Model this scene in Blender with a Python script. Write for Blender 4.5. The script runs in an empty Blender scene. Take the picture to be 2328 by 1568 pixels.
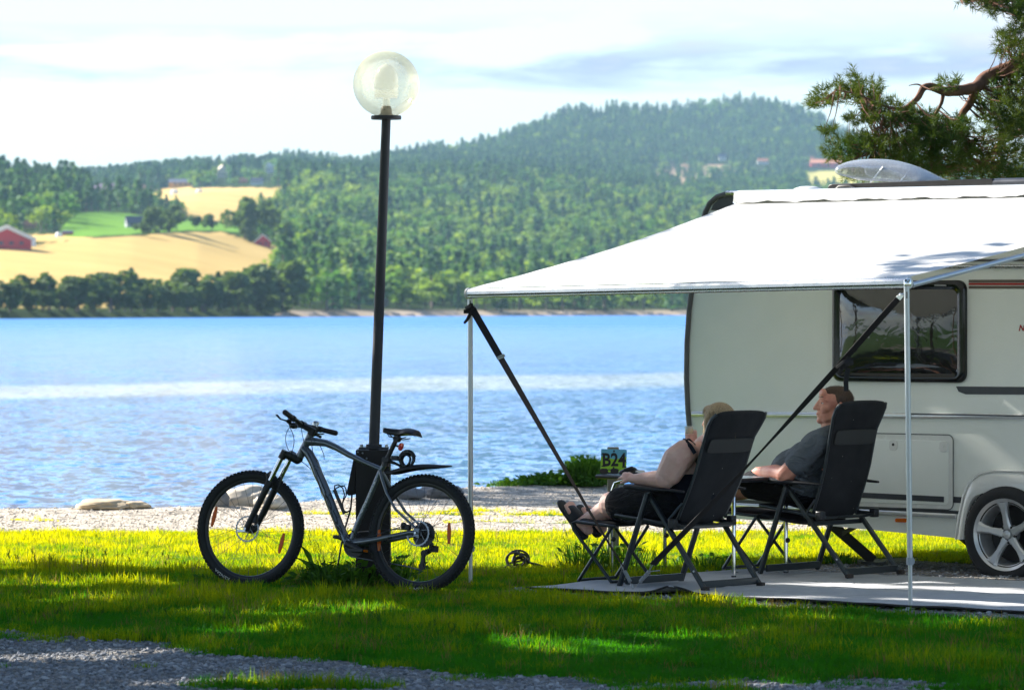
import bpy, bmesh, math, random
import numpy as np
from mathutils import Vector, Matrix, Euler, noise as mnoise
R = math.radians
SC = bpy.context.scene
COL = SC.collection

# ------------------------------------------------------------------ camera, sky, sun, exposure
CAMH = 1.76
cam_data = bpy.data.cameras.new('camera')
cam = bpy.data.objects.new('camera', cam_data)
COL.objects.link(cam)
cam.location = (0, 0, CAMH)
cam.rotation_euler = (R(90), 0, 0)
cam_data.lens = 150
cam_data.sensor_width = 36
cam_data.shift_y = -79 / 2328
cam_data.clip_start = 0.5
cam_data.clip_end = 20000
cam_data.dof.use_dof = True
cam_data.dof.focus_distance = 27.0
cam_data.dof.aperture_fstop = 6.3
SC.camera = cam

SUN_EL, SUN_DIR = 31.0, (-0.865, 0.502)          # where the sun stands: to the left, a little beyond
_e = R(SUN_EL)
SUNV = Vector((SUN_DIR[0] * math.cos(_e), SUN_DIR[1] * math.cos(_e), math.sin(_e))).normalized()
world = bpy.data.worlds.new('World')
SC.world = world
world.use_nodes = True
wn, wl = world.node_tree.nodes, world.node_tree.links
wn.clear()
w_out = wn.new('ShaderNodeOutputWorld')
w_bg = wn.new('ShaderNodeBackground')
w_sky = wn.new('ShaderNodeTexSky')
w_sky.sky_type = 'NISHITA'
w_sky.sun_disc = False
w_sky.sun_elevation = R(SUN_EL)
w_sky.sun_rotation = math.atan2(SUN_DIR[0], SUN_DIR[1])
w_sky.air_density = 1.0
w_sky.dust_density = 0.6
w_sky.ozone_density = 2.5
w_bg.inputs['Strength'].default_value = 0.072
tc = wn.new('ShaderNodeTexCoord')
sep = wn.new('ShaderNodeSeparateXYZ')
wl.new(tc.outputs['Generated'], sep.inputs[0])
def wmath(op, a, b=None, c=None):
    n = wn.new('ShaderNodeMath'); n.operation = op
    for i, v in enumerate((a, b, c)):
        if v is None: continue
        if isinstance(v, (int, float)): n.inputs[i].default_value = v
        else: wl.new(v, n.inputs[i])
    return n.outputs[0]
comb = wn.new('ShaderNodeCombineXYZ')
wl.new(wmath('MULTIPLY', sep.outputs[0], -9.0), comb.inputs[0])
wl.new(wmath('MULTIPLY', sep.outputs[1], 9.0), comb.inputs[1])
wl.new(wmath('MULTIPLY', sep.outputs[2], 55.0), comb.inputs[2])
cn = wn.new('ShaderNodeTexNoise'); cn.inputs['Scale'].default_value = 1.0
cn.inputs['Detail'].default_value = 6; cn.inputs['Roughness'].default_value = 0.55
cn.inputs['Distortion'].default_value = 0.25
wl.new(comb.outputs[0], cn.inputs['Vector'])
# clouds thin out towards the horizon haze and break up again high above
lo = wn.new('ShaderNodeMapRange'); lo.inputs[1].default_value = 0.052; lo.inputs[2].default_value = 0.060
wl.new(wmath('ADD', sep.outputs[2], wmath('MULTIPLY', wmath('SUBTRACT', cn.outputs[0], 0.5), 0.05)), lo.inputs[0])
hi = wn.new('ShaderNodeMapRange'); hi.inputs[1].default_value = 0.15; hi.inputs[2].default_value = 0.085
hi.inputs[3].default_value = 0.04; hi.inputs[4].default_value = 1.0
wl.new(sep.outputs[2], hi.inputs[0])
cm = wn.new('ShaderNodeMapRange'); cm.inputs[1].default_value = 0.42; cm.inputs[2].default_value = 0.54
wl.new(cn.outputs[0], cm.inputs[0])
cmask = wmath('MULTIPLY', wmath('MULTIPLY', lo.outputs[0], hi.outputs[0]), cm.outputs[0])
# pale veil near the horizon
veil = wn.new('ShaderNodeMapRange'); veil.inputs[1].default_value = 0.09; veil.inputs[2].default_value = -0.01
veil.inputs[3].default_value = 0.0; veil.inputs[4].default_value = 0.85
wl.new(sep.outputs[2], veil.inputs[0])
vm = wn.new('ShaderNodeMix'); vm.data_type = 'RGBA'
wl.new(veil.outputs[0], vm.inputs['Factor'])
wl.new(w_sky.outputs[0], vm.inputs['A'])
vm.inputs['B'].default_value = (2.75, 3.55, 4.3, 1)
# cloud colour: bright tops, bluish grey bases
cc = wn.new('ShaderNodeMix'); cc.data_type = 'RGBA'
cb = wn.new('ShaderNodeMapRange'); cb.inputs[1].default_value = 0.060; cb.inputs[2].default_value = 0.069
wl.new(wmath('ADD', sep.outputs[2], wmath('MULTIPLY', wmath('SUBTRACT', cn.outputs[0], 0.5), 0.06)), cb.inputs[0])
wl.new(cb.outputs[0], cc.inputs['Factor'])
cc.inputs['A'].default_value = (2.1, 2.55, 3.35, 1)
cc.inputs['B'].default_value = (4.4, 4.4, 4.5, 1)
mx = wn.new('ShaderNodeMix'); mx.data_type = 'RGBA'
wl.new(cmask, mx.inputs['Factor'])
wl.new(vm.outputs['Result'], mx.inputs['A'])
wl.new(cc.outputs['Result'], mx.inputs['B'])
wl.new(mx.outputs['Result'], w_bg.inputs['Color'])
wl.new(w_bg.outputs[0], w_out.inputs['Surface'])

sun_data = bpy.data.lights.new('sun', 'SUN')
sun_data.energy = 5.0
sun_data.angle = R(0.53)
sun_data.color = (1.0, 0.94, 0.84)
sun = bpy.data.objects.new('sun', sun_data)
COL.objects.link(sun)
sun.rotation_euler = (-SUNV).to_track_quat('-Z', 'Y').to_euler()

vs = SC.view_settings
vs.view_transform = 'Standard'
vs.look = 'None'
vs.exposure = 1.65
vs.gamma = 1.0
vs.use_curve_mapping = False
SC.render.engine = 'CYCLES'
cy = SC.cycles
cy.max_bounces = 8; cy.diffuse_bounces = 3; cy.glossy_bounces = 3
cy.transmission_bounces = 6; cy.transparent_max_bounces = 16; cy.volume_bounces = 0
cy.use_denoising = True
cy.use_light_tree = True

# ------------------------------------------------------------------ helpers
F = 9700.0
def W(px, py, d):
    """point seen at (px, py) of the 2328-pixel-wide photograph, d metres away"""
    return Vector(((px - 1164) / F * d, d, CAMH - (py - 705) / F * d))

def tag(o, label=None, cat=None, group=None, kind=None):
    if label: o['label'] = label
    if cat: o['category'] = cat
    if group: o['group'] = group
    if kind: o['kind'] = kind
    return o

def thing(name, loc=(0, 0, 0), label=None, cat=None, group=None, rot=(0, 0, 0)):
    o = bpy.data.objects.new(name, None)
    o.empty_display_size = 0.1
    COL.objects.link(o)
    o.location = loc; o.rotation_euler = rot
    tag(o, label, cat, group)
    return o

def rootmat(o):
    m = o.matrix_basis.copy()
    return m if o.parent is None else rootmat(o.parent) @ m

class MB:
    def __init__(s): s.v = []; s.f = []; s.M = None
    def add(s, vs, fs):
        b = len(s.v)
        if s.M is not None: vs = [s.M @ Vector(p) for p in vs]
        s.v += [tuple(p) for p in vs]; s.f += [tuple(b + i for i in f) for f in fs]
        return s
    def box(s, c, size, rot=None, taper=1.0):
        x, y, z = size[0] / 2, size[1] / 2, size[2] / 2
        vs = []
        for k in (-1, 1):
            t = 1 if k < 0 else taper
            for (i, j) in ((-1, -1), (1, -1), (1, 1), (-1, 1)):
                p = Vector((i * x * t, j * y * t, k * z))
                if rot is not None: p = rot @ p
                vs.append(p + Vector(c))
        return s.add(vs, [(3, 2, 1, 0), (4, 5, 6, 7), (0, 1, 5, 4), (1, 2, 6, 5), (2, 3, 7, 6), (3, 0, 4, 7)])
    def bar(s, a, b, w, h, up=(0, 0, 1)):
        a, b = Vector(a), Vector(b); d = (b - a); L = d.length; d.normalize()
        up = Vector(up); x = d.cross(up)
        if x.length < 1e-4: x = d.cross(Vector((1, 0, 0)))
        x.normalize(); y = x.cross(d)
        m = Matrix((x, d, y)).transposed()
        return s.box((a + b) / 2, (w, L, h), m)
    def tube(s, pts, r, n=10, flat=None, cap=True, closed=False, up=None):
        """r: number or list; flat=(a,b) scales of the two section axes"""
        P = [Vector(p) for p in pts]; m = len(P)
        rr = r if isinstance(r, (list, tuple)) else [r] * m
        fl = flat if flat else (1, 1)
        vs, fs = [], []
        prev = None
        for i in range(m):
            if closed: d = P[(i + 1) % m] - P[i - 1]
            else: d = P[min(i + 1, m - 1)] - P[max(i - 1, 0)]
            if d.length < 1e-9: d = Vector((0, 0, 1))
            d.normalize()
            if prev is None:
                u = Vector(up) if up else (Vector((0, 0, 1)) if abs(d.z) < 0.9 else Vector((1, 0, 0)))
            else: u = prev
            x = (u - d * u.dot(d))
            if x.length < 1e-6: x = d.orthogonal()
            x.normalize(); prev = x; y = d.cross(x)
            for k in range(n):
                t = 2 * math.pi * k / n
                vs.append(P[i] + x * math.cos(t) * rr[i] * fl[0] + y * math.sin(t) * rr[i] * fl[1])
        seg = m if closed else m - 1
        for i in range(seg):
            a, b = i * n, ((i + 1) % m) * n
            for k in range(n):
                k2 = (k + 1) % n
                fs.append((a + k, a + k2, b + k2, b + k))
        if cap and not closed:
            fs.append(tuple(range(n - 1, -1, -1))); fs.append(tuple((m - 1) * n + k for k in range(n)))
        return s.add(vs, fs)
    def lathe(s, prof, c=(0, 0, 0), axis='Z', n=24, M=None, cap=False):
        """prof: list of (r, h)"""
        vs, fs = [], []
        for (r, h) in prof:
            for k in range(n):
                t = 2 * math.pi * k / n
                p = (r * math.cos(t), r * math.sin(t), h)
                if axis == 'Y': p = (p[0], p[2], p[1])
                elif axis == 'X': p = (p[2], p[0], p[1])
                p = Vector(p)
                if M is not None: p = M @ p
                vs.append(p + Vector(c))
        m = len(prof)
        for i in range(m - 1):
            for k in range(n):
                k2 = (k + 1) % n
                fs.append((i * n + k, i * n + k2, (i + 1) * n + k2, (i + 1) * n + k))
        if cap:
            fs.append(tuple(range(n))); fs.append(tuple((m - 1) * n + k for k in range(n)))
        return s.add(vs, fs)
    def prism(s, outline, d0, d1, M=None):
        """outline in (x, z), extruded along y from d0 to d1"""
        n = len(outline)
        vs = [Vector((p[0], d0, p[1])) for p in outline] + [Vector((p[0], d1, p[1])) for p in outline]
        if M is not None: vs = [M @ v for v in vs]
        fs = [tuple(range(n)), tuple(range(2 * n - 1, n - 1, -1))]
        for i in range(n):
            j = (i + 1) % n
            fs.append((i, i + n, j + n, j))
        return s.add(vs, fs)
    def ball(s, c, r, n=12, m=8, sc=(1, 1, 1)):
        vs, fs = [], []
        for i in range(m + 1):
            a = math.pi * i / m
            for k in range(n):
                t = 2 * math.pi * k / n
                vs.append(Vector(c) + Vector((r * sc[0] * math.sin(a) * math.cos(t), r * sc[1] * math.sin(a) * math.sin(t), r * sc[2] * math.cos(a))))
        for i in range(m):
            for k in range(n):
                k2 = (k + 1) % n
                fs.append((i * n + k, (i + 1) * n + k, (i + 1) * n + k2, i * n + k2))
        return s.add(vs, fs)
    def build(s, name, mat, parent=None, world=False, smooth=True, bevel=0, subsurf=0, angle=40):
        me = bpy.data.meshes.new(name)
        vs = s.v
        if world and parent is not None:
            inv = rootmat(parent).inverted()
            vs = [tuple(inv @ Vector(p)) for p in vs]
        me.from_pydata(vs, [], s.f)
        me.validate()
        bm = bmesh.new(); bm.from_mesh(me)
        bmesh.ops.remove_doubles(bm, verts=bm.verts, dist=1e-6)
        bmesh.ops.recalc_face_normals(bm, faces=bm.faces)
        bm.to_mesh(me); bm.free()
        if smooth:
            for p in me.polygons: p.use_smooth = True
            try: me.set_sharp_from_angle(angle=R(angle))
            except Exception: pass
        o = bpy.data.objects.new(name, me)
        COL.objects.link(o)
        if mat: me.materials.append(mat)
        if parent is not None: o.parent = parent
        if bevel:
            b = o.modifiers.new('bevel', 'BEVEL'); b.width = bevel; b.segments = 2; b.limit_method = 'ANGLE'; b.angle_limit = R(35)
        if subsurf:
            q = o.modifiers.new('sub', 'SUBSURF'); q.levels = subsurf; q.render_levels = subsurf
        return o

def np_mesh(name, V, Q, mats=None, cols=None, smooth=False, link=True, fmat=None):
    """fast mesh from numpy; Q: (n,3) or (n,4) faces; cols: dict name-> (nverts, 4)"""
    me = bpy.data.meshes.new(name)
    k = Q.shape[1]
    me.vertices.add(len(V)); me.vertices.foreach_set('co', np.ascontiguousarray(V, np.float32).ravel())
    me.loops.add(Q.size); me.loops.foreach_set('vertex_index', np.ascontiguousarray(Q, np.int32).ravel())
    me.polygons.add(len(Q)); me.polygons.foreach_set('loop_start', np.arange(0, Q.size, k, dtype=np.int32))
    if fmat is not None: me.polygons.foreach_set('material_index', np.ascontiguousarray(fmat, np.int32))
    me.polygons.foreach_set('use_smooth', np.full(len(Q), smooth))
    me.update(calc_edges=True)
    for cn_, arr in (cols or {}).items():
        a = me.color_attributes.new(cn_, 'FLOAT_COLOR', 'POINT')
        a.data.foreach_set('color', np.ascontiguousarray(arr, np.float32).ravel())
    for m in (mats or []): me.materials.append(m)
    o = bpy.data.objects.new(name, me)
    if link: COL.objects.link(o)
    return o

class NT:
    """small node-building helper"""
    def __init__(s, name):
        s.m = bpy.data.materials.new(name); s.m.use_nodes = True
        s.n = s.m.node_tree.nodes; s.l = s.m.node_tree.links
        s.bsdf = s.n['Principled BSDF']; s.out = s.n['Material Output']
    def new(s, t, **kw):
        n = s.n.new(t)
        for k, v in kw.items(): setattr(n, k, v)
        return n
    def put(s, sock, v):
        if isinstance(v, bpy.types.NodeSocket): s.l.new(v, sock)
        else: sock.default_value = v
    def math(s, op, a, b=0.0, clamp=False):
        n = s.new('ShaderNodeMath', operation=op, use_clamp=clamp); s.put(n.inputs[0], a); s.put(n.inputs[1], b); return n.outputs[0]
    def noise(s, scale, detail=4, rough=0.5, vec=None, dist=0.0):
        n = s.new('ShaderNodeTexNoise'); n.inputs['Scale'].default_value = scale
        n.inputs['Detail'].default_value = detail; n.inputs['Roughness'].default_value = rough
        n.inputs['Distortion'].default_value = dist
        if vec is not None: s.l.new(vec, n.inputs['Vector'])
        return n.outputs[0]
    def coord(s, kind='Object', scale=None):
        c = s.new('ShaderNodeTexCoord').outputs[kind]
        if scale:
            m = s.new('ShaderNodeMapping'); m.inputs['Scale'].default_value = scale; s.l.new(c, m.inputs[0]); c = m.outputs[0]
        return c
    def pos(s, scale=None):
        c = s.new('ShaderNodeNewGeometry').outputs['Position']
        if scale:
            m = s.new('ShaderNodeMapping'); m.inputs['Scale'].default_value = scale; s.l.new(c, m.inputs[0]); c = m.outputs[0]
        return c
    def ramp(s, fac, stops):
        n = s.new('ShaderNodeValToRGB'); e = n.color_ramp.elements
        while len(e) < len(stops): e.new(0.5)
        for q, (p, c) in zip(e, stops): q.position = p; q.color = (*c, 1) if len(c) == 3 else c
        s.put(n.inputs[0], fac); return n.outputs[0]
    def mix(s, fac, a, b, blend='MIX'):
        n = s.new('ShaderNodeMix', data_type='RGBA', blend_type=blend)
        s.put(n.inputs['Factor'], fac)
        s.put(n.inputs['A'], (*a, 1) if isinstance(a, tuple) and len(a) == 3 else a)
        s.put(n.inputs['B'], (*b, 1) if isinstance(b, tuple) and len(b) == 3 else b)
        return n.outputs['Result']
    def rng(s, v, a, b, c=0.0, d=1.0):
        n = s.new('ShaderNodeMapRange'); s.put(n.inputs[0], v)
        for i, x in enumerate((a, b, c, d)): n.inputs[i + 1].default_value = x
        return n.outputs[0]
    def bump(s, h, strength=0.5, dist=0.01):
        n = s.new('ShaderNodeBump'); n.inputs['Strength'].default_value = strength; n.inputs['Distance'].default_value = dist
        s.l.new(h, n.inputs['Height']); return n.outputs[0]

def simple(name, col, rough=0.5, metal=0.0, var=0.12, nscale=14.0, bump=0.0, bscale=60.0, coat=0.0, spec=0.5, wear=None):
    t = NT(name); b = t.bsdf
    c = t.coord('Object')
    nz = t.noise(nscale, 5, 0.6, c)
    lo_ = tuple(x * (1 - var) for x in col); hi_ = tuple(min(1, x * (1 + var)) for x in col)
    cc_ = t.ramp(nz, [(0.3, lo_), (0.7, hi_)])
    if wear:
        w_ = t.noise(nscale * 6, 8, 0.75, c)
        cc_ = t.mix(t.rng(w_, 0.66, 0.72), cc_, wear)
    t.put(b.inputs['Base Color'], cc_)
    t.put(b.inputs['Roughness'], t.rng(nz, 0.2, 0.8, max(0.02, rough - 0.07), min(1, rough + 0.07)))
    b.inputs['Metallic'].default_value = metal
    b.inputs['Coat Weight'].default_value = coat
    b.inputs['Specular IOR Level'].default_value = spec
    if bump: t.put(b.inputs['Normal'], t.bump(t.noise(bscale, 4, 0.6, c), bump, 0.002))
    return t.m

def gn_scatter(name, pts, protos, rot, scl, idx, tint, label=None, kind='stuff', parent=None):
    """one object that instances prototype meshes on points"""
    me = bpy.data.meshes.new(name)
    n = len(pts)
    me.vertices.add(n); me.vertices.foreach_set('co', np.ascontiguousarray(pts, np.float32).ravel())
    for nm, ty, arr in (('rot', 'FLOAT_VECTOR', rot), ('scl', 'FLOAT_VECTOR', scl), ('idx', 'INT', idx), ('tint', 'FLOAT', tint)):
        a = me.attributes.new(nm, ty, 'POINT')
        a.data.foreach_set('vector' if ty == 'FLOAT_VECTOR' else 'value', np.ascontiguousarray(arr, np.int32 if ty == 'INT' else np.float32).ravel())
    o = bpy.data.objects.new(name, me); COL.objects.link(o)
    pc = bpy.data.collections.new(name + '_source')
    for p in protos: pc.objects.link(p)
    for p in protos:
        for m in p.data.materials:
            if m and m.name not in [x.name for x in me.materials if x]: me.materials.append(m)
    ng = bpy.data.node_groups.new(name, 'GeometryNodeTree')
    ng.interface.new_socket('Geometry', in_out='INPUT', socket_type='NodeSocketGeometry')
    ng.interface.new_socket('Geometry', in_out='OUTPUT', socket_type='NodeSocketGeometry')
    gi = ng.nodes.new('NodeGroupInput'); go = ng.nodes.new('NodeGroupOutput')
    iop = ng.nodes.new('GeometryNodeInstanceOnPoints')
    ci = ng.nodes.new('GeometryNodeCollectionInfo')
    ci.inputs['Collection'].default_value = pc
    ci.inputs['Separate Children'].default_value = True
    ci.inputs['Reset Children'].default_value = True
    def attr(nm, ty):
        a = ng.nodes.new('GeometryNodeInputNamedAttribute'); a.data_type = ty; a.inputs['Name'].default_value = nm
        return [s_ for s_ in a.outputs if s_.enabled and s_.name == 'Attribute'][0]
    L = ng.links
    L.new(gi.outputs[0], iop.inputs['Points'])
    L.new(ci.outputs[0], iop.inputs['Instance'])
    iop.inputs['Pick Instance'].default_value = True
    L.new(attr('idx', 'INT'), iop.inputs['Instance Index'])
    L.new(attr('rot', 'FLOAT_VECTOR'), iop.inputs['Rotation'])
    L.new(attr('scl', 'FLOAT_VECTOR'), iop.inputs['Scale'])
    L.new(iop.outputs[0], go.inputs[0])
    md = o.modifiers.new('scatter', 'NODES'); md.node_group = ng
    if kind: o['kind'] = kind
    if label: o['label'] = label
    if parent is not None: o.parent = parent
    return o

rnd = random.Random(7)
rng = np.random.default_rng(11)
def vnoise(x, y, s=1.0, seed=0.0):
    return mnoise.noise(Vector((x * s + seed, y * s - seed * 1.7, seed * 0.37)))

# ------------------------------------------------------------------ ground
SH_X = [-12, -4.6, -2.7, -1.8, -1.0, -0.4, 3, 12]
SH_Y = [36.2, 36.9, 37.2, 38.3, 40.0, 41.6, 42.5, 43]
def shore(x): return float(np.interp(x, SH_X, SH_Y)) + 0.25 * vnoise(x, 3, 1.3, 5)
C0 = Vector((3.285, 28.3, 0)); AV = Vector((0.788, -0.616, 0)); NV = Vector((0.616, 0.788, 0))
def an(x, y):
    r_ = Vector((x, y, 0)) - C0
    return r_.dot(AV), r_.dot(NV)
def gz(x, y):
    s = shore(x)
    z = 0.012 * vnoise(x, y, 0.9, 2) + 0.006 * vnoise(x, y, 3.0, 8)
    if y > s - 1.0:
        t = y - (s - 1.0)
        z += 0.05 * math.exp(-((t - 0.8) / 0.5) ** 2)
        if t > 1.0: z -= min(2.2, 0.22 * (t - 1.0) + 0.03 * (t - 1.0) ** 2)
    return z
GB_X = [-6, -3.2, -2.7, -1.6, -0.9, -0.3, 0.7, 1.6, 2.4, 5]
GB_Y = [24.3, 24.0, 23.6, 22.3, 21.3, 20.6, 20.2, 20.1, 19.9, 19.6]
def cover(x, y):
    """0 = lawn ... 1 = bare gravel"""
    n1 = vnoise(x, y, 0.8, 11); n2 = vnoise(x, y, 3.5, 21)
    w = 0.0
    yb = np.interp(x, GB_X, GB_Y)
    w = max(w, min(1, max(0, (yb - y) / 0.7 + 0.5 + 0.5 * n1 + 0.5 * n2)))
    if y < yb and y > 18:                       # thin grass patches in the track
        w -= max(0, 1.3 * (vnoise(x * 0.6, y, 1.9, 31) - 0.12)) * (1.5 if x > -1.5 else 0.7)
    yl = 33.9 + 0.25 * n1 + 0.15 * n2
    wb = min(1, max(0, (y - yl) / 0.35 + 0.5))
    if x > -1.9:
        for (c, h, a_) in ((36.9, 0.45, 1.0), (35.3, 0.30, 0.7)):
            if x > -1.2 or c > 36:
                wb -= a_ * max(0, 1 - abs(y - c - 0.3 * n1) / h) * (0.8 + n2)
    if y < 40: wb -= max(0, vnoise(x * 0.7, y, 1.6, 41) - 0.33) * 2
    w = max(w, wb)
    a_, n_ = an(x, y)
    if -2.0 < a_ < 7 and -3.75 < n_ < 1.4:
        e = min(a_ + 2.0, n_ + 3.75, 1.4 - n_) / 0.35
        w = max(w, min(1, max(0, e - 0.3 + 0.9 * n2 + 0.4 * n1)))
    return max(0.0, min(1.0, w))

def ground_mat():
    t = NT('ground'); b = t.bsdf
    p = t.pos()
    at = t.new('ShaderNodeVertexColor'); at.layer_name = 'cover'
    sepc = t.new('ShaderNodeSeparateColor'); t.l.new(at.outputs[0], sepc.inputs[0])
    v = t.new('ShaderNodeTexVoronoi'); v.inputs['Scale'].default_value = 42; t.l.new(p, v.inputs['Vector'])
    v2 = t.new('ShaderNodeTexVoronoi'); v2.inputs['Scale'].default_value = 95; t.l.new(p, v2.inputs['Vector'])
    sv = t.new('ShaderNodeSeparateColor'); t.l.new(v.outputs['Color'], sv.inputs[0])
    stone = t.ramp(sv.outputs[0], [(0.0, (0.10, 0.10, 0.105)), (0.45, (0.20, 0.195, 0.19)), (0.8, (0.33, 0.31, 0.29)), (1.0, (0.5, 0.48, 0.45))])
    sandy = t.ramp(sv.outputs[1], [(0.0, (0.48, 0.42, 0.35)), (0.6, (0.62, 0.55, 0.46)), (1.0, (0.72, 0.66, 0.58))])
    stone = t.mix(sepc.outputs[1], stone, sandy)
    dirt = t.ramp(t.noise(2.2, 6, 0.7, p), [(0.35, (0.16, 0.145, 0.13)), (0.65, (0.30, 0.27, 0.23))])
    gravel = t.mix(t.rng(t.noise(7, 6, 0.7, p), 0.45, 0.62), stone, dirt)
    soil = t.ramp(t.noise(30, 6, 0.7, p), [(0.3, (0.015, 0.05, 0.008)), (0.55, (0.04, 0.11, 0.012)), (0.75, (0.10, 0.14, 0.02))])
    m = t.math('ADD', sepc.outputs[0], t.math('MULTIPLY', t.math('SUBTRACT', t.noise(26, 5, 0.7, p), 0.5), 0.5))
    t.put(b.inputs['Base Color'], t.mix(t.rng(m, 0.42, 0.58), soil, gravel))
    b.inputs['Roughness'].default_value = 0.95
    b.inputs['Specular IOR Level'].default_value = 0.15
    h = t.math('ADD', t.math('MULTIPLY', v.outputs['Distance'], -1.0), t.math('MULTIPLY', v2.outputs['Distance'], -0.4))
    t.put(b.inputs['Normal'], t.bump(h, 0.8, 0.02))
    return t.m
gm = ground_mat()
xs = np.concatenate([np.linspace(-400, -14, 20), np.linspace(-12, -5.6, 20), np.arange(-5.4, 5.45, 0.085), np.linspace(5.6, 12, 20), np.linspace(14, 400, 20)])
ys = np.concatenate([np.linspace(-400, 8, 30), np.linspace(10, 18, 12), np.arange(18.3, 44.2, 0.085), np.linspace(44.5, 60, 12), [80, 150, 400, 900, 1300]])
GX, GY = np.meshgrid(xs, ys)
V = np.zeros((GX.size, 3)); Cc = np.zeros((GX.size, 4))
for i, (x, y) in enumerate(zip(GX.ravel(), GY.ravel())):
    V[i] = (x, y, gz(x, y) if y > 5 and abs(x) < 60 else gz(max(-60, min(60, x)), max(5, y)))
    Cc[i] = (cover(x, y) if (abs(x) < 12.1 and y > 9.9) else (0.0 if y < 40 else 1), 1.0 if y > 33 else 0.0, 0, 1)
nx, ny = len(xs), len(ys)
ii = np.arange((ny - 1) * nx).reshape(ny - 1, nx)[:, :-1].ravel()
Q = np.stack([ii, ii + 1, ii + 1 + nx, ii + nx], 1)
ground = np_mesh('ground', V, Q, [gm], {'cover': Cc}, smooth=True)
tag(ground, kind='structure')

# ------------------------------------------------------------------ water
WZ = -0.45
def water_mat():
    t = NT('lake_water'); b = t.bsdf
    p = t.pos()
    far = t.new('ShaderNodeSeparateXYZ'); t.l.new(p, far.inputs[0])
    # ripples as slopes of the surface: two scales of noise, crests lying across the wind
    def slope(scale, seed):
        n = t.new('ShaderNodeTexNoise'); n.inputs['Scale'].default_value = 1.0; n.inputs['Detail'].default_value = 3
        n.inputs['Roughness'].default_value = 0.6; n.inputs['Distortion'].default_value = 0.4
        t.l.new(t.pos(scale), n.inputs['Vector'])
        v = t.new('ShaderNodeVectorMath', operation='SUBTRACT'); t.l.new(n.outputs['Color'], v.inputs[0]); v.inputs[1].default_value = (0.5, 0.5, 0.5)
        return v.outputs[0]
    def vscale(v, k):
        n = t.new('ShaderNodeVectorMath', operation='SCALE'); t.l.new(v, n.inputs[0]); t.put(n.inputs['Scale'], k); return n.outputs[0]
    def vadd(a, b_):
        n = t.new('ShaderNodeVectorMath', operation='ADD'); t.put(n.inputs[0], a); t.put(n.inputs[1], b_); return n.outputs[0]
    slick = t.noise(1.0, 3, 0.55, t.pos((0.006, 0.018, 1)), 0.2)
    # a calm band on the water, seen as a pale streak
    yy = t.math('ADD', far.outputs[1], t.math('ADD', t.math('MULTIPLY', far.outputs[0], -1.05), t.math('MULTIPLY', t.math('SUBTRACT', t.noise(1.0, 3, 0.6, t.pos((0.05, 0.03, 1))), 0.5), 22.0)))
    band = t.math('MULTIPLY', t.rng(yy, 117, 124), t.rng(yy, 146, 139))
    calm = t.math('MAXIMUM', band, t.rng(slick, 0.60, 0.72, 0.0, 0.3))
    sl = vadd(vscale(slope((4.6, 1.9, 1), 1), 0.80), vadd(vscale(slope((1.9, 0.75, 1), 2), 0.50), vscale(slope((0.30, 0.09, 1), 3), 0.24)))
    sl = vscale(sl, t.rng(calm, 0, 1, 1.0, 0.33))
    flat_ = t.new('ShaderNodeVectorMath', operation='MULTIPLY'); t.l.new(sl, flat_.inputs[0]); flat_.inputs[1].default_value = (0.7, 0.8, 0.0)
    nrm = t.new('ShaderNodeVectorMath', operation='NORMALIZE'); t.l.new(vadd(flat_.outputs[0], (0.0, 0.0, 1.0)), nrm.inputs[0])
    t.put(b.inputs['Normal'], nrm.outputs[0])
    sky_sheen = t.math('MULTIPLY', band, t.rng(t.noise(1.0, 4, 0.7, t.pos((0.35, 0.12, 1))), 0.25, 0.6, 0.45, 0.8))  # sky reflection on the calm band, put into the base colour as a paler tone
    t.put(b.inputs['Base Color'], t.mix(sky_sheen, t.mix(t.rng(t.noise(1.0, 4, 0.6, t.pos((0.5, 0.3, 1))), 0.35, 0.65), (0.008, 0.12, 0.44), (0.03, 0.21, 0.60)), (0.50, 0.56, 0.62)))
    t.put(b.inputs['Roughness'], t.rng(far.outputs[1], 40, 700, 0.08, 0.30))
    b.inputs['IOR'].default_value = 1.33; b.inputs['Specular IOR Level'].default_value = 0.34
    return t.m
wme = MB()
wme.add([(-5000, 30, WZ), (5000, 30, WZ), (5000, 2600, WZ), (-5000, 2600, WZ)], [(0, 1, 2, 3)])
lake = wme.build('lake_water', water_mat(), smooth=False)
tag(lake, kind='structure')

# ------------------------------------------------------------------ far shore: hills
HX = [-900, 0, 150, 220, 300, 450, 620, 700, 800, 900, 1000, 1130, 1200, 1300, 1400, 1550, 1680, 1750, 1850, 1940, 2050, 2328, 3300]
ROWS = [
 (1.00, [712]*23),
 (1.03, [702]*23),
 (1.50, [590, 566, 546, 536, 529, 527, 546, 565, 590, 605, 612, 612, 612, 608, 600, 600, 600, 600, 600, 600, 600, 600, 600]),
 (1.90, [540, 522, 486, 486, 490, 500, 503, 505, 512, 515, 515, 512, 508, 505, 500, 498, 495, 495, 495, 495, 495, 500, 510]),
 (2.30, [444, 434, 437, 460, 468, 436, 425, 424, 432, 430, 428, 424, 422, 425, 432, 445, 452, 452, 448, 440, 440, 440, 450]),
 (2.90, [450, 446, 446, 450, 440, 424, 412, 410, 410, 405, 398, 390, 388, 388, 392, 394, 396, 396, 394, 392, 394, 402, 430]),
 (3.60, [440, 436, 434, 428, 415, 391, 378, 382, 394, 370, 357, 330, 298, 264, 254, 252, 238, 242, 264, 322, 372, 405, 440]),
 (4.30, [470]*23),
 (6.0, [640]*23),
]
MS = [r_[0] for r_ in ROWS]
TAB = np.array([r_[1] for r_ in ROWS], float)
def shoreD(px): return float(np.interp(px, [-900, 0, 1600, 3300], [1060, 1100, 1900, 2100]))
def hill_py(px, m):
    row = np.array([np.interp(px, HX, TAB[k]) for k in range(len(MS))])
    return float(np.interp(m, MS, row))
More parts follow.
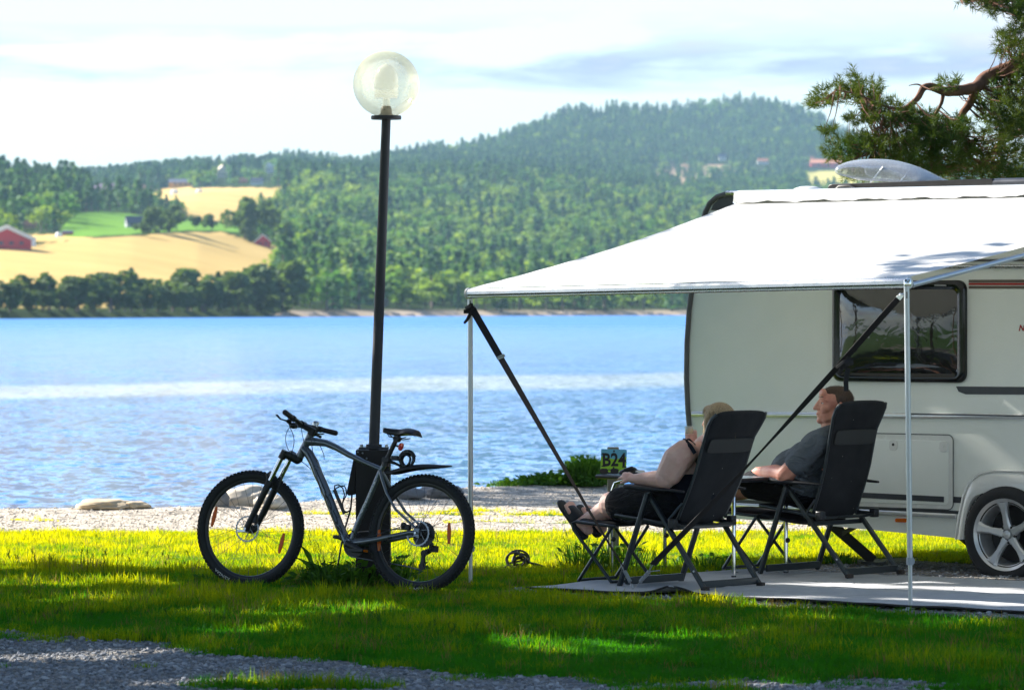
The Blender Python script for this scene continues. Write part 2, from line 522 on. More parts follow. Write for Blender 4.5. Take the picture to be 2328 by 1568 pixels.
def hill_pt(px, m):
    D = shoreD(px) * m
    x = (px - 1164) / F * D
    if m <= 1.0: return x, D, WZ - 1.0 + (m - 0.95) / 0.05 * 1.1
    z = CAMH - (hill_py(px, m) - 705) / F * D
    z += 3.0 * (m - 1) * vnoise(x * 0.004, D * 0.004, 1, 3) * min(1, (m - 1) * 6)
    return x, D, z
def inpoly(x, y, P):
    c = False; n = len(P); j = n - 1
    for i in range(n):
        if ((P[i][1] > y) != (P[j][1] > y)) and (x < (P[j][0] - P[i][0]) * (y - P[i][1]) / (P[j][1] - P[i][1] + 1e-9) + P[i][0]): c = not c
        j = i
    return c
WHEAT = [[(-900, 600), (0, 570), (130, 549), (350, 528), (500, 529), (560, 545), (632, 563), (620, 600), (560, 650), (400, 690), (200, 700), (-900, 700)],
         [(305, 458), (372, 432), (690, 422), (696, 432), (640, 444), (560, 502), (450, 497), (400, 472), (330, 469)],
         [(0, 552), (30, 528), (120, 528), (230, 541), (120, 549)]]
GREEN = [[(138, 520), (165, 482), (250, 480), (450, 500), (545, 512), (545, 526), (350, 525), (150, 538)], [(990, 366), (1020, 356), (1095, 352), (1095, 360)]]
CLEAR = [[(1480, 385), (1530, 374), (1700, 380), (1700, 400), (1560, 432), (1480, 420)]]
PALE = [[(1830, 392), (1925, 385), (2100, 396), (2100, 440), (1830, 440)]]
RED = [[(1835, 356), (1850, 362), (1925, 378), (2060, 384), (1925, 386), (1840, 372)]]
def landuse(px, py):
    if any(inpoly(px, py, P) for P in WHEAT): return (0.62, 0.44, 0.17)
    if any(inpoly(px, py, P) for P in GREEN): return (0.15, 0.30, 0.05)
    if any(inpoly(px, py, P) for P in CLEAR): return (0.42, 0.30, 0.19)
    if any(inpoly(px, py, P) for P in RED): return (0.42, 0.16, 0.13)
    if any(inpoly(px, py, P) for P in PALE): return (0.46, 0.42, 0.14)
    return None
def hills_mat():
    t = NT('hills'); b = t.bsdf
    at = t.new('ShaderNodeVertexColor'); at.layer_name = 'land'
    nz = t.noise(0.02, 6, 0.65, t.pos())
    t.put(b.inputs['Base Color'], t.mix(0.5, at.outputs[0], t.ramp(nz, [(0.3, (0.62, 0.6, 0.55)), (0.7, (1, 1, 1))]), 'MULTIPLY'))
    b.inputs['Roughness'].default_value = 1.0
    b.inputs['Specular IOR Level'].default_value = 0.0
    return t.m
pxs = np.concatenate([np.linspace(-3000, -120, 40), np.arange(-100, 2430, 9), np.linspace(2450, 5300, 40)])
ms = np.concatenate([[0.95, 0.99, 1.0, 1.01, 1.03], np.linspace(1.05, 3.6, 190), np.linspace(3.65, 6, 16)])
V = []; Cc = []
for m in ms:
    for px in pxs:
        x, y, z = hill_pt(px, m)
        V.append((x, y, z))
        if m < 1.03: Cc.append((0.40, 0.33, 0.26, 1) if px > 640 and m < 1.02 else (0.05, 0.07, 0.03, 1)); continue
        c = landuse(px, hill_py(px, m) + 2.5 * vnoise(px, hill_py(px, m), 0.05, 9)) if m < 3.6 and -900 < px < 3300 else None
        Cc.append((*c, 1) if c else (0.04, 0.065, 0.025, 1))
V = np.array(V); Cc = np.array(Cc)
nx, ny = len(pxs), len(ms)
ii = np.arange((ny - 1) * nx).reshape(ny - 1, nx)[:, :-1].ravel()
Q = np.stack([ii, ii + 1, ii + 1 + nx, ii + nx], 1)
hills = np_mesh('hills', V, Q, [hills_mat()], {'land': Cc}, smooth=True)
tag(hills, kind='structure')

# ------------------------------------------------------------------ far trees
def leaf_mat(name, c1, c2, trans, tw=0.35, instancer=True, nscale=2.0):
    t = NT(name); b = t.bsdf
    if instancer:
        a = t.new('ShaderNodeAttribute', attribute_type='INSTANCER', attribute_name='tint'); f = a.outputs['Fac']
    else:
        f = t.noise(nscale, 4, 0.6, t.coord('Object'))
        f = t.rng(f, 0.3, 0.7)
    col = t.ramp(f, [(0.0, c1), (1.0, c2)])
    b.inputs['Roughness'].default_value = 0.75
    b.inputs['Specular IOR Level'].default_value = 0.2
    t.put(b.inputs['Base Color'], col)
    tr = t.new('ShaderNodeBsdfTranslucent'); t.put(tr.inputs[0], t.mix(1.0, col, trans, 'MULTIPLY'))
    mxs = t.new('ShaderNodeMixShader'); mxs.inputs[0].default_value = tw
    t.l.new(b.outputs[0], mxs.inputs[1]); t.l.new(tr.outputs[0], mxs.inputs[2]); t.l.new(mxs.outputs[0], t.out.inputs['Surface'])
    return t.m
M_conifer = leaf_mat('conifer_foliage', (0.022, 0.085, 0.05), (0.085, 0.18, 0.055), (1.6, 1.6, 0.8), 0.25)
M_broad = leaf_mat('broadleaf_foliage', (0.060, 0.155, 0.035), (0.22, 0.32, 0.05), (1.6, 1.5, 0.7), 0.35)
M_trunk_far = simple('bark_far', (0.14, 0.11, 0.09), 0.9)

def leaf_cards(centers, sizes, r_, up_bias=0.0):
    n = len(centers)
    a = r_.normal(size=(n, 3)); a[:, 2] *= (1 - up_bias); a /= np.linalg.norm(a, axis=1)[:, None]
    b = r_.normal(size=(n, 3)); b -= (b * a).sum(1)[:, None] * a; b /= np.linalg.norm(b, axis=1)[:, None]
    s = sizes[:, None] * 0.5
    k = 0.6 + 0.5 * r_.random((n, 1))
    V = np.stack([centers - a * s, centers - b * s * k, centers + a * s, centers + b * s * k], 1).reshape(-1, 3)
    Q = np.arange(4 * n).reshape(n, 4)
    return V, Q
def far_tree_geo(kind, seed, ncard=150):
    """unit-height tree: crown points and cards plus a trunk"""
    r_ = np.random.default_rng(seed)
    P = []
    if kind == 'conifer':
        w = 0.16 + 0.04 * r_.random()
        for _ in range(ncard):
            h = 0.12 + 0.88 * r_.random() ** 1.15
            rad = w * (1 - h) ** 0.85 * (0.55 + 0.5 * r_.random()) + 0.008
            t = r_.random() * 6.283
            P.append((rad * math.cos(t), rad * math.sin(t), h - rad * 0.25))
        siz = 0.09 + 0.05 * r_.random(ncard)
    else:
        nl = 6
        L = [(0.14 * r_.normal(), 0.14 * r_.normal(), 0.38 + 0.42 * k / nl + 0.06 * r_.normal(), 0.15 + 0.06 * r_.random()) for k in range(nl)]
        for _ in range(ncard):
            l = L[r_.integers(nl)]
            d = r_.normal(size=3); d /= np.linalg.norm(d)
            q = l[3] * (0.7 + 0.35 * r_.random())
            P.append((l[0] + d[0] * q, l[1] + d[1] * q, min(1.0, l[2] + d[2] * q * 1.1)))
        siz = 0.11 + 0.06 * r_.random(ncard)
    V, Q = leaf_cards(np.array(P), np.array(siz), r_)
    # trunk: 4-sided tapered
    tv = np.array([(0.018 * sx * s, 0.018 * sy * s, z) for z, s in ((-0.03, 1.0), (0.75, 0.35)) for sx, sy in ((-1, -1), (1, -1), (1, 1), (-1, 1))])
    tq = np.array([(0, 1, 5, 4), (1, 2, 6, 5), (2, 3, 7, 6), (3, 0, 4, 7)])
    return V, Q, tv, tq
protos = []
for k in range(8):
    kd = 'conifer' if k < 4 else 'broad'
    V, Q, tv, tq = far_tree_geo(kd, 100 + k, 110)
    allV = np.concatenate([V, tv]); allQ = np.concatenate([Q, tq + len(V)])
    fm = np.concatenate([np.zeros(len(Q)), np.ones(len(tq))])
    protos.append(np_mesh('tree_shape_' + str(k), allV, allQ, [M_conifer if k < 4 else M_broad, M_trunk_far], link=False, fmat=fm))
fr = np.random.default_rng(5)
FARM = [(0, 566, 70), (66, 520, 18), (154, 528, 14), (245, 443, 34), (316, 441, 17), (424, 432, 42), (505, 402, 17), (611, 396, 13), (552, 420, 14), (584, 423, 17), (310, 518, 27), (597, 560, 24),
        (1642, 362, 12), (1734, 370, 15), (1880, 380, 42)]
P, RO, SCL, IDX, TI = [], [], [], [], []
for m0, m1, step in ((1.0, 1.5, 17), (1.5, 2.3, 14), (2.3, 2.9, 11), (2.9, 3.62, 8)):
    m = m0 + 0.012
    while m < m1:
        px = -700.0
        while px < 2640:
            x0 = px + fr.normal() * step * 0.35
            mm = m + fr.normal() * 0.015
            py = hill_py(x0, mm)
            px += step
            if mm < 1.012: continue
            if mm >= 3.61: continue
            if x0 > 1700 and py > 470 and fr.random() < 0.5: continue   # thinner where the caravan hides it
            if landuse(x0, py): 
                if not any(inpoly(x0, py, Pn) for Pn in CLEAR) or fr.random() > 0.35: continue
            if -80 < x0 < 640 and mm < 1.52 and py > 588 - (x0 - 540) * 0.2: continue       # lakeside trees are built one by one
            if -80 < x0 < 640 and mm < 1.52: 
                continue
            if x0 < 380 and 1.5 < mm < 1.92 and not (x0 < 20 and x0 > -60): 
                if py > 527: continue
            if 255 < x0 < 548 and 1.5 < mm < 1.97: continue
            if any(abs(x0 - fx_) < fw_ + 6 and -3 < py - fy_ < 32 for fx_, fy_, fw_ in FARM): continue
            x, y, z = hill_pt(x0, mm)
            n1 = vnoise(x, y, 0.012, 77)
            con = (fr.random() < (0.35 + 0.9 * n1 + (0.45 if mm > 2.3 else 0.0) + (0.3 if x0 < 330 and mm > 1.9 else 0)))
            hgt = (16 if con else 13) * (0.58 + 0.72 * fr.random())
            if 1.5 < mm < 2.3 and 330 < x0 < 640: hgt *= 0.75
            if 1.5 < mm < 2.0 and 560 < x0 < 720: hgt *= 0.7
            P.append((x, y, z)); RO.append((0, 0, fr.random() * 6.28)); s = hgt
            wd = s * (0.9 + 0.3 * fr.random()) * (1.55 if not con else 1.45)
            SCL.append((wd, wd, s)); IDX.append(fr.integers(0, 4) if con else fr.integers(4, 8))
            TI.append(min(1, max(0, 0.42 + 0.9 * n1 + 0.24 * fr.normal())))
        m += (0.045 if m < 1.5 else 0.045 if m < 2.3 else 0.04 if m < 2.9 else 0.026)
print('forest trees', len(P))
gn_scatter('distant_forest', np.array(P), protos, np.array(RO), np.array(SCL), np.array(IDX), np.array(TI), 'mixed spruce and birch forest covering the far hills')

# individual trees: the lakeside row on the left, the trees between the fields
M_con_i = leaf_mat('conifer_needles_near', (0.03, 0.07, 0.035), (0.08, 0.13, 0.045), (1.6, 1.6, 0.8), 0.25, False, 0.12)
M_bro_i = leaf_mat('broadleaf_leaves_near', (0.04, 0.09, 0.035), (0.13, 0.19, 0.05), (1.6, 1.5, 0.7), 0.35, False, 0.12)
tree_cache = {}
def far_tree(px, base_py, top_py, kind, wide, label, group):
    # find where on the slope its foot stands
    best = min((abs(hill_py(px, q) - base_py), q) for q in np.linspace(1.012, 2.9, 300))[1]
    x, y, z = hill_pt(px, best)
    h = (base_py - top_py) / F * y
    k = (kind, rnd.randrange(4))
    if k not in tree_cache:
        V, Q, tv, tq = far_tree_geo(kind, 300 + k[1] + (10 if kind == 'conifer' else 0), 420)
        cr = np_mesh('crown', V, Q, [M_con_i if kind == 'conifer' else M_bro_i], link=False)
        tr = np_mesh('trunk', tv, tq, [M_trunk_far], link=False)
        tree_cache[k] = (cr.data, tr.data)
        bpy.data.objects.remove(cr); bpy.data.objects.remove(tr)
    root = thing('conifer_tree' if kind == 'conifer' else 'broadleaf_tree', (x, y, z), label, 'tree', group, (0, 0, rnd.random() * 6.28))
    w_ = h * wide
    root.scale = (w_, w_, h)
    for nm, me in zip(('crown', 'trunk'), tree_cache[k]):
        o = bpy.data.objects.new(nm, me); COL.objects.link(o); o.parent = root
ORD = ['first', 'second', 'third', 'fourth', 'fifth', 'sixth', 'seventh', 'eighth', 'ninth', 'tenth', 'eleventh', 'twelfth', 'thirteenth',
       'fourteenth', 'fifteenth', 'sixteenth', 'seventeenth', 'eighteenth', 'nineteenth', 'twentieth']
LAKE = [(22, 636, 1), (70, 668, 1), (112, 617, 1), (146, 640, 1), (178, 622, 1), (214, 636, 1), (252, 610, 1), (298, 618, 0), (326, 646, 1), (360, 631, 1),
        (394, 655, 1), (426, 609, 1), (460, 636, 1), (496, 628, 0), (530, 614, 1), (562, 624, 1), (590, 608, 1), (618, 612, 0), (642, 604, 1)]
for k, (px, top, br) in enumerate(LAKE):
    far_tree(px, 716 + rnd.uniform(-4, 2), top, 'broad' if br else 'conifer', rnd.uniform(1.45, 1.9) if br else 1.25,
             'tall %s rising from the far lakeside row, %s from the left edge' % ('bushy dark green tree' if br else 'slender spruce', ORD[k]), 'trees along the far lake shore')
for k, px in enumerate(range(-10, 650, 37)):
    far_tree(px + rnd.uniform(-8, 8), 722, rnd.uniform(660, 684), 'broad', rnd.uniform(1.6, 2.1),
             'low waterside shrub at the foot of the far lakeside trees, %s from the left' % ORD[k], 'shrubs at the far waterline')
for k, (px, by, top, br) in enumerate([(340, 527, 476, 1), (362, 527, 462, 1), (384, 526, 464, 1), (402, 524, 484, 1), (322, 532, 500, 1), (446, 522, 488, 1), (481, 525, 484, 1)]):
    far_tree(px, by, top, 'broad', rnd.uniform(1.2, 1.5),
             ['round tree just left of centre in the clump beside the grey farmhouse', 'tallest left tree in the clump beside the grey farmhouse', 'tall tree at the middle of the farmhouse clump',
              'rightmost tree of the farmhouse clump', 'small tree in front of the grey farmhouse', 'small lone tree between the two wheat fields', 'bushy lone tree right of the smaller one between the wheat fields'][k], 'trees between the wheat fields')
for k, (px, by, top, br) in enumerate([(556, 545, 462, 1), (572, 548, 452, 1), (594, 538, 448, 1), (566, 552, 500, 1), (640, 560, 500, 1), (655, 572, 515, 1)]):
    far_tree(px, by, top, 'broad', rnd.uniform(0.9, 1.2),
             ['leftmost tall tree at the forest corner above the red cottage', 'second tall tree at the forest corner above the red cottage', 'broad tree right behind the red cottage',
              'short tree at the left of the red cottage', 'tree standing at the right of the red cottage', 'second tree to the right of the red cottage'][k], 'trees around the red cottage')

# ------------------------------------------------------------------ far buildings
M_red = simple('red_boards', (0.58, 0.045, 0.045), 0.7)
M_whiteb = simple('white_boards', (0.78, 0.77, 0.74), 0.6)
M_cream = simple('cream_boards', (0.66, 0.55, 0.38), 0.7)
M_ochre = simple('ochre_boards', (0.60, 0.34, 0.10), 0.7)
M_orange_r = simple('orange_tiles', (0.50, 0.20, 0.10), 0.7)
M_greyb = simple('grey_boards', (0.30, 0.31, 0.34), 0.7)
M_roofd = simple('slate_roof', (0.09, 0.10, 0.13), 0.5)
M_roofp = simple('violet_roof', (0.17, 0.10, 0.16), 0.6)
M_winf = simple('window_dark', (0.03, 0.035, 0.045), 0.2)
def house(px0, px1, by, eave, ridge, wall, roof, name, label, cat, gable=False, yaw=0.0, depth=None, trim=None, nwin=3):
    pc_ = (px0 + px1) / 2
    m = min((abs(hill_py(pc_, q) - by), q) for q in np.linspace(1.02, 3.55, 400))[1]
    x, y, z = hill_pt(pc_, m)
    s = y / F
    w = (px1 - px0) * s; he = (by - eave) * s; hr = (by - ridge) * s
    d = depth or w * 0.6
    root = thing(name, (x, y, z), label, cat, 'farm buildings on the far slope', (0, 0, R(yaw)))
    b = MB()
    if gable:   # ridge runs away from us, the gable shows
        b.prism([(-w / 2, -1.5), (w / 2, -1.5), (w / 2, he), (0, hr - 0.15), (-w / 2, he)], -d / 2, d / 2)
        b.build('wall', wall, root, smooth=False)
        r_ = MB()
        for sg in (-1, 1):
            r_.add([(sg * w * 0.56, -d * 0.54, he - 0.06 * hr), (0, -d * 0.54, hr), (0, d * 0.54, hr), (sg * w * 0.56, d * 0.54, he - 0.06 * hr),
                    (sg * w * 0.56, -d * 0.54, he - 0.06 * hr - 0.25), (0, -d * 0.54, hr - 0.25), (0, d * 0.54, hr - 0.25), (sg * w * 0.56, d * 0.54, he - 0.06 * hr - 0.25)],
                   [(0, 1, 2, 3), (7, 6, 5, 4), (0, 4, 5, 1), (3, 2, 6, 7), (0, 3, 7, 4), (1, 5, 6, 2)])
        ro = r_.build('roof', roof, root, smooth=False)
        if trim:
            tb = MB()
            for sg in (-1, 1): tb.bar((sg * w * 0.57, -d * 0.56, he - 0.07 * hr), (0, -d * 0.56, hr), 0.35, w * 0.07)
            tb.build('gable_board', trim, ro, smooth=False)
    else:
        b.prism([(-d / 2, -1.5), (d / 2, -1.5), (d / 2, he), (0, hr - 0.15), (-d / 2, he)], -w / 2, w / 2, Matrix.Rotation(R(90), 4, 'Z'))
        b.build('wall', wall, root, smooth=False)
        r_ = MB()
        for sg in (-1, 1):
            r_.add([(-w * 0.52, sg * d * 0.58, he - 0.1 * (hr - he)), (w * 0.52, sg * d * 0.58, he - 0.1 * (hr - he)), (w * 0.52, 0, hr), (-w * 0.52, 0, hr),
                    (-w * 0.52, sg * d * 0.58, he - 0.1 * (hr - he) - 0.25), (w * 0.52, sg * d * 0.58, he - 0.1 * (hr - he) - 0.25), (w * 0.52, 0, hr - 0.25), (-w * 0.52, 0, hr - 0.25)],
                   [(0, 1, 2, 3), (7, 6, 5, 4), (0, 4, 5, 1), (3, 2, 6, 7), (0, 3, 7, 4), (1, 5, 6, 2)])
        r_.build('roof', roof, root, smooth=False)
    for k in range(nwin):
        fx = (-0.5 + (k + 0.5) / nwin) * w * 0.8
        wv = MB().box((fx, -d / 2 - 0.04, he * 0.5), (w / nwin * 0.3, 0.08, he * 0.32))
        wf = wv.build('window', M_winf, root, smooth=False)
    return root
house(-60, 62, 566, 545, 519, M_red, M_roofd, 'barn', 'large red barn with a dark roof and white gable boards at the left edge', 'barn', True, 28, None, M_whiteb, 4)
house(50, 82, 520, 511, 501, M_ochre, M_orange_r, 'house', 'small ochre house half hidden by trees above the large red barn', 'house', False, 10)
house(142, 166, 528, 522, 518, M_red, M_roofd, 'shed', 'small dark red shed at the corner of the green field', 'shed', False, 0)
house(215, 276, 443, 432, 420, M_roofp, M_roofp, 'barn', 'long violet grey barn below the left wooded hill', 'barn', False, -8)
house(302, 331, 441, 432, 423, M_red, M_orange_r, 'house', 'red house with a reddish roof right of the violet barn', 'house', False, 6)
house(386, 462, 430, 420, 412, M_ochre, M_roofd, 'farmhouse', 'long ochre farm building at the top of the upper wheat field', 'house', False, 0, nwin=5)
house(490, 519, 402, 389, 374, M_cream, M_cream, 'house', 'cream house up among the trees of the left ridge', 'house', True, 20)
house(601, 621, 396, 380, 372, M_whiteb, M_whiteb, 'house', 'narrow white house high on the left ridge', 'house', True, -10)
house(541, 563, 420, 412, 404, M_red, M_orange_r, 'barn', 'small red barn at the far end of the upper wheat field', 'barn', False, 0)
house(570, 598, 423, 414, 406, M_whiteb, M_roofd, 'cottage', 'low white cottage beside the small red barn', 'house', False, 0)
house(286, 334, 518, 507, 492, M_greyb, M_roofd, 'farmhouse', 'grey farmhouse beside the clump of trees on the green field', 'house', False, 15)
house(580, 614, 560, 549, 535, M_red, M_whiteb, 'cottage', 'small red cottage with a white gabled roof at the wheat field edge', 'cottage', True, 8, None, M_whiteb, 2)
house(1634, 1650, 362, 354, 347, M_whiteb, M_roofd, 'house', 'small white house left of the red strip on the big hill', 'house', False, 0)
house(1722, 1746, 370, 363, 357, M_whiteb, M_orange_r, 'house', 'small white house with a red roof below the big hill', 'house', False, 0)
house(1842, 1918, 380, 370, 362, M_red, M_orange_r, 'barn', 'long low red barn beside the pale field under the big hill', 'barn', False, 0)
M_silo = simple('white_sheet', (0.82, 0.82, 0.80), 0.4)
def blob(px, by, w, h, label, cat='tank'):
    m = min((abs(hill_py(px, q) - by), q) for q in np.linspace(1.02, 3.55, 400))[1]
    x, y, z = hill_pt(px, m); s = y / F
    b = MB().lathe([(0.01, 0), (w * s * 0.5, 0), (w * s * 0.5, h * s * 0.75), (w * s * 0.38, h * s * 0.93), (0.01, h * s)], (0, 0, 0), n=16)
    o = b.build('storage_tank', M_silo, None); o.location = (x, y, z - 0.5)
    tag(o, label, cat, 'white tanks by the farms')
blob(70, 562, 22, 22, 'white domed tank at the right end of the large red barn')
blob(134, 533, 15, 13, 'small white tank beside the small dark red shed')
blob(397, 440, 18, 12, 'white tank below the left end of the long ochre farm building')
blob(453, 435, 16, 10, 'white tank below the right end of the long ochre farm building')
# shore rocks of the far side
rb = MB()
for k in range(260):
    px = 560 + 1080 * rnd.random() ** 0.8; m = 1.0 + 0.012 * rnd.random()
    x, y, z = hill_pt(px, m + 0.006); r_ = rnd.uniform(0.6, 1.9)
    rb.ball((x, y - rnd.random() * 8, WZ + 0.4 * rnd.random()), r_, 6, 4, (1.6, 1, 0.7))
o = rb.build('shore_rocks', simple('far_rock', (0.45, 0.36, 0.29), 0.9), None, smooth=False)
tag(o, 'pale boulders scattered along the far waterline', kind='stuff')

# ------------------------------------------------------------------ haze
t = NT('haze'); t.n.remove(t.bsdf)
pv = t.new('ShaderNodeVolumePrincipled'); pv.inputs['Color'].default_value = (0.45, 0.72, 1.0, 1)
pv.inputs['Density'].default_value = 0.00004; pv.inputs['Anisotropy'].default_value = 0.2
t.l.new(pv.outputs[0], t.out.inputs['Volume'])
hz = MB().box((0, 4000, 195), (12000, 9000, 410)).build('haze', t.m, None, smooth=False)
tag(hz, kind='stuff')

# ------------------------------------------------------------------ lawn
def grass_mat(name, lo_, hi_, tl, tw=0.5):
    return leaf_mat(name, lo_, hi_, tl, tw)
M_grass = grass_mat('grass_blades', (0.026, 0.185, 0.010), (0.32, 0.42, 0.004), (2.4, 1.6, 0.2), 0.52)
M_dry = grass_mat('dry_grass', (0.20, 0.15, 0.05), (0.32, 0.25, 0.09), (1.4, 1.2, 0.8), 0.4)
def tuft(name, n, rad, hmin, hmax, wid, lean, seed, mat, wide=False):
    r_ = np.random.default_rng(seed)
    V, T = [], []
    for k in range(n):
        a, q = r_.random() * 6.283, rad * math.sqrt(r_.random())
        bx, by = q * math.cos(a), q * math.sin(a)
        h = r_.uniform(hmin, hmax); w = wid * r_.uniform(0.7, 1.3) / 2
        t_ = r_.random() * 6.283; cx, sx = math.cos(t_) * w, math.sin(t_) * w
        l = lean * h * r_.random(); la = r_.random() * 6.283; lx, ly = math.cos(la) * l, math.sin(la) * l
        b = len(V)
        wf = 1.3 if wide else 0.8
        V += [(bx - cx, by - sx, -0.01), (bx + cx, by + sx, -0.01),
              (bx - cx * wf + lx * 0.35, by - sx * wf + ly * 0.35, h * 0.55), (bx + cx * wf + lx * 0.35, by + sx * wf + ly * 0.35, h * 0.55),
              (bx + lx, by + ly, h * (1 - 0.25 * l / h))]
        T += [(b, b + 1, b + 3), (b, b + 3, b + 2), (b + 2, b + 3, b + 4)]
    return np_mesh(name, np.array(V), np.array(T), [mat], link=False)
gp = [tuft('tuft_%d' % k, 34, 0.075, 0.018, 0.045, 0.0042, 0.9, 40 + k, M_grass) for k in range(4)]
gp += [tuft('tuft_%d' % (4 + k), 26, 0.07, 0.03, 0.085, 0.0045, 0.9, 50 + k, M_grass) for k in range(3)]
gp += [tuft('tuft_7', 9, 0.06, 0.012, 0.032, 0.022, 1.3, 60, M_grass, True)]       # clover and plantain leaves
gp += [tuft('tuft_8', 12, 0.06, 0.03, 0.10, 0.003, 0.8, 61, M_dry)]
P, RO, SCL, IDX, TI = [], [], [], [], []
gr = np.random.default_rng(21)
y = 18.6
while y < 39.5:
    hw = 0.135 * y * 1.06 + 0.3
    step = 0.062 if y < 30 else 0.085
    n = int(2 * hw / step)
    for k in range(n):
        xx = -hw + (k + gr.random()) * step; yy = y + gr.random() * step
        c = cover(xx, yy)
        if yy > 34.5 and gr.random() < 0.35: continue
        if gr.random() < (c - 0.25) * 1.7 or c > 0.85: continue
        if yy > shore(xx) - 0.5: continue
        a_, n_ = an(xx, yy)
        if -1.75 < a_ < 6 and -3.35 < n_ < -0.3: continue
        n1 = vnoise(xx, yy, 0.7, 51); n2 = vnoise(xx, yy, 2.6, 61)
        u = gr.random()
        if u < 0.60 - 0.5 * n2: i_ = gr.integers(0, 4)
        elif u < 0.90: i_ = gr.integers(4, 7)
        elif u < 0.965: i_ = 7
        else: i_ = 8
        s = (0.85 + 0.5 * gr.random() + 0.5 * max(0, n2)) * (1.0 - 0.45 * c)
        if yy > 29: s *= 0.8
        P.append((xx, yy, gz(xx, yy))); RO.append((0, 0, gr.random() * 6.28)); SCL.append((s, s, s * (0.85 + 0.4 * n1))); IDX.append(i_)
        TI.append(min(1, max(0, 0.0 + 0.072 * (yy - 22.6) + 0.4 * n1 + 0.5 * n2 + 0.2 * gr.normal() + (0.2 if c > 0.2 else 0))))  # yellower with distance: shaded and sunlit lawn tones put into the blade colour
    y += step
print('grass tufts', len(P))
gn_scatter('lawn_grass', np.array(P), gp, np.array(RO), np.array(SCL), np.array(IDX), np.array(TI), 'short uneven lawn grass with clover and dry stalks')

# ------------------------------------------------------------------ gravel
def stone_mat(name, a, b_):
    t = NT(name); at = t.new('ShaderNodeAttribute', attribute_type='INSTANCER', attribute_name='tint')
    c = t.ramp(at.outputs['Fac'], [(0.0, a), (0.6, tuple((p_ + q_) / 2 for p_, q_ in zip(a, b_))), (1.0, b_)])
    t.put(t.bsdf.inputs['Base Color'], t.mix(0.6, c, t.ramp(t.noise(90, 5, 0.7, t.coord('Object')), [(0.3, (0.7, 0.7, 0.7)), (0.7, (1, 1, 1))]), 'MULTIPLY'))
    t.bsdf.inputs['Roughness'].default_value = 0.9
    return t.m
M_st1 = stone_mat('grey_gravel', (0.15, 0.165, 0.19), (0.52, 0.53, 0.56))
M_st2 = stone_mat('sandy_gravel', (0.52, 0.45, 0.37), (0.76, 0.69, 0.60))
def pebble(name, seed, mat):
    bm = bmesh.new(); bmesh.ops.create_icosphere(bm, subdivisions=1, radius=0.5)
    r_ = random.Random(seed)
    for v in bm.verts: v.co *= r_.uniform(0.72, 1.2)
    bmesh.ops.scale(bm, vec=(1.25, 0.95, 0.62), verts=bm.verts)
    me = bpy.data.meshes.new(name); bm.to_mesh(me); bm.free(); me.materials.append(mat)
    return bpy.data.objects.new(name, me)
sp = [pebble('pebble_%d' % k, k, M_st1) for k in range(5)] + [pebble('pebble_%d' % (5 + k), 20 + k, M_st2) for k in range(4)]
P, RO, SCL, IDX, TI = [], [], [], [], []
def stones(n, x0, x1, y0, y1, smin, smax, kind):
    for _ in range(n):
        xx, yy = gr.uniform(x0, x1), gr.uniform(y0, y1)
        if abs(xx) > 0.135 * yy + 0.3: continue
        c = cover(xx, yy)
        if gr.random() > (c - 0.3) * 1.8: continue
        if yy > shore(xx) + 1.0: continue
        s = smin + (smax - smin) * gr.random() ** 4
        P.append((xx, yy, gz(xx, yy) + s * 0.12)); RO.append((gr.normal() * 0.3, gr.normal() * 0.3, gr.random() * 6.28)); SCL.append((s, s, s))
        IDX.append(gr.integers(0, 5) if kind == 0 else gr.integers(5, 9)); TI.append(min(1, max(0, 0.45 + 0.28 * gr.normal())))
stones(68000, -3.6, 3.6, 18.6, 24.6, 0.007, 0.034, 0)
stones(9000, -0.6, 4.2, 23.6, 30, 0.010, 0.035, 0)
stones(30000, -5.2, 5.2, 33.4, 43, 0.008, 0.030, 1)
print('stones', len(P))
gn_scatter('gravel', np.array(P), sp, np.array(RO), np.array(SCL), np.array(IDX), np.array(TI), 'loose grey and sandy gravel stones')

# ------------------------------------------------------------------ boulders on the beach
def boulder(px, py, d, sx, sy, sz, mat, label, seed, sink=0.25):
    bm = bmesh.new(); bmesh.ops.create_icosphere(bm, subdivisions=4, radius=0.5)
    for v in bm.verts:
        n = v.co.normalized()
        v.co = n * 0.5 * (1 + 0.30 * mnoise.noise(n * 1.3 + Vector((seed, 0, 0))) + 0.12 * mnoise.noise(n * 3.5 + Vector((0, seed, 0))) + 0.04 * mnoise.noise(n * 11 + Vector((0, seed, 0))))
    bmesh.ops.scale(bm, vec=(sx, sy, sz), verts=bm.verts)
    me = bpy.data.meshes.new('boulder'); bm.to_mesh(me); bm.free(); me.materials.append(mat)
    for p in me.polygons: p.use_smooth = True
    o = bpy.data.objects.new('boulder', me); COL.objects.link(o)
    w = W(px, py, d); o.location = (w.x, w.y, gz(w.x, w.y) + sz * (0.5 - sink))
    tag(o, label, 'boulder', 'boulders on the beach')
M_bl = simple('pale_rock', (0.52, 0.46, 0.38), 0.9, var=0.25, nscale=3, bump=0.6, bscale=25)
M_bd = simple('dark_rock', (0.16, 0.16, 0.165), 0.9, var=0.25, nscale=3, bump=0.6, bscale=25)
M_bo = simple('ochre_rock', (0.50, 0.40, 0.27), 0.9, var=0.25, nscale=3, bump=0.6, bscale=25)
boulder(562, 1142, 37.6, 0.52, 0.6, 0.26, M_bl, 'large pale boulder seen through the front wheel of the bicycle', 3.1)
boulder(612, 1152, 37.4, 0.32, 0.4, 0.14, M_bl, 'low pale boulder right of the large one behind the front wheel', 5.2)
boulder(497, 1148, 37.2, 0.17, 0.2, 0.20, M_bd, 'small dark grey stone left of the large pale boulder', 7.7)
boulder(240, 1168, 36.9, 0.50, 0.5, 0.11, M_bo, 'flat ochre rock at the waterline on the left', 9.4)
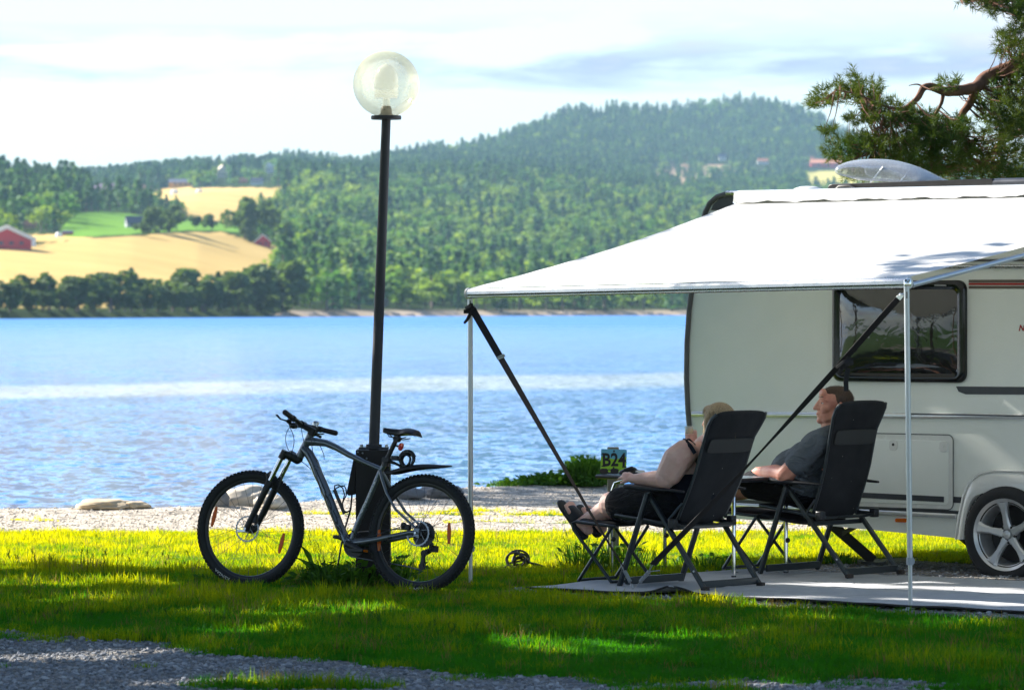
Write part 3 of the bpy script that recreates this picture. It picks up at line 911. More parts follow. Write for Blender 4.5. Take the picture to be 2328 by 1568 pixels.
boulder(300, 1172, 36.9, 0.30, 0.3, 0.08, M_bo, 'small ochre rock right of the flat ochre rock', 2.4)
boulder(1000, 1135, 40.0, 0.40, 0.4, 0.16, M_bd, 'dark boulder seen through the rear wheel of the bicycle', 4.4)
boulder(925, 1133, 39.6, 0.34, 0.4, 0.14, M_bd, 'dark boulder just right of the lamp post box', 8.8)

# ------------------------------------------------------------------ trees outside the frame to the left, crowns shaped to cast the foreground shade
KX, KY = -SUNV.x / SUNV.z, SUNV.y / SUNV.z
Q1 = (-0.27 + KX * 1.88, 27.4 - KY * 1.88); Q2 = (1.6 + KX * 2.5, 29.6 - KY * 2.5)
Q3 = (2.33 + KX * 1.9, 25.2 - KY * 1.9)
def shade_density(x, y):
    n = vnoise(x * 0.7, y * 1.6, 1.0, 71); n2 = vnoise(x, y * 2.2, 1.7, 81)
    edge = 28.75 + 0.18 * vnoise(x, 0, 0.5, 91) + 0.12 * n2
    if x > 1.3: edge += 0.35
    d = 1.0 if y < edge else 0.0
    if y > 38.2 - 0.4 * x and y < 43.5 and -1.3 < x < 1.6: return 1.0 if n2 > -0.35 else 0.4
    if y > 31: return 0.0
    line = Q1[1] + 0.10 + (x - Q1[0]) * (Q2[1] - Q1[1]) / (Q2[0] - Q1[0])
    if x > 1.4:
        if y > 30.05: d = 0.0
        elif y > max(line, 27.9 if x < 2.45 else 0) and x < 7.2: d = 1.0
        elif y > 26.0 and x > 2.1: d = 0.0
    rl_ = Q1[1] + (x - Q1[0]) * (Q3[1] - Q1[1]) / (Q3[0] - Q1[0])
    if 1.2 < x < 3.3 and 25.0 < y < 28.15:          # dapples of sun that reach the ground mat under the canopy's open side
        n3 = vnoise(x * 1.1 + 4, y * 2.6, 1.0, 57)
        thr = -0.05 if (y > 26.8 or y < 26.0) else 0.10
        d = 0.0 if n3 > thr and not (x < 1.9 and y > 27.2) else max(d, 0.7)
    if x > 2.2 and rl_ - 0.35 < y <= line: d = 0.0
    if 5.1 < x < 6.2 and 23.0 < y < 24.6: d = 0.10
    # gaps that let slivers of sun reach the grass and the track
    for (px, py, rx, ry) in ((1030, 1343, 60, 9), (180, 1333, 190, 5), (800, 1392, 120, 9), (1340, 1478, 150, 13), (1190, 1462, 60, 8), (700, 1402, 160, 6), (90, 1492, 190, 8),
                             (330, 1478, 150, 5), (1900, 1415, 90, 8), (2180, 1425, 100, 12), (1730, 1548, 60, 8), (560, 1440, 120, 6), (1500, 1380, 120, 4), (2050, 1540, 60, 6),
                             (1640, 1452, 120, 6), (250, 1370, 120, 5), (420, 1552, 240, 7)):
        gy = CAMH * F / (py - 705); gx = (px - 1164) / F * gy
        ex, ey = rx / F * gy, ry * gy * gy / (CAMH * F)
        if ((x - gx) / ex) ** 2 + ((y - gy) / ey) ** 2 < 1.9 + 2.2 * n2: d = min(d, 0.04)
    if d > 0.9 and n > 0.42: d = 0.5
    return d
M_shadeleaf = leaf_mat('unseen_shade_tree_leaves', (0.03, 0.07, 0.015), (0.07, 0.13, 0.03), (1.5, 1.5, 0.6), 0.3, False, 0.4)
M_bark = simple('pine_bark', (0.20, 0.105, 0.06), 0.9, var=0.35, nscale=9, bump=0.8, bscale=30)
sr = np.random.default_rng(31)
cen = {}
while sum(len(v) for v in cen.values()) < 62000:
    x, y = sr.uniform(-9.5, 7.3), (sr.uniform(15.5, 30.2) if sr.random() < 0.9 else sr.uniform(37, 43.5))
    if sr.random() > shade_density(x, y): continue
    h = sr.uniform(5.6, 9.5) + 1.2 * vnoise(x, y, 0.4, 15)
    h = max(5.5, h)
    p = (x + SUNV.x / SUNV.z * h, y + SUNV.y / SUNV.z * h, h)
    key = 0 if p[0] < -11.5 else 1 if p[0] < -6.5 else 2
    cen.setdefault(key, []).append(p)
for key, c in sorted(cen.items()):
    c = np.array(c)
    V, Q = leaf_cards(c, 0.19 + 0.12 * sr.random(len(c)), sr)
    mx_, my_ = c[:, 0].mean(), c[:, 1].mean()
    tx = [-13.5, -9.0, -9.6][key]; ty = [27.0, 22.0, 32.6][key]
    root = thing('unseen_shade_tree', (tx, ty, 0), ['broad leafy tree standing farthest left beyond the picture edge', 'spreading leafy tree left of the track outside the picture', 'unseen leafy tree with its crown shaped to shade the lawn from the left'][key], 'tree', 'unseen trees with crowns shaped to shade the pitch from the left')
    V = V - np.array([tx, ty, 0])
    o = np_mesh('crown', V, Q, [M_shadeleaf]); o.parent = root
    tb = MB()
    tb.tube([(0, 0, -0.2), (0.05, 0, 2.5), (0.1, 0.05, 5.0), (0.0, 0.1, 6.0 if key == 2 else 8.5)], [0.26, 0.21, 0.16, 0.05], 10)
    for q in range(9):
        e = Vector(c[sr.integers(len(c))]) - Vector((tx, ty, 0)); s_ = Vector((0.05, 0.05, (5.2 + 0.08 * q) if key == 2 else 3.5 + 0.5 * q))
        mid = s_.lerp(e, 0.5)
        tb.tube([s_, mid, e], [0.08, 0.05, 0.015], 6)
    tb.build('trunk', M_bark, root)

# unseen trees added to close off the sky and show in the caravan's window
for k, (tx, ty, cz, cr, lab) in enumerate([(-7.5, 2.0, 9.5, 6.0, 'large added unseen tree left of the viewpoint'), (3.0, -5.0, 10.5, 7.0, 'tallest added unseen tree behind the viewpoint'), (11.5, 6.0, 9.0, 6.0, 'added unseen tree right of the viewpoint'),
        (-9.0, 12.0, 9.5, 4.5, 'added unseen high crowned tree at the left of the track'), (14.0, 17.0, 9.5, 5.5, 'added unseen tree right beyond the caravan front'), (6.5, 14.0, 12.5, 4.5, 'added unseen slim high crowned tree right of the track')]):
    root = thing('unseen_shade_tree', (tx if ty < 11 else tx * 1.0, ty, 0), lab, 'tree', 'tall trees added round the viewpoint to cut sky light')
    ox, oy = tx - root.location.x, 0
    n = 5200
    d = sr.normal(size=(n, 3)); d /= np.linalg.norm(d, axis=1)[:, None]
    L_ = sr.normal(size=(26, 3)) * np.array([cr * 0.42, cr * 0.42, cr * 0.26])
    cc_ = L_[sr.integers(0, 26, n)] + d * (cr * 0.27) * sr.uniform(0.6, 1.0, (n, 1)) + np.array([ox, oy, cz])
    cc_ = cc_[cc_[:, 2] > 5.6]
    V, Q = leaf_cards(cc_, 0.34 + 0.26 * sr.random(len(cc_)), sr)
    o = np_mesh('crown', V, Q, [M_shadeleaf]); o.parent = root
    tb = MB(); tb.tube([(0, 0, -0.2), (0.05, 0.02, 3.0), (ox * 0.5, 0.05, cz * 0.75), (ox, 0, cz + 1)], [0.32, 0.25, 0.17, 0.05], 12)
    for q in range(7):
        e = Vector(L_[q]) + Vector((ox, oy, cz)); s_ = Vector((ox * 0.35, 0.03, 3.8 + 0.5 * q)); tb.tube([s_, s_.lerp(e, 0.5) + Vector((0, 0, 0.5)), e], [0.11, 0.07, 0.02], 7)
    tb.build('trunk', M_bark, root)
# ------------------------------------------------------------------ shared materials
M_black = simple('black_plastic', (0.018, 0.018, 0.020), 0.45)
M_rubber = simple('tyre_rubber', (0.022, 0.023, 0.026), 0.8, bump=0.3, bscale=200)
M_frame = simple('graphite_paint', (0.17, 0.19, 0.22), 0.30, 0.6, var=0.06, coat=0.5)
M_alu = simple('brushed_aluminium', (0.55, 0.57, 0.60), 0.28, 1.0, var=0.08, nscale=40)
M_chrome = simple('chrome', (0.75, 0.76, 0.78), 0.10, 1.0, var=0.04)
M_steel = simple('steel_spring', (0.42, 0.44, 0.46), 0.35, 0.9)
M_print = simple('white_print', (0.70, 0.70, 0.70), 0.6, var=0.05)
M_blackprint = simple('black_print', (0.012, 0.012, 0.014), 0.35, var=0.05)
def glossy_clear(name, col, alpha, rough=0.1):
    t = NT(name); b = t.bsdf
    nz = t.noise(9, 4, 0.6, t.coord('Object'))
    t.put(b.inputs['Base Color'], t.ramp(nz, [(0.3, tuple(c * 0.9 for c in col)), (0.7, col)]))
    b.inputs['Roughness'].default_value = rough
    b.inputs['Alpha'].default_value = alpha
    return t.m
M_amber = NT('amber_reflector'); M_amber.bsdf.inputs['Base Color'].default_value = (0.85, 0.22, 0.02, 1)
M_amber.bsdf.inputs['Roughness'].default_value = 0.2
_tr = M_amber.new('ShaderNodeBsdfTranslucent'); _tr.inputs[0].default_value = (0.9, 0.25, 0.02, 1)
_mx = M_amber.new('ShaderNodeMixShader'); _mx.inputs[0].default_value = 0.5
M_amber.l.new(M_amber.bsdf.outputs[0], _mx.inputs[1]); M_amber.l.new(_tr.outputs[0], _mx.inputs[2]); M_amber.l.new(_mx.outputs[0], M_amber.out.inputs['Surface'])
M_amber = M_amber.m
M_redref = simple('red_reflector', (0.75, 0.02, 0.02), 0.15, coat=1.0)

def text_geo(s, size, bold=0.0, serif=False, shear=0.0, ext=0.0):
    cu = bpy.data.curves.new('txt', 'FONT'); cu.body = s; cu.size = size; cu.offset = bold; cu.shear = shear
    cu.align_x = 'CENTER'; cu.align_y = 'CENTER'; cu.resolution_u = 3; cu.extrude = ext; cu.fill_mode = 'BOTH'
    ob = bpy.data.objects.new('txt', cu); COL.objects.link(ob)
    bpy.context.view_layer.update()
    me = bpy.data.meshes.new_from_object(ob.evaluated_get(bpy.context.evaluated_depsgraph_get()))
    vs = [Vector(v.co) for v in me.vertices]; fs = [tuple(p.vertices) for p in me.polygons]
    bpy.data.objects.remove(ob); bpy.data.curves.remove(cu); bpy.data.meshes.remove(me)
    return vs, fs

# ------------------------------------------------------------------ lamp post
PD = 27.12
lp0 = W(848, 705 + CAMH * F / PD, PD)
lamp = thing('lamp_post', (lp0.x, lp0.y, 0), 'black lamp post with a clear globe and boxed foot behind the bicycle', 'lamp post')
M_post = simple('lamp_post_paint', (0.045, 0.045, 0.052), 0.55, 0.1, var=0.1, nscale=12, bump=0.15, bscale=90)
M_boxwood = simple('creosoted_boards', (0.020, 0.016, 0.016), 0.65, var=0.3, nscale=6, bump=0.5, bscale=40)
zt = W(850, 1020, PD).z; zT = W(877, 272, PD).z
xt = W(850, 1020, PD).x - lp0.x; xT = W(878, 272, PD).x - lp0.x
b = MB(); b.tube([(xt - 0.012, 0, zt - 0.25), (xt, 0, zt), ((xt + xT) / 2, 0, (zt + zT) / 2), (xT, 0, zT)], [0.034, 0.034, 0.032, 0.029], 20)
b.build('pole', M_post, lamp)
pl_ = MB().lathe([(0.001, 0), (0.095, 0), (0.097, 0.012), (0.095, 0.024), (0.05, 0.026), (0.03, 0.045), (0.001, 0.045)], (xT, 0, zT), n=32).build('globe_plate', M_post, lamp)
sk = MB().lathe([(0.001, 0), (0.034, 0), (0.036, 0.03), (0.030, 0.055), (0.024, 0.06), (0.001, 0.06)], (xT, 0, zT + 0.026), n=20).build('socket', simple('socket_brown', (0.16, 0.13, 0.10), 0.5), lamp)
RG = 75.5 / F * PD
gc = (xT, 0, zT + 0.02 + RG * 0.97)
t = NT('clear_globe')
gl = t.new('ShaderNodeBsdfGlossy'); gl.inputs['Roughness'].default_value = 0.08; gl.inputs[0].default_value = (1, 1, 1, 1)
trp = t.new('ShaderNodeBsdfTransparent'); trp.inputs[0].default_value = (0.93, 0.935, 0.90, 1)
tl_ = t.new('ShaderNodeBsdfTranslucent'); df = t.new('ShaderNodeBsdfDiffuse'); df.inputs[0].default_value = (0.93, 0.88, 0.66, 1)
tl_.inputs[0].default_value = (0.97, 0.92, 0.66, 1)
lw = t.new('ShaderNodeLayerWeight'); lw.inputs[0].default_value = 0.25
g1 = t.noise(9, 5, 0.6, t.coord('Object'))
dm = t.new('ShaderNodeMixShader'); t.l.new(tl_.outputs[0], dm.inputs[2]); t.l.new(df.outputs[0], dm.inputs[1]); dm.inputs[0].default_value = 0.5
m1 = t.new('ShaderNodeMixShader'); t.put(m1.inputs[0], t.math('ADD', t.rng(lw.outputs['Facing'], 0.1, 1.0, 0.20, 0.55), t.rng(g1, 0.35, 0.7, 0.0, 0.12)))
t.l.new(trp.outputs[0], m1.inputs[1]); t.l.new(dm.outputs[0], m1.inputs[2])
m2 = t.new('ShaderNodeMixShader'); t.put(m2.inputs[0], t.rng(lw.outputs['Fresnel'], 0.0, 1.0, 0.02, 0.35))
t.l.new(m1.outputs[0], m2.inputs[1]); t.l.new(gl.outputs[0], m2.inputs[2]); t.l.new(m2.outputs[0], t.out.inputs['Surface'])
M_globe = t.m
g_ = MB().ball(gc, RG, 48, 28).build('globe', M_globe, lamp)
t = NT('prismatic_bulb'); t.bsdf.inputs['Base Color'].default_value = (0.95, 0.95, 0.88, 1); t.bsdf.inputs['Roughness'].default_value = 0.15
t.bsdf.inputs['Emission Color'].default_value = (1.0, 0.97, 0.80, 1); t.bsdf.inputs['Emission Strength'].default_value = 0.08  # faint glow put in for sunlight caught by the unlit bulb
t.bsdf.inputs['Alpha'].default_value = 0.42
prof = [(0.001, 0.055), (0.022, 0.055), (0.024, 0.11)]
for k in range(5): prof += [(0.080, 0.115 + k * 0.012), (0.070, 0.120 + k * 0.012)]
prof += [(0.078, 0.18), (0.074, 0.25), (0.058, 0.30), (0.03, 0.325), (0.001, 0.335)]
MB().lathe(prof, (xT, 0, zT + 0.02), n=28).build('bulb', t.m, lamp)
# box foot
bxl, bxr = W(808, 1020, 26.97).x - lp0.x, W(886, 1020, 26.97).x - lp0.x
bw = bxr - bxl; bc = (bxl + bxr) / 2
bh = zt - 0.005
b = MB()
for k in range(1):
    b.box((bc, -0.11 + 0.012, bh / 2 - 0.02), (bw, 0.022, bh + 0.04))
b.build('front_board', M_boxwood, lamp, bevel=0.003)
MB().box((bc - bw / 2 + 0.011, 0.015, bh / 2 - 0.02), (0.022, 0.206, bh + 0.04)).build('side_board', M_boxwood, lamp, bevel=0.003)
MB().box((bc + bw / 2 - 0.011, 0.015, bh / 2 - 0.02), (0.022, 0.206, bh + 0.04)).build('side_board', M_boxwood, lamp, bevel=0.003)
MB().box((bc, 0.129, bh / 2 - 0.02), (bw, 0.022, bh + 0.04)).build('rear_board', M_boxwood, lamp, bevel=0.003)
MB().box((bc, 0.015, bh - 0.012), (bw * 0.9, 0.2, 0.018)).build('lid_board', M_boxwood, lamp, bevel=0.002)
fl = MB().box((xt, 0, zt + 0.006), (0.19, 0.15, 0.010)).lathe([(0.001, 0.03), (0.05, 0.03), (0.052, 0.012), (0.001, 0.012)], (xt, 0, zt), n=20).build('base_flange', M_post, lamp, bevel=0.002)
for sx in (-1, 1):
    for sy in (-1, 1):
        MB().lathe([(0.001, 0.016), (0.009, 0.016), (0.009, 0), (0.001, 0)], (xt + sx * 0.08, sy * 0.055, zt + 0.011), n=8).build('bolt', M_steel, fl)
for (px, py) in ((813, 1028), (824, 1030), (833, 1042)):
    w_ = W(px, py, 27.0)
    MB().ball((w_.x - lp0.x, -0.112, w_.z), 0.0065, 8, 6).build('screw', M_steel, lamp)
# hinged hatch flap hanging out at the left
def LQ(px, py):
    w_ = W(px, py, 27.0); return (w_.x - lp0.x, w_.z)
MB().prism([LQ(807.5, 1041), LQ(803, 1043), LQ(787, 1121), LQ(792, 1127), LQ(807.5, 1124)], -0.085, 0.10).build('hatch_flap', M_boxwood, lamp, smooth=False, bevel=0.003)
c0_ = W(800, 1126, 27.0); 
b = MB().tube([(c0_.x - lp0.x, 0, c0_.z + 0.05), (c0_.x - lp0.x - 0.012, 0, c0_.z - 0.09), (c0_.x - lp0.x - 0.05, -0.01, c0_.z - 0.22), (c0_.x - lp0.x - 0.075, -0.01, 0.25), (c0_.x - lp0.x - 0.115, -0.01, 0.0)], 0.006, 8)
b.build('power_cable', M_black, lamp)

# ------------------------------------------------------------------ mountain bike
PSI, LEAN = 28.0, 8.0
rcx, rcd = (949 - 1164) / F * 26.55, 26.55
bike = thing('mountain_bike', (rcx, rcd, 0.0), 'dark grey mountain bike leaning against the boxed foot of the lamp post', 'bicycle')
bike.rotation_euler = (Matrix.Rotation(R(180 - PSI), 3, 'Z') @ Matrix.Rotation(R(LEAN), 3, 'X')).to_euler()
bpy.context.view_layer.update()
BM_ = Matrix.LocRotScale(bike.location, bike.rotation_euler, None); BI = BM_.inverted()
camo = Vector((0, 0, CAMH))
def BP(px, py, y=0.0):
    """local bike (x, y, z) of a photo point lying in the plane local y = const"""
    p1 = BI @ camo; p2 = BI @ W(px, py, 10.0)
    t_ = (y - p1.y) / (p2.y - p1.y)
    return p1 + (p2 - p1) * t_
WR = 0.370
hubR = Vector((0, 0, WR)); hubF = BP(571, 1201); hubF.z = WR
WBASE = hubF.x
print('wheelbase', WBASE)
HT0, HT1 = BP(682, 1036), BP(705, 990)            # head tube bottom, top
steer_ax = (HT1 - HT0).normalized()
BB = BP(797, 1236)

# wheel pieces, built round the origin in the x-z plane (axle along y)
def wheel(center, rotor_r, steer=None, refl=(), name='wheel', cassette=False, txt_ang=0.0):
    M = Matrix.Translation(center)
    if steer is not None: M = steer @ M
    def fin(mb, nm, mat, par, **k):
        mb.v = [tuple(M @ Vector(p)) for p in mb.v]
        return mb.build(nm, mat, par, **k)
    ro = 0.370; rs = 0.029
    rc = ro - rs
    # rim with hub
    rim = MB().lathe([(0.318, -0.012), (0.312, -0.012), (0.300, -0.008), (0.297, 0), (0.300, 0.008), (0.312, 0.012), (0.318, 0.012), (0.318, -0.012)], axis='Y', n=72)
    w_ = fin(rim, name, simple('black_rim', (0.02, 0.02, 0.022), 0.35), bike)
    hb = MB().lathe([(0.001, -0.055), (0.012, -0.055), (0.014, -0.03), (0.028, -0.028), (0.028, -0.024), (0.015, -0.02), (0.015, 0.02), (0.028, 0.024), (0.028, 0.028), (0.014, 0.032), (0.012, 0.055), (0.001, 0.055)], axis='Y', n=24)
    fin(hb, 'hub', M_black, w_)
    ty = MB()
    prof = []
    for k in range(17):
        a = math.pi * (-0.80 + 1.6 * k / 16)
        prof.append((rc + rs * math.cos(a), rs * math.sin(a)))
    ty.lathe(prof, axis='Y', n=96)
    nk = 84
    for k in range(nk):
        for (row, off) in ((0, 0), (-0.55, 0.5), (0.55, 0.5), (-1.0, 0.0), (1.0, 0.0)):
            a = 2 * math.pi * (k + off) / nk
            rr = rc + (rs + 0.0015) * math.cos(row); yy = (rs + 0.0015) * math.sin(row)
            mrot = Matrix.Rotation(-a, 3, 'Y') @ Matrix.Rotation(row, 3, 'Z')
            ty.box(Vector((rr * math.cos(a), yy, rr * math.sin(a))), (0.010, 0.010, 0.011 if row == 0 else 0.013), mrot)
    fin(ty, 'tyre', M_rubber, w_, smooth=True, angle=50)
    ns = 28
    for k in range(ns):
        a = 2 * math.pi * k / ns; side = 1 if k % 2 else -1; cr_ = (0.62 if (k // 2) % 2 else -0.62)
        p0 = Vector((0.026 * math.cos(a + cr_ * 2.2), side * 0.026, 0.026 * math.sin(a + cr_ * 2.2)))
        p1 = Vector((0.300 * math.cos(a), 0, 0.300 * math.sin(a)))
        fin(MB().tube([p0, p1], 0.00125, 5, cap=False), 'spoke', M_steelspoke, w_)
    # brake rotor: ring with slots on arms, on the bike's left side
    yr = 0.046
    rt = MB().lathe([(rotor_r - 0.009, yr), (rotor_r, yr), (rotor_r, yr + 0.002), (rotor_r - 0.009, yr + 0.002), (rotor_r - 0.009, yr)], axis='Y', n=48)
    for k in range(6):
        a = 2 * math.pi * k / 6
        rt.bar((0.022 * math.cos(a), yr + 0.001, 0.022 * math.sin(a)), ((rotor_r - 0.012) * math.cos(a + 0.7), yr + 0.001, (rotor_r - 0.012) * math.sin(a + 0.7)), 0.0022, 0.006, (0, 1, 0))
    for k in range(24):
        a = 2 * math.pi * k / 24
        rt.box(Vector(((rotor_r + 0.001) * math.cos(a), yr + 0.001, (rotor_r + 0.001) * math.sin(a))), (0.004, 0.0024, 0.008), Matrix.Rotation(-a, 3, 'Y'))
    rt.lathe([(0.016, yr - 0.001), (0.026, yr - 0.001), (0.026, yr + 0.003), (0.016, yr + 0.003), (0.016, yr - 0.001)], axis='Y', n=20)
    fin(rt, 'brake_rotor', M_rotor, w_)
    for (ang, rad, tilt) in refl:
        c = Vector((rad * math.cos(ang), 0.012, rad * math.sin(ang)))
        oc = MB(); L2, W2 = 0.066, 0.0125
        pts = [(-W2 * 0.55, -L2), (W2 * 0.55, -L2), (W2, -L2 * 0.35), (W2, L2 * 0.35), (W2 * 0.55, L2), (-W2 * 0.55, L2), (-W2, L2 * 0.35), (-W2, -L2 * 0.35)]
        oc.prism(pts, -0.004, 0.004, Matrix.Translation(c) @ Matrix.Rotation(tilt, 4, 'Y'))
        fin(oc, 'spoke_reflector', M_amber, w_, bevel=0.001)
    # tyre lettering, tops pointing outwards
    tv, tf = text_geo('KENDA', 0.026, 0.0006)
    out = []
    for v in tv:
        a = -math.pi / 2 + txt_ang + v.x * 1.45 / 0.345
        # seen from the bike's left side (+y looks at us; forward is to the left)
        rr = rc + 0.004 + v.y
        yy = math.sqrt(max(0.0, (rs + 0.0008) ** 2 - (rr - rc) ** 2))
        out.append(Vector((rr * math.cos(a), yy, rr * math.sin(a))))
    lb = MB().add(out, tf)
    fin(lb, 'lettering', M_print, w_, smooth=False)
    return w_
M_steelspoke = simple('spoke_steel', (0.10, 0.105, 0.11), 0.4, 0.8)
M_rotor = simple('rotor_steel', (0.28, 0.30, 0.32), 0.35, 1.0)
# photo angles: x forward is to the left on screen
def refl_at(px, py, hub):
    p = BP(px, py); d = p - hub
    return math.atan2(d.z, d.x), math.hypot(d.x, d.z)
a1 = refl_at(495, 1175, hubF); a2 = refl_at(639, 1234, hubF)
a3 = refl_at(1023, 1212, hubR); a4 = refl_at(864, 1228, hubR)
pivot = HT0
steer = Matrix.Translation(pivot) @ Matrix.Rotation(R(6), 4, steer_ax) @ Matrix.Translation(-pivot)
wheel(hubR, 0.080, None, ((a3[0], a3[1], 0.06), (a4[0], a4[1], 0.06)), 'rear_wheel', True, 0.02)
wheel(hubF, 0.082, steer, ((a1[0], a1[1], -0.22), (a2[0], a2[1], -0.22)), 'front_wheel', False, 0.52)

# frame
fr_ = MB()
def BPs(pts, y=0.0): return [BP(a, b_, y) for a, b_ in pts]
fr_.tube([HT0 - steer_ax * 0.012, HT0, HT1, HT1 + steer_ax * 0.006], [0.026, 0.027, 0.024, 0.025], 20)
fr_.tube(BPs([(699, 1003), (720, 1004), (742, 1007), (765, 1017), (793, 1033), (830, 1051), (868, 1067)]), [0.029, 0.026, 0.023, 0.021, 0.019, 0.0165, 0.015], 18)
fr_.tube(BPs([(690, 1019), (703, 1032), (714, 1052), (724, 1078), (736, 1104), (755, 1152), (772, 1195), (788, 1230)]), [0.030, 0.032, 0.032, 0.031, 0.030, 0.030, 0.029, 0.029], 20, flat=(0.95, 1.12))
fr_.tube(BPs([(797, 1232), (812, 1192), (840, 1130), (866, 1068), (878, 1051)]), [0.019, 0.0175, 0.0165, 0.0165, 0.018], 18)
fr_.lathe([(0.001, -0.04), (0.026, -0.04), (0.030, -0.034), (0.030, 0.034), (0.026, 0.04), (0.001, 0.04)], BB, axis='Y', n=24)
# wishbone stays on both sides
for s in (1, -1):
    ax_ = Vector((0.002, s * 0.062, WR + 0.004))
    fr_.tube([BP(866, 1070) + Vector((0, s * 0.010, 0)), BP(874, 1090) + Vector((0, s * 0.030, 0)), BP(888, 1122) + Vector((0, s * 0.052, 0)), BP(910, 1160) + Vector((0, s * 0.060, 0)), ax_ + Vector((0.012, 0, 0.03))], [0.010, 0.0095, 0.009, 0.0085, 0.009], 12)
    fr_.tube([BB + Vector((0, s * 0.030, 0.004)), BB + Vector((-0.10, s * 0.046, 0.012)), BB + Vector((-0.22, s * 0.058, 0.03)), ax_ + Vector((0.05, 0, 0.0)), ax_], [0.017, 0.015, 0.013, 0.011, 0.010], 12, flat=(1.2, 0.8))
    fr_.box(ax_, (0.036, 0.007, 0.05))
frame_o = fr_.build('frame', M_frame, bike)
def strip_text(s, pts, size, side, mat, name, par, adv=1.0):
    tv, tf = text_geo(s, size, 0.0008)
    P0, P1 = pts
    d = (P1 - P0).normalized(); L = (P1 - P0).length; mid = (P0 + P1) / 2
    w = max(v.x for v in tv) - min(v.x for v in tv)
    up = d.cross(Vector((0, 1, 0)));
    k = L / w
    out = [mid + d * (-v.x * k) * -1 + up * v.y + Vector((0, side, 0)) for v in tv]
    # follow the tube's curved flank
    out2 = []
    for v, q in zip(tv, out):
        yy = side * math.sqrt(max(0.0, 1 - (v.y / 0.034) ** 2)) if abs(side) > 0.02 else side * math.sqrt(max(0.0, 1 - (v.y / 0.02) ** 2))
        out2.append(Vector((q.x, yy, q.z)))
    return MB().add(out2, tf).build(name, mat, par, smooth=False)
strip_text('SCOTT', (BP(783, 1216), BP(720, 1068)), 0.036, 0.0345, M_blackprint, 'lettering', frame_o)
strip_text('ASPECT', (BP(822, 1170), BP(858, 1090)), 0.016, 0.0180, M_print, 'lettering', frame_o)
# bottle cage
cg = MB()
b0, b1 = BP(752, 1117), BP(775, 1172)
dd = (b1 - b0).normalized(); nn = Vector((-dd.z, 0, dd.x)); 
if nn.x > 0: nn = -nn
cg.bar(b0 + nn * 0.028, b1 + nn * 0.028, 0.022, 0.006, (0, 1, 0))
for s in (1, -1):
    pts = [b0 + nn * 0.03, b0 + nn * 0.05 + Vector((0, s * 0.03, 0.012)), b0 + nn * 0.085 + Vector((0, s * 0.037, 0.0)), b0 + nn * 0.095 + dd * 0.03 + Vector((0, s * 0.02, 0)),
           b0 + nn * 0.085 + dd * 0.07 + Vector((0, s * 0.012, 0)), b0 + nn * 0.045 + dd * 0.105, b1 + nn * 0.03 - dd * 0.02]
    cg.tube(pts, 0.0042, 8)
cg.tube([b1 + nn * 0.03 - dd * 0.01, b1 + nn * 0.05, b1 + nn * 0.075, b1 + nn * 0.08 - dd * 0.015], 0.006, 8)
cg.build('bottle_cage', M_black, bike)
# fork (turned with the bars)
def ST(v): return (steer @ Vector(v).to_4d()).to_3d()
fk = MB()
crown = HT0 - steer_ax * 0.03
hf = Vector(hubF)
fwd = Vector((steer_ax.z, 0, -steer_ax.x)) 
if fwd.x < 0: fwd = -fwd
axle_off = (hf - crown); along = axle_off.dot(-steer_ax); rake = axle_off.dot(fwd)
print('rake', rake)
leg_top = {}
fk.tube([ST(HT0 + steer_ax * 0.0), ST(crown)], [0.026, 0.03], 16)
for s in (1, -1):
    top = crown + Vector((0, s * 0.062, 0)) + fwd * rake
    fk.tube([ST(crown), ST(crown + fwd * rake * 0.6 + Vector((0, s * 0.035, 0.002))), ST(top)], [0.028, 0.026, 0.024], 12)
    fk.tube([ST(top + steer_ax * 0.022), ST(top - steer_ax * 0.035)], [0.022, 0.024], 16)
fk_o = fk.build('fork_crown', M_black, bike)
for s in (1, -1):
    top = crown + Vector((0, s * 0.062, 0)) + fwd * rake
    a_ = top - steer_ax * 0.03; e_ = top - steer_ax * (along - 0.02)
    m_ = top - steer_ax * (along * 0.42)
    MB().tube([ST(a_), ST(m_)], 0.0155, 16).build('stanchion', M_chrome, bike)
    MB().tube([ST(top - steer_ax * (along * 0.36)), ST(top - steer_ax * (along * 0.37)), ST(m_ - steer_ax * 0.05), ST(e_), ST(hf + Vector((0, s * 0.062, 0)) - steer_ax * 0.012)], [0.020, 0.0235, 0.0215, 0.019, 0.016], 16).build('fork_lower', M_black, bike)
ar = MB()   # brace over the tyre
q = crown - steer_ax * (along * 0.40) + fwd * rake
ar.tube([ST(q + Vector((0, 0.062, 0))), ST(q + fwd * 0.02 + Vector((0, 0.05, 0.05))), ST(q + fwd * 0.025 + Vector((0, 0, 0.065))), ST(q + fwd * 0.02 + Vector((0, -0.05, 0.05))), ST(q + Vector((0, -0.062, 0)))], 0.010, 10)
ar.build('fork_brace', M_black, bike)
cal = MB().box(ST(hf + Vector((-0.055, 0.055, 0.065))), (0.035, 0.028, 0.06)).build('front_caliper', M_black, bike, bevel=0.006)
MB().tube([ST(hf + Vector((0, 0.085, 0))), ST(hf + Vector((0, -0.085, 0)))], 0.008, 12).box(ST(hf + Vector((0.02, 0.09, -0.015))), (0.06, 0.008, 0.012)).build('quick_release', M_alu, bike)
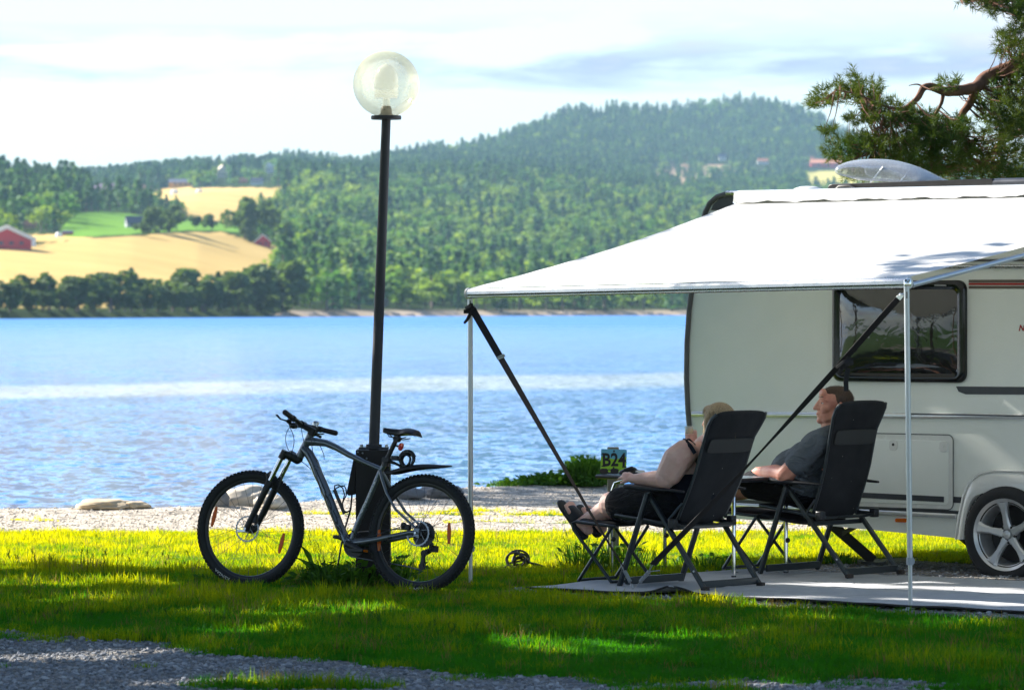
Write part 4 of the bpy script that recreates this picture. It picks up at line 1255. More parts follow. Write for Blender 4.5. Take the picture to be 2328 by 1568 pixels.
# stem and bars: ends placed from the photograph
st0 = HT1 + steer_ax * 0.035
clampc = BP(688, 966)
MB().tube([HT1 + steer_ax * 0.004, HT1 + steer_ax * 0.018, st0 + steer_ax * 0.018], [0.024, 0.021, 0.019], 16).tube([st0, ST(clampc)], [0.021, 0.019], 14).build('stem', M_black, bike)
cl = ST(clampc)
def bar_end(px, py, s, half=0.35):
    # point on the ray whose local y is s*half
    return BP(px, py, s * half)
eL = bar_end(648, 937, 1, 0.335); eR = bar_end(763, 984, -1, 0.335)
print('bar', eL, eR, cl, (eL - eR).length)
mid_ = (eL + eR) / 2
hb = MB()
hbP = [eL, eL.lerp(cl, 0.45) + Vector((0, 0, 0.006)), cl + (eL - cl) * 0.22, cl, cl + (eR - cl) * 0.22, eR.lerp(cl, 0.45) + Vector((0, 0, 0.006)), eR]
hb.tube(hbP, [0.011, 0.011, 0.0155, 0.016, 0.0155, 0.011, 0.011], 14)
hb.tube([cl + (eL - cl) * 0.07, cl + (eR - cl) * 0.07], 0.024, 14)
bar_o = hb.build('handlebar', M_black, bike)
M_grip = simple('grip_rubber', (0.03, 0.025, 0.028), 0.75, bump=0.5, bscale=260)
for (e, nm) in ((eL, 1), (eR, -1)):
    dirn = (cl - e).normalized()
    MB().tube([e - dirn * 0.008, e - dirn * 0.004, e + dirn * 0.004, e + dirn * 0.125, e + dirn * 0.130], [0.010, 0.0165, 0.0175, 0.0165, 0.013], 16).build('grip', M_grip, bike)
    lv = MB()
    c_ = e + dirn * 0.165
    f_ = ST(fwd) - ST(Vector((0, 0, 0))); f_ = Vector((f_.x, f_.y, 0)).normalized()
    lv.tube([c_ - dirn * 0.014, c_ + dirn * 0.014], 0.020, 14)
    body = c_ + f_ * 0.035 + Vector((0, 0, -0.018))
    lv.tube([c_, body, body + dirn * 0.055 + f_ * 0.004], [0.012, 0.014, 0.012], 10)
    lv.tube([body - dirn * 0.005, e + dirn * 0.09 + f_ * 0.062 + Vector((0, 0, -0.022)), e + dirn * 0.03 + f_ * 0.066 + Vector((0, 0, -0.012))], [0.009, 0.0065, 0.0075], 8, flat=(0.7, 1.2))
    lv.build('brake_lever', M_black, bike)
    sh = MB().ball(c_ + dirn * 0.045 + f_ * 0.012 + Vector((0, 0, -0.034)), 0.026, 12, 8, (1.1, 1.0, 0.8))
    sh.tube([c_ + dirn * 0.045 + Vector((0, 0, -0.04)), c_ + dirn * 0.01 - f_ * 0.02 + Vector((0, 0, -0.052))], [0.008, 0.009], 8)
    sh.build('shifter', M_black, bike)
c_ = cl + (eR - cl) * 0.40
MB().lathe([(0.001, 0.034), (0.012, 0.034), (0.019, 0.028), (0.021, 0.018), (0.020, 0.010), (0.012, 0.008), (0.001, 0.008)], c_ + Vector((0, 0, 0.012)), n=20).tube([c_, c_ + Vector((0, 0, 0.022))], 0.013, 10).bar(c_ + Vector((0.02, 0, 0.030)), c_ + Vector((0.042, 0, 0.034)), 0.010, 0.005).build('bell', M_alu, bike)
# cables
cbs = MB()
def cable(pts, r=0.0024):
    P_ = [Vector(p) for p in pts]; out = []
    for i in range(len(P_) - 1):
        p0 = P_[max(0, i - 1)]; p1 = P_[i]; p2 = P_[i + 1]; p3 = P_[min(len(P_) - 1, i + 2)]
        for k in range(6):
            t_ = k / 6
            out.append(0.5 * ((2 * p1) + (-p0 + p2) * t_ + (2 * p0 - 5 * p1 + 4 * p2 - p3) * t_ ** 2 + (-p0 + 3 * p1 - 3 * p2 + p3) * t_ ** 3))
    out.append(P_[-1]); return MB().tube(out, r, 6)
M_cable = simple('black_cable', (0.015, 0.02, 0.025), 0.4)
for pts in ([(655, 950, .2), (658, 967, .16), (667, 990, .14), (668, 1010, .12), (661, 1036, .1), (655, 1046, .08)],
            [(672, 961, .1), (682, 968, .08), (703, 985, .06), (712, 1030, .035), (722, 1046, .035)],
            [(680, 972, .06), (665, 965, .1), (651, 985, .14), (651, 1010, .14), (664, 1034, .1), (688, 1050, .06), (707, 1066, .035)],
            [(684, 968, .05), (690, 1000, .045), (700, 1030, .04), (712, 1058, .036), (733, 1130, .036)],
            [(652, 1057, .09), (640, 1075, .08), (636, 1100, .075), (600, 1180, .075)],
            [(722, 1000, -.03), (735, 1030, -.035), (737, 1045, -.035)],
            [(738, 1118, .035), (752, 1160, .036), (770, 1208, .036), (785, 1245, .02)]):
    cable([BP(a, b_, y_) for a, b_, y_ in pts]).build('cable', M_cable, bike)
# saddle and seat post
MB().tube(BPs([(873, 1058), (880, 1043), (899, 1003)]), [0.0155, 0.0150, 0.0150], 16).lathe([(0.001, -0.018), (0.021, -0.018), (0.021, 0.018), (0.001, 0.018)], BP(903, 997), axis='Y', n=14).build('seat_post', M_black, bike)
MB().lathe([(0.021, -0.014), (0.0225, -0.014), (0.0225, 0.014), (0.021, 0.014)], BP(876, 1055), n=14).build('seat_clamp', M_black, bike)
n0, n1 = BP(871, 975), BP(953, 985)
L = n0.x - n1.x
sv, sf = [], []
NS, NR = 22, 14
for i in range(NS + 1):
    u = i / NS
    w = 0.017 + 0.004 * u + 0.052 / (1 + math.exp(-(u - 0.62) * 13)); 
    if u < 0.06: w *= 0.5 + 0.5 * math.sqrt(u / 0.06)
    if u > 0.93: w *= math.sqrt(max(0.0, 1 - ((u - 0.93) / 0.075) ** 2)) * 0.75 + 0.25
    z = n0.z + (n1.z - n0.z) * u + 0.010 * math.sin((u - 0.5) * 5) * 0.4 + 0.008 * (u > 0.5) * math.sin((u - 0.5) * 6.28)
    for k in range(NR):
        a = 2 * math.pi * k / NR
        hh = (0.014 if math.sin(a) > 0 else 0.020 + 0.012 * math.sin(math.pi * u))
        drop = -0.018 * abs(math.cos(a)) ** 3 * (0.5 + u)
        sv.append((n0.x - L * u, w * math.cos(a), z + hh * math.sin(a) + drop))
for i in range(NS):
    for k in range(NR):
        sf.append((i * NR + k, i * NR + (k + 1) % NR, (i + 1) * NR + (k + 1) % NR, (i + 1) * NR + k))
sf.append(tuple(range(NR))); sf.append(tuple(NS * NR + k for k in range(NR)))
sad = MB().add(sv, sf).build('saddle', simple('saddle_vinyl', (0.020, 0.020, 0.024), 0.42), bike, subsurf=1)
rl = MB()
for s in (1, -1):
    rl.tube([BP(880, 983) + Vector((0, s * 0.010, 0)), BP(889, 993) + Vector((0, s * 0.021, 0)), BP(912, 998) + Vector((0, s * 0.022, 0)), BP(928, 995) + Vector((0, s * 0.03, 0))], 0.0035, 8)
rl.build('saddle_rails', M_black, sad)
rp = BP(911, 1015)
MB().tube([BP(893, 1010), rp + Vector((0.01, 0, 0))], 0.006, 8).build('reflector_bracket', M_black, bike)
rr_ = Vector((-0.96, 0.0, -0.28)).normalized()
mq = Vector((0, 0, 1)).rotation_difference(rr_).to_matrix().to_4x4()
MB().lathe([(0.001, -0.004), (0.024, -0.004), (0.026, 0.0), (0.025, 0.007), (0.001, 0.009)], rp, M=mq, n=24).build('rear_reflector', M_redref, bike)
# clip-on mudguard
md = MB(); mp = [(876, 1076), (890, 1073), (905, 1068), (925, 1062), (950, 1059), (975, 1058), (1000, 1060), (1027, 1062)]
mw = [0.012, 0.038, 0.048, 0.050, 0.046, 0.040, 0.028, 0.005]
vs_, fs_ = [], []
for (p_, w) in zip(mp, mw):
    c = BP(*p_)
    for k in range(9):
        a = (k / 8 - 0.5) * 2
        vs_.append((c.x, w * a, c.z + 0.012 - 0.032 * (w / 0.05) * a * a))
    for k in range(8, -1, -1):
        a = (k / 8 - 0.5) * 2
        vs_.append((c.x, w * a * 0.97, c.z + 0.008 - 0.032 * (w / 0.05) * a * a - 0.002))
for i in range(len(mp) - 1):
    for k in range(18):
        fs_.append((i * 18 + k, i * 18 + (k + 1) % 18, (i + 1) * 18 + (k + 1) % 18, (i + 1) * 18 + k))
mg = MB().add(vs_, fs_).build('mudguard', M_black, bike, subsurf=1)
MB().tube(BPs([(880, 1046), (896, 1052), (907, 1057), (916, 1064)]), [0.014, 0.010, 0.009, 0.012], 10).box(BP(879, 1045), (0.05, 0.04, 0.03)).build('mudguard_bracket', M_black, mg, bevel=0.003)
# combination cable lock, coiled behind the seat post
lkc = BP(927, 1044)
lock = thing('cable_lock', BM_ @ lkc, 'coiled black combination cable lock clipped behind the bicycle seat post', 'lock')
lock.rotation_euler = bike.rotation_euler
lk = MB()
for k, (r_, dy, dz, dx) in enumerate(((0.046, 0.012, -0.004, 0.0), (0.044, 0.0, 0.0, -0.004), (0.040, -0.012, -0.006, 0.004), (0.037, 0.022, -0.008, 0.006))):
    lk.tube([(dx + r_ * math.cos(a), dy + 0.004 * math.sin(a * 2), dz + r_ * math.sin(a)) for a in [2 * math.pi * j / 28 for j in range(28)]], 0.0072, 10, closed=True)
lk.build('coiled_cable', simple('lock_sleeve', (0.02, 0.022, 0.026), 0.25), lock)
arc = [(0.052 * math.cos(a), 0.008, 0.052 * math.sin(a) - 0.002) for a in [R(20 + 140 * j / 12) for j in range(13)]]
MB().tube(arc, 0.0125, 12).build('lock_body', M_black, lock)
for row in range(2):
    for k in range(4):
        a = R(96 - k * 10); 
        c = Vector((0.052 * math.cos(a), 0.008 + 0.0122, 0.052 * math.sin(a) - 0.006 + row * 0.008))
        tv, tf = text_geo(str((3 + 4 * k + 5 * row) % 10), 0.007)
        MB().add([c + Vector((-v.x, 0.0012, v.y)) for v in tv], tf).build('dial_numeral', M_print, lock, smooth=False)
MB().box(BP(899, 1041), (0.05, 0.03, 0.028)).tube(BPs([(897, 1040), (912, 1046)]), 0.010, 8).build('lock_bracket', M_black, bike, bevel=0.003)
# drivetrain on the far side
cs = MB()
for k, r_ in enumerate((0.080, 0.070, 0.060, 0.051, 0.043, 0.036, 0.030)):
    y0 = -0.030 - 0.005 * k
    n = int(r_ * 2 * math.pi / 0.0127)
    pr = []
    for j in range(n * 2):
        a = math.pi * j / n; q = r_ + (0.003 if j % 2 else -0.003)
        pr.append((q * math.cos(a), q * math.sin(a) + 0.0))
    cs.prism([(p_[0], p_[1] + WR) for p_ in pr], y0 - 0.001, y0 + 0.001)
cs.build('cassette', simple('dark_sprocket', (0.06, 0.06, 0.065), 0.4, 0.8), bike)
dr = MB()
dr.tube([Vector((-0.015, -0.075, WR - 0.03)), Vector((-0.045, -0.08, WR - 0.085)), Vector((0.0, -0.08, WR - 0.105))], [0.015, 0.020, 0.020], 10)
dr.box(Vector((-0.05, -0.08, WR - 0.085)), (0.055, 0.03, 0.04))
dr.lathe([(0.001, -0.004), (0.022, -0.004), (0.022, 0.004), (0.001, 0.004)], Vector((0.008, -0.062, WR - 0.115)), axis='Y', n=14)
dr.lathe([(0.001, -0.004), (0.024, -0.004), (0.024, 0.004), (0.001, 0.004)], Vector((0.014, -0.062, WR - 0.195)), axis='Y', n=14)
dr.bar(Vector((0.008, -0.054, WR - 0.11)), Vector((0.014, -0.054, WR - 0.2)), 0.020, 0.004, (0, 1, 0)); dr.bar(Vector((0.008, -0.070, WR - 0.11)), Vector((0.014, -0.070, WR - 0.2)), 0.020, 0.004, (0, 1, 0))
dr.build('rear_derailleur', M_black, bike)
cable([Vector((0.03, -0.06, WR + 0.01)), Vector((-0.055, -0.07, WR + 0.02)), Vector((-0.075, -0.075, WR - 0.03)), Vector((-0.06, -0.08, WR - 0.08))]).build('cable', M_cable, bike)
ch = MB()
r1, r2 = 0.050, 0.078
ctr = []
n = 40
chp = [Vector((0.0, -0.052, WR + r1)), Vector((BB.x, -0.052, BB.z + r2))]
ch.tube(chp, 0.0042, 6)
ch.tube([Vector((0.016, -0.062, WR - 0.222)), Vector((0.12, -0.056, WR - 0.20)), Vector((BB.x, -0.052, BB.z - r2))], 0.0042, 6)
ch.tube([Vector((BB.x + r2 * math.sin(a), -0.052, BB.z + r2 * math.cos(a))) for a in [math.pi * j / 14 for j in range(15)]], 0.0042, 6)
ch.build('chain', M_steelspoke, bike)
pr = []
for j in range(72):
    a = 2 * math.pi * j / 72; q = r2 + (0.0025 if j % 2 else -0.0025)
    pr.append((BB.x + q * math.cos(a), BB.z + q * math.sin(a)))
MB().prism(pr, -0.054, -0.050).build('chainring', M_black, bike)
# cranks: near crank points back and down, far one forward and up
cang = R(-28)
for s, mul in ((1, 1), (-1, -1)):
    e = BB + Vector((-math.cos(cang) * 0.155 * mul, s * 0.078, math.sin(cang) * 0.155 * mul * 0.7))
    MB().tube([BB + Vector((0, s * 0.060, 0)), e], [0.019, 0.013], 12, flat=(1.2, 0.7)).build('crank_arm', M_black, bike)
    pc = e + Vector((0, s * 0.055, 0))
    pd = MB().box(pc, (0.10, 0.085, 0.022)).tube([e, pc], 0.007, 8)
    po = pd.build('pedal', M_black, bike, bevel=0.005)
    for q in (1, -1):
        MB().box(pc + Vector((q * 0.052, 0, 0)), (0.005, 0.05, 0.014)).build('pedal_reflector', M_amber, po)
rc_ = MB().box(hubR + Vector((0.085, 0.05, 0.035)), (0.06, 0.03, 0.035)).ball(hubR + Vector((0.10, 0.055, 0.045)), 0.022, 10, 8).build('rear_caliper', M_black, bike, bevel=0.005)
MB().tube([hubR + Vector((0, 0.085, 0)), hubR + Vector((0, -0.085, 0))], 0.008, 12).build('rear_axle', M_alu, bike)
cable([BB + Vector((-0.02, 0.045, 0.03)), BB + Vector((-0.15, 0.065, 0.04)), hubR + Vector((0.14, 0.06, 0.03)), hubR + Vector((0.11, 0.055, 0.05))]).build('cable', M_cable, bike)
cable([BB + Vector((0.03, 0.03, 0.03)), BB + Vector((-0.01, 0.035, 0.085)), BB + Vector((-0.05, 0.03, 0.05)), BB + Vector((-0.06, 0.02, 0.0))], 0.003).build('cable', M_cable, bike)
# ------------------------------------------------------------------ caravan
M_cara = NT('hammered_white_skin'); _t = M_cara
_c = _t.coord('Object')
_t.put(_t.bsdf.inputs['Base Color'], _t.ramp(_t.noise(3, 4, 0.6, _c), [(0.3, (0.75, 0.79, 0.75)), (0.7, (0.80, 0.83, 0.79))]))
_t.bsdf.inputs['Roughness'].default_value = 0.32
_v = _t.new('ShaderNodeTexVoronoi'); _v.inputs['Scale'].default_value = 120; _t.l.new(_t.coord('Object'), _v.inputs['Vector'])
_t.put(_t.bsdf.inputs['Normal'], _t.bump(_t.math('ADD', _v.outputs['Distance'], _t.noise(60, 3, 0.6, _c)), 0.16, 0.003))
M_cara = M_cara.m
M_strip = simple('polished_strip', (0.78, 0.80, 0.82), 0.22, 0.55, var=0.03)
M_gelcoat = simple('white_gelcoat', (0.72, 0.73, 0.71), 0.25, var=0.03, coat=0.4)
M_darkvinyl = simple('charcoal_decal', (0.045, 0.05, 0.06), 0.4, bump=0.3, bscale=90)
M_brownvinyl = simple('brown_decal', (0.11, 0.085, 0.07), 0.4)
M_redvinyl = simple('red_decal', (0.35, 0.02, 0.02), 0.4)
M_seal = simple('grey_rubber_seal', (0.10, 0.105, 0.11), 0.6)
cv = thing('caravan', C0, 'white caravan with hammered side skin parked behind the two recliners', 'caravan')
cv.rotation_euler = (0, 0, math.atan2(AV.y, AV.x))
CM = Matrix.Translation(C0) @ Matrix.Rotation(math.atan2(AV.y, AV.x), 4, 'Z'); CI = CM.inverted()
def CPn(px, py, n=0.0):
    """caravan-local (t, n, z) of a photo point lying n metres behind the side skin"""
    p1 = CI @ camo; p2 = CI @ W(px, py, 10.0)
    k = (n - p1.y) / (p2.y - p1.y)
    return p1 + (p2 - p1) * k
def tz(px, py, n=0.0):
    p = CPn(px, py, n); return (p.x, p.z)
WC = CPn(2296, 1214)
print('caravan wheel', WC, 'end', CPn(1563, 860), 'roof', CPn(1660, 437), CPn(2328, 427))
wx = WC.x
left = [tz(a, b_) for a, b_ in ((1668, 441), (1650, 442), (1632, 448), (1616, 462), (1606, 482), (1598, 510), (1586, 575), (1577, 640), (1569, 705), (1564, 780), (1563, 860), (1566, 930), (1572, 1000), (1582, 1080), (1592, 1135), (1606, 1165), (1630, 1177))]
bot_l = [tz(a, b_) for a, b_ in ((1690, 1180), (1900, 1196), (2090, 1214))]
def arc_pts(z_off=0.0, spread=1.0):
    raw = [tz(a, b_) for a, b_ in ((2200, 1225), (2203, 1178), (2212, 1146), (2232, 1125), (2262, 1119))]
    top = raw[-1][1]
    R_ = [(2 * wx - x, z) for x, z in raw[::-1]]
    return raw + R_
arch = arc_pts()
zr = left[0][1]
zbot = arch[0][1]
xr = 3.4
right = [(xr - 0.1, zbot), (xr + 0.05, 0.5), (xr + 0.15, 1.2), (xr + 0.05, 2.0), (xr - 0.3, zr - 0.1), (xr - 0.6, zr)]
outline = left[::-1][::-1]
outline = left + bot_l + arch + [(2.2, zbot)] + right
WID = 2.12
def skin(name, poly, n0, n1, mat, par, **k):
    return MB().prism(poly, n0, n1).build(name, mat, par, **k)
body = skin('body', outline, 0.0, WID, M_cara, cv, bevel=0.0, angle=30)
# underside closing the wheel well and axle
MB().box((wx, 1.06, WC.z), (0.10, 1.9, 0.10)).build('axle', M_black, cv)
MB().box((wx, 0.45, WC.z + 0.34), (0.95, 0.02, 0.02)).build('wheel_well', M_black, cv)
# rubber trim round the end
for n_ in (0.0, WID):
    MB().tube([(x - 0.004, n_ + (-0.006 if n_ == 0 else 0.006), z) for x, z in left], 0.019, 10).build('edge_seal', M_seal, cv)
MB().tube([(left[0][0] - 0.05, -0.012, zr + 0.006), (xr - 0.6, -0.012, zr + 0.006)], 0.017, 12).build('roof_rail', M_alu, cv)
# dark corner panel behind the awning's upper end
dk = [tz(a, b_) for a, b_ in ((1690, 446), (1655, 447), (1636, 452), (1622, 466), (1617, 478), (1690, 478))]
skin('corner_panel', dk, -0.005, 0.0, M_darkvinyl, cv, smooth=False)
dk = [tz(a, b_) for a, b_ in ((1690, 483), (1614, 485), (1612, 489), (1690, 487))]
skin('corner_stripe', dk, -0.005, 0.0, M_darkvinyl, cv, smooth=False)
# wheel arch flare
inner = arch
outer_l = [tz(a, b_) for a, b_ in ((2176, 1225), (2183, 1178), (2193, 1128), (2206, 1096), (2228, 1077), (2262, 1069))]
outer = outer_l + [(2 * wx - x, z) for x, z in outer_l[::-1]]
inner6 = [arch[0], arch[1], arch[2], tz(2219, 1134), arch[3], arch[4]]; inner_ = inner6 + [(2 * wx - x, z) for x, z in inner6[::-1]]
af = MB(); vs_, fs_ = [], []
for (i_, o_) in zip(inner_, outer):
    mid = ((i_[0] + o_[0]) / 2, (i_[1] + o_[1]) / 2)
    vs_ += [(o_[0], 0.0, o_[1]), (o_[0], -0.018, o_[1]), (mid[0], -0.042, mid[1]), (i_[0], -0.050, i_[1]), (i_[0], -0.006, i_[1])]
for i in range(len(outer) - 1):
    for k in range(4): fs_.append((i * 5 + k, i * 5 + k + 1, (i + 1) * 5 + k + 1, (i + 1) * 5 + k))
MB().add(vs_, fs_).build('wheel_arch', M_gelcoat, cv, subsurf=1, angle=60)
MB().tube([(x, -0.020, z) for x, z in outer], 0.008, 8).build('arch_bead', M_gelcoat, cv)
# wheel with five spokes
TRd = 0.325
whc = (wx, 0.03, WC.z)
yR = -0.075
wprof = [(0.21, 0.11), (0.245, 0.10), (0.300, 0.105), (0.318, 0.09), (TRd, 0.06), (TRd, -0.05), (0.318, -0.085), (0.295, -0.105), (0.262, -0.107), (0.238, -0.095), (0.21, -0.08)]
cw = MB().lathe([(r_, h_) for r_, h_ in wprof], whc, axis='Y', n=64).build('road_wheel', M_rubber, cv)
tr_ = MB()
for k in range(48):
    a = 2 * math.pi * k / 48
    for yy in (-0.05, 0.0, 0.05): tr_.box(Vector(whc) + Vector(((TRd) * math.cos(a), yy, (TRd) * math.sin(a))), (0.008, 0.04, 0.032), Matrix.Rotation(-a, 3, 'Y'))
tr_.build('tread', M_rubber, cw, smooth=False)
M_alloy = simple('alloy_wheel_paint', (0.66, 0.68, 0.70), 0.32, 0.6, var=0.05)
MB().lathe([(0.232, -0.095), (0.240, -0.100), (0.238, -0.088), (0.214, -0.078), (0.205, -0.02), (0.20, 0.09), (0.19, 0.09), (0.196, -0.02), (0.206, -0.075), (0.232, -0.095)], whc, axis='Y', n=64).build('rim', M_alloy, cw)
MB().lathe([(0.001, 0.05), (0.19, 0.05), (0.19, 0.06), (0.001, 0.06)], whc, axis='Y', n=32).build('brake_drum', M_black, cw)
for k in range(5):
    a = R(97 + 72 * k)
    sp_ = MB(); pts = []
    for (r_, hw, yy) in ((0.035, 0.040, -0.052), (0.07, 0.026, -0.058), (0.13, 0.022, -0.068), (0.18, 0.030, -0.078), (0.215, 0.046, -0.086)):
        for (sx, dy) in ((-1, 0.0), (-0.55, -0.012), (0.55, -0.012), (1, 0.0), (0.8, 0.03), (-0.8, 0.03)):
            u = Vector((math.cos(a), 0, math.sin(a))); v_ = Vector((-math.sin(a), 0, math.cos(a)))
            pts.append(Vector(whc) + u * r_ + v_ * hw * sx + Vector((0, yy + dy, 0)))
    fs_ = [(i * 6 + q, i * 6 + (q + 1) % 6, (i + 1) * 6 + (q + 1) % 6, (i + 1) * 6 + q) for i in range(4) for q in range(6)] + [(0, 1, 2, 3, 4, 5), (24, 25, 26, 27, 28, 29)]
    sp_.add(pts, fs_).build('rim_spoke', M_alloy, cw, angle=30)
    a2 = a + R(36)
    MB().lathe([(0.001, -0.062), (0.010, -0.062), (0.011, -0.04)], Vector(whc) + Vector((0.052 * math.cos(a2), 0, 0.052 * math.sin(a2))), axis='Y', n=10).build('wheel_bolt', M_black, cw)
MB().lathe([(0.001, -0.040), (0.060, -0.045), (0.062, -0.0), (0.001, 0.0)], whc, axis='Y', n=24).lathe([(0.001, -0.078), (0.028, -0.074), (0.032, -0.06), (0.034, -0.03)], whc, axis='Y', n=24).build('hub_cap', M_alloy, cw)
# window: black moulded rim with a bulged tinted acrylic pane
def rrect(x0, x1, z0, z1, r_, n=6):
    P_ = []
    for (cx, cz, a0) in ((x1 - r_, z1 - r_, 0), (x0 + r_, z1 - r_, 90), (x0 + r_, z0 + r_, 180), (x1 - r_, z0 + r_, 270)):
        for k in range(n + 1):
            a = R(a0 + 90 * k / n); P_.append((cx + r_ * math.cos(a), cz + r_ * math.sin(a)))
    return P_
wl_, wr_ = CPn(1897, 750), CPn(2199, 750)
wt_, wb_ = CPn(2190, 637).z, CPn(2190, 870).z
M_acr = NT('black_moulding'); M_acr.bsdf.inputs['Base Color'].default_value = (0.008, 0.009, 0.012, 1); M_acr.bsdf.inputs['Roughness'].default_value = 0.12
M_acr.put(M_acr.bsdf.inputs['Normal'], M_acr.bump(M_acr.noise(6, 2, 0.5, M_acr.coord('Object')), 0.15, 0.01)); M_acr = M_acr.m
t = NT('tinted_acrylic'); b_s = t.bsdf
t.put(b_s.inputs['Base Color'], t.ramp(t.noise(5, 4, 0.6, t.coord('Object')), [(0.3, (0.012, 0.013, 0.014)), (0.7, (0.022, 0.024, 0.024))]))
b_s.inputs['Roughness'].default_value = 0.045; b_s.inputs['Specular IOR Level'].default_value = 0.9; b_s.inputs['Coat Weight'].default_value = 0.6; b_s.inputs['Coat Roughness'].default_value = 0.03
_wv = t.noise(1.0, 2, 0.5, t.coord('Object', (7, 1, 9)), 0.6)
t.put(b_s.inputs['Normal'], t.bump(_wv, 0.25, 0.012))
M_pane = t.m
levels = [(0.0, 0.0, 0.065), (0.0, -0.028, 0.065), (0.012, -0.040, 0.06), (0.030, -0.044, 0.055), (0.046, -0.036, 0.05), (0.060, -0.030, 0.05)]
vs_, fs_ = [], []
for (ins, yy, rr) in levels:
    vs_ += [(x, yy, z) for x, z in rrect(wl_.x + ins, wr_.x - ins, wb_ + ins, wt_ - ins, rr)]
nn_ = len(vs_) // len(levels)
for i in range(len(levels) - 1):
    for k in range(nn_): fs_.append((i * nn_ + k, i * nn_ + (k + 1) % nn_, (i + 1) * nn_ + (k + 1) % nn_, (i + 1) * nn_ + k))
win = MB().add(vs_, fs_).build('window', M_acr, cv, angle=60)
x0, x1, z0, z1 = wl_.x + 0.052, wr_.x - 0.052, wb_ + 0.052, wt_ - 0.052
NX, NZ = 28, 22; vs_ = []; fs_ = []
for j in range(NZ + 1):
    for i in range(NX + 1):
        u, w_ = i / NX * 2 - 1, j / NZ * 2 - 1
        uu = u * math.sqrt(1 - 0.10 * w_ ** 8); ww = w_ * math.sqrt(1 - 0.10 * u ** 8)
        bul = (1 - abs(u) ** 3.2) * (1 - abs(w_) ** 3.2)
        vs_.append(((x0 + x1) / 2 + uu * (x1 - x0) / 2, -0.026 - 0.045 * bul ** 0.8, (z0 + z1) / 2 + ww * (z1 - z0) / 2))
for j in range(NZ):
    for i in range(NX):
        q = j * (NX + 1) + i; fs_.append((q, q + 1, q + NX + 2, q + NX + 1))
MB().add(vs_, fs_).build('pane', M_pane, win, angle=80)
for px in (2070, 2145):
    p_ = CPn(px, 649); MB().tube([(p_.x - 0.04, -0.046, p_.z), (p_.x + 0.05, -0.046, p_.z)], 0.006, 8).build('hinge_cap', simple('grey_cap', (0.25, 0.26, 0.27), 0.3), win)
# mouldings and decals
def band(name, pts, mat, thick=0.004, **k): return skin(name, [tz(a, b_) for a, b_ in pts], -thick, 0.0, mat, cv, **k)
p0, p1 = CPn(1576, 941), CPn(2328, 947); dz = (p1.z - p0.z) / (p1.x - p0.x)
MB().tube([(p0.x, -0.010, p0.z), (3.3, -0.010, p0.z + dz * (3.3 - p0.x))], 0.020, 14, flat=(1.0, 0.8)).build('chrome_strip', M_strip, cv)
q0 = CPn(2076, 946)
MB().box(((q0.x + 3.3) / 2, -0.0245, p0.z + dz * ((q0.x + 3.3) / 2 - p0.x) - 0.004), (3.3 - q0.x, 0.004, 0.010)).build('strip_insert', M_darkvinyl, cv, smooth=False)
p2 = CPn(1938, 1161); p3 = CPn(2176, 1173)
pL = CPn(1640, 1145)
MB().tube([(pL.x, -0.012, p2.z + (pL.x - p2.x) * (p3.z - p2.z) / (p3.x - p2.x)), (p3.x, -0.012, p3.z)], 0.014, 12, flat=(1.2, 0.8)).build('chrome_strip', M_strip, cv)
band('side_stripe', ((1650, 1103), (2191, 1129.5), (2187, 1143), (1650, 1112)), M_darkvinyl, smooth=False)
band('side_stripe', ((1650, 1133), (2187, 1161), (2186, 1168), (1650, 1141)), M_darkvinyl, 0.003, smooth=False)
band('window_stripe', ((2174, 878), (2900, 884), (2900, 900), (2196, 896), (2180, 890)), M_darkvinyl, smooth=False)
band('upper_stripe', ((2203, 636), (2900, 634), (2900, 642), (2203, 642)), M_brownvinyl, smooth=False)
band('upper_stripe', ((2203, 643), (2900, 643), (2900, 649), (2203, 648)), M_redvinyl, smooth=False)
band('upper_stripe', ((2203, 650), (2900, 650), (2900, 657), (2203, 656)), M_brownvinyl, smooth=False)
MB().tube([tuple((CPn(2110, 606) + Vector((0, -0.012, 0)))), tuple(CPn(2700, 604) + Vector((0, -0.012, 0)))], 0.014, 10).build('awning_rail', M_alu, cv)
MB().tube([tuple((CPn(2150, 592) + Vector((0, -0.010, 0)))), tuple(CPn(2700, 590) + Vector((0, -0.010, 0)))], 0.008, 8).build('awning_rail', M_seal, cv)
tv, tf = text_geo('NO', 0.055, 0.002, shear=0.25)
cN = CPn(2329, 746)
MB().add([(cN.x + v.x, -0.003, cN.z + v.y) for v in tv], tf).build('side_lettering', M_redvinyl, cv, smooth=False)
# service hatch
hx0, hx1 = CPn(1925, 1070).x, CPn(2168, 1070).x; hz1, hz0 = CPn(2100, 987).z, CPn(2100, 1156).z
hf_ = rrect(hx0, hx1, hz0, hz1, 0.04, 5)
hatch = MB().prism(hf_, -0.006, 0.0).build('service_hatch', M_gelcoat, cv, bevel=0.003)
MB().prism(rrect(hx0 + 0.035, hx1 - 0.035, hz0 + 0.03, hz1 - 0.04, 0.03, 5), -0.010, -0.004).build('hatch_panel', M_cara, hatch, bevel=0.003)
MB().tube([(x, -0.006, z) for x, z in hf_], 0.0035, 6, closed=True).build('hatch_seal', M_seal, hatch)
for (px, py) in ((2033, 1010), (2147, 1013)):
    c = CPn(px, py)
    lt = MB().prism(rrect(c.x - 0.032, c.x + 0.032, c.z - 0.04, c.z + 0.03, 0.02, 4), -0.014, -0.009).build('hatch_latch', M_gelcoat, hatch, bevel=0.002)
    MB().lathe([(0.001, -0.017), (0.009, -0.017), (0.010, -0.014)], (c.x, 0, c.z), axis='Y', n=12).build('lock_cylinder', M_black if px < 2100 else M_gelcoat, lt)
band('hatch_stripe', ((1946, 1118), (2148, 1128), (2148, 1141), (1946, 1130)), M_darkvinyl, 0.0125, smooth=False)
c = CPn(2050, 1182)
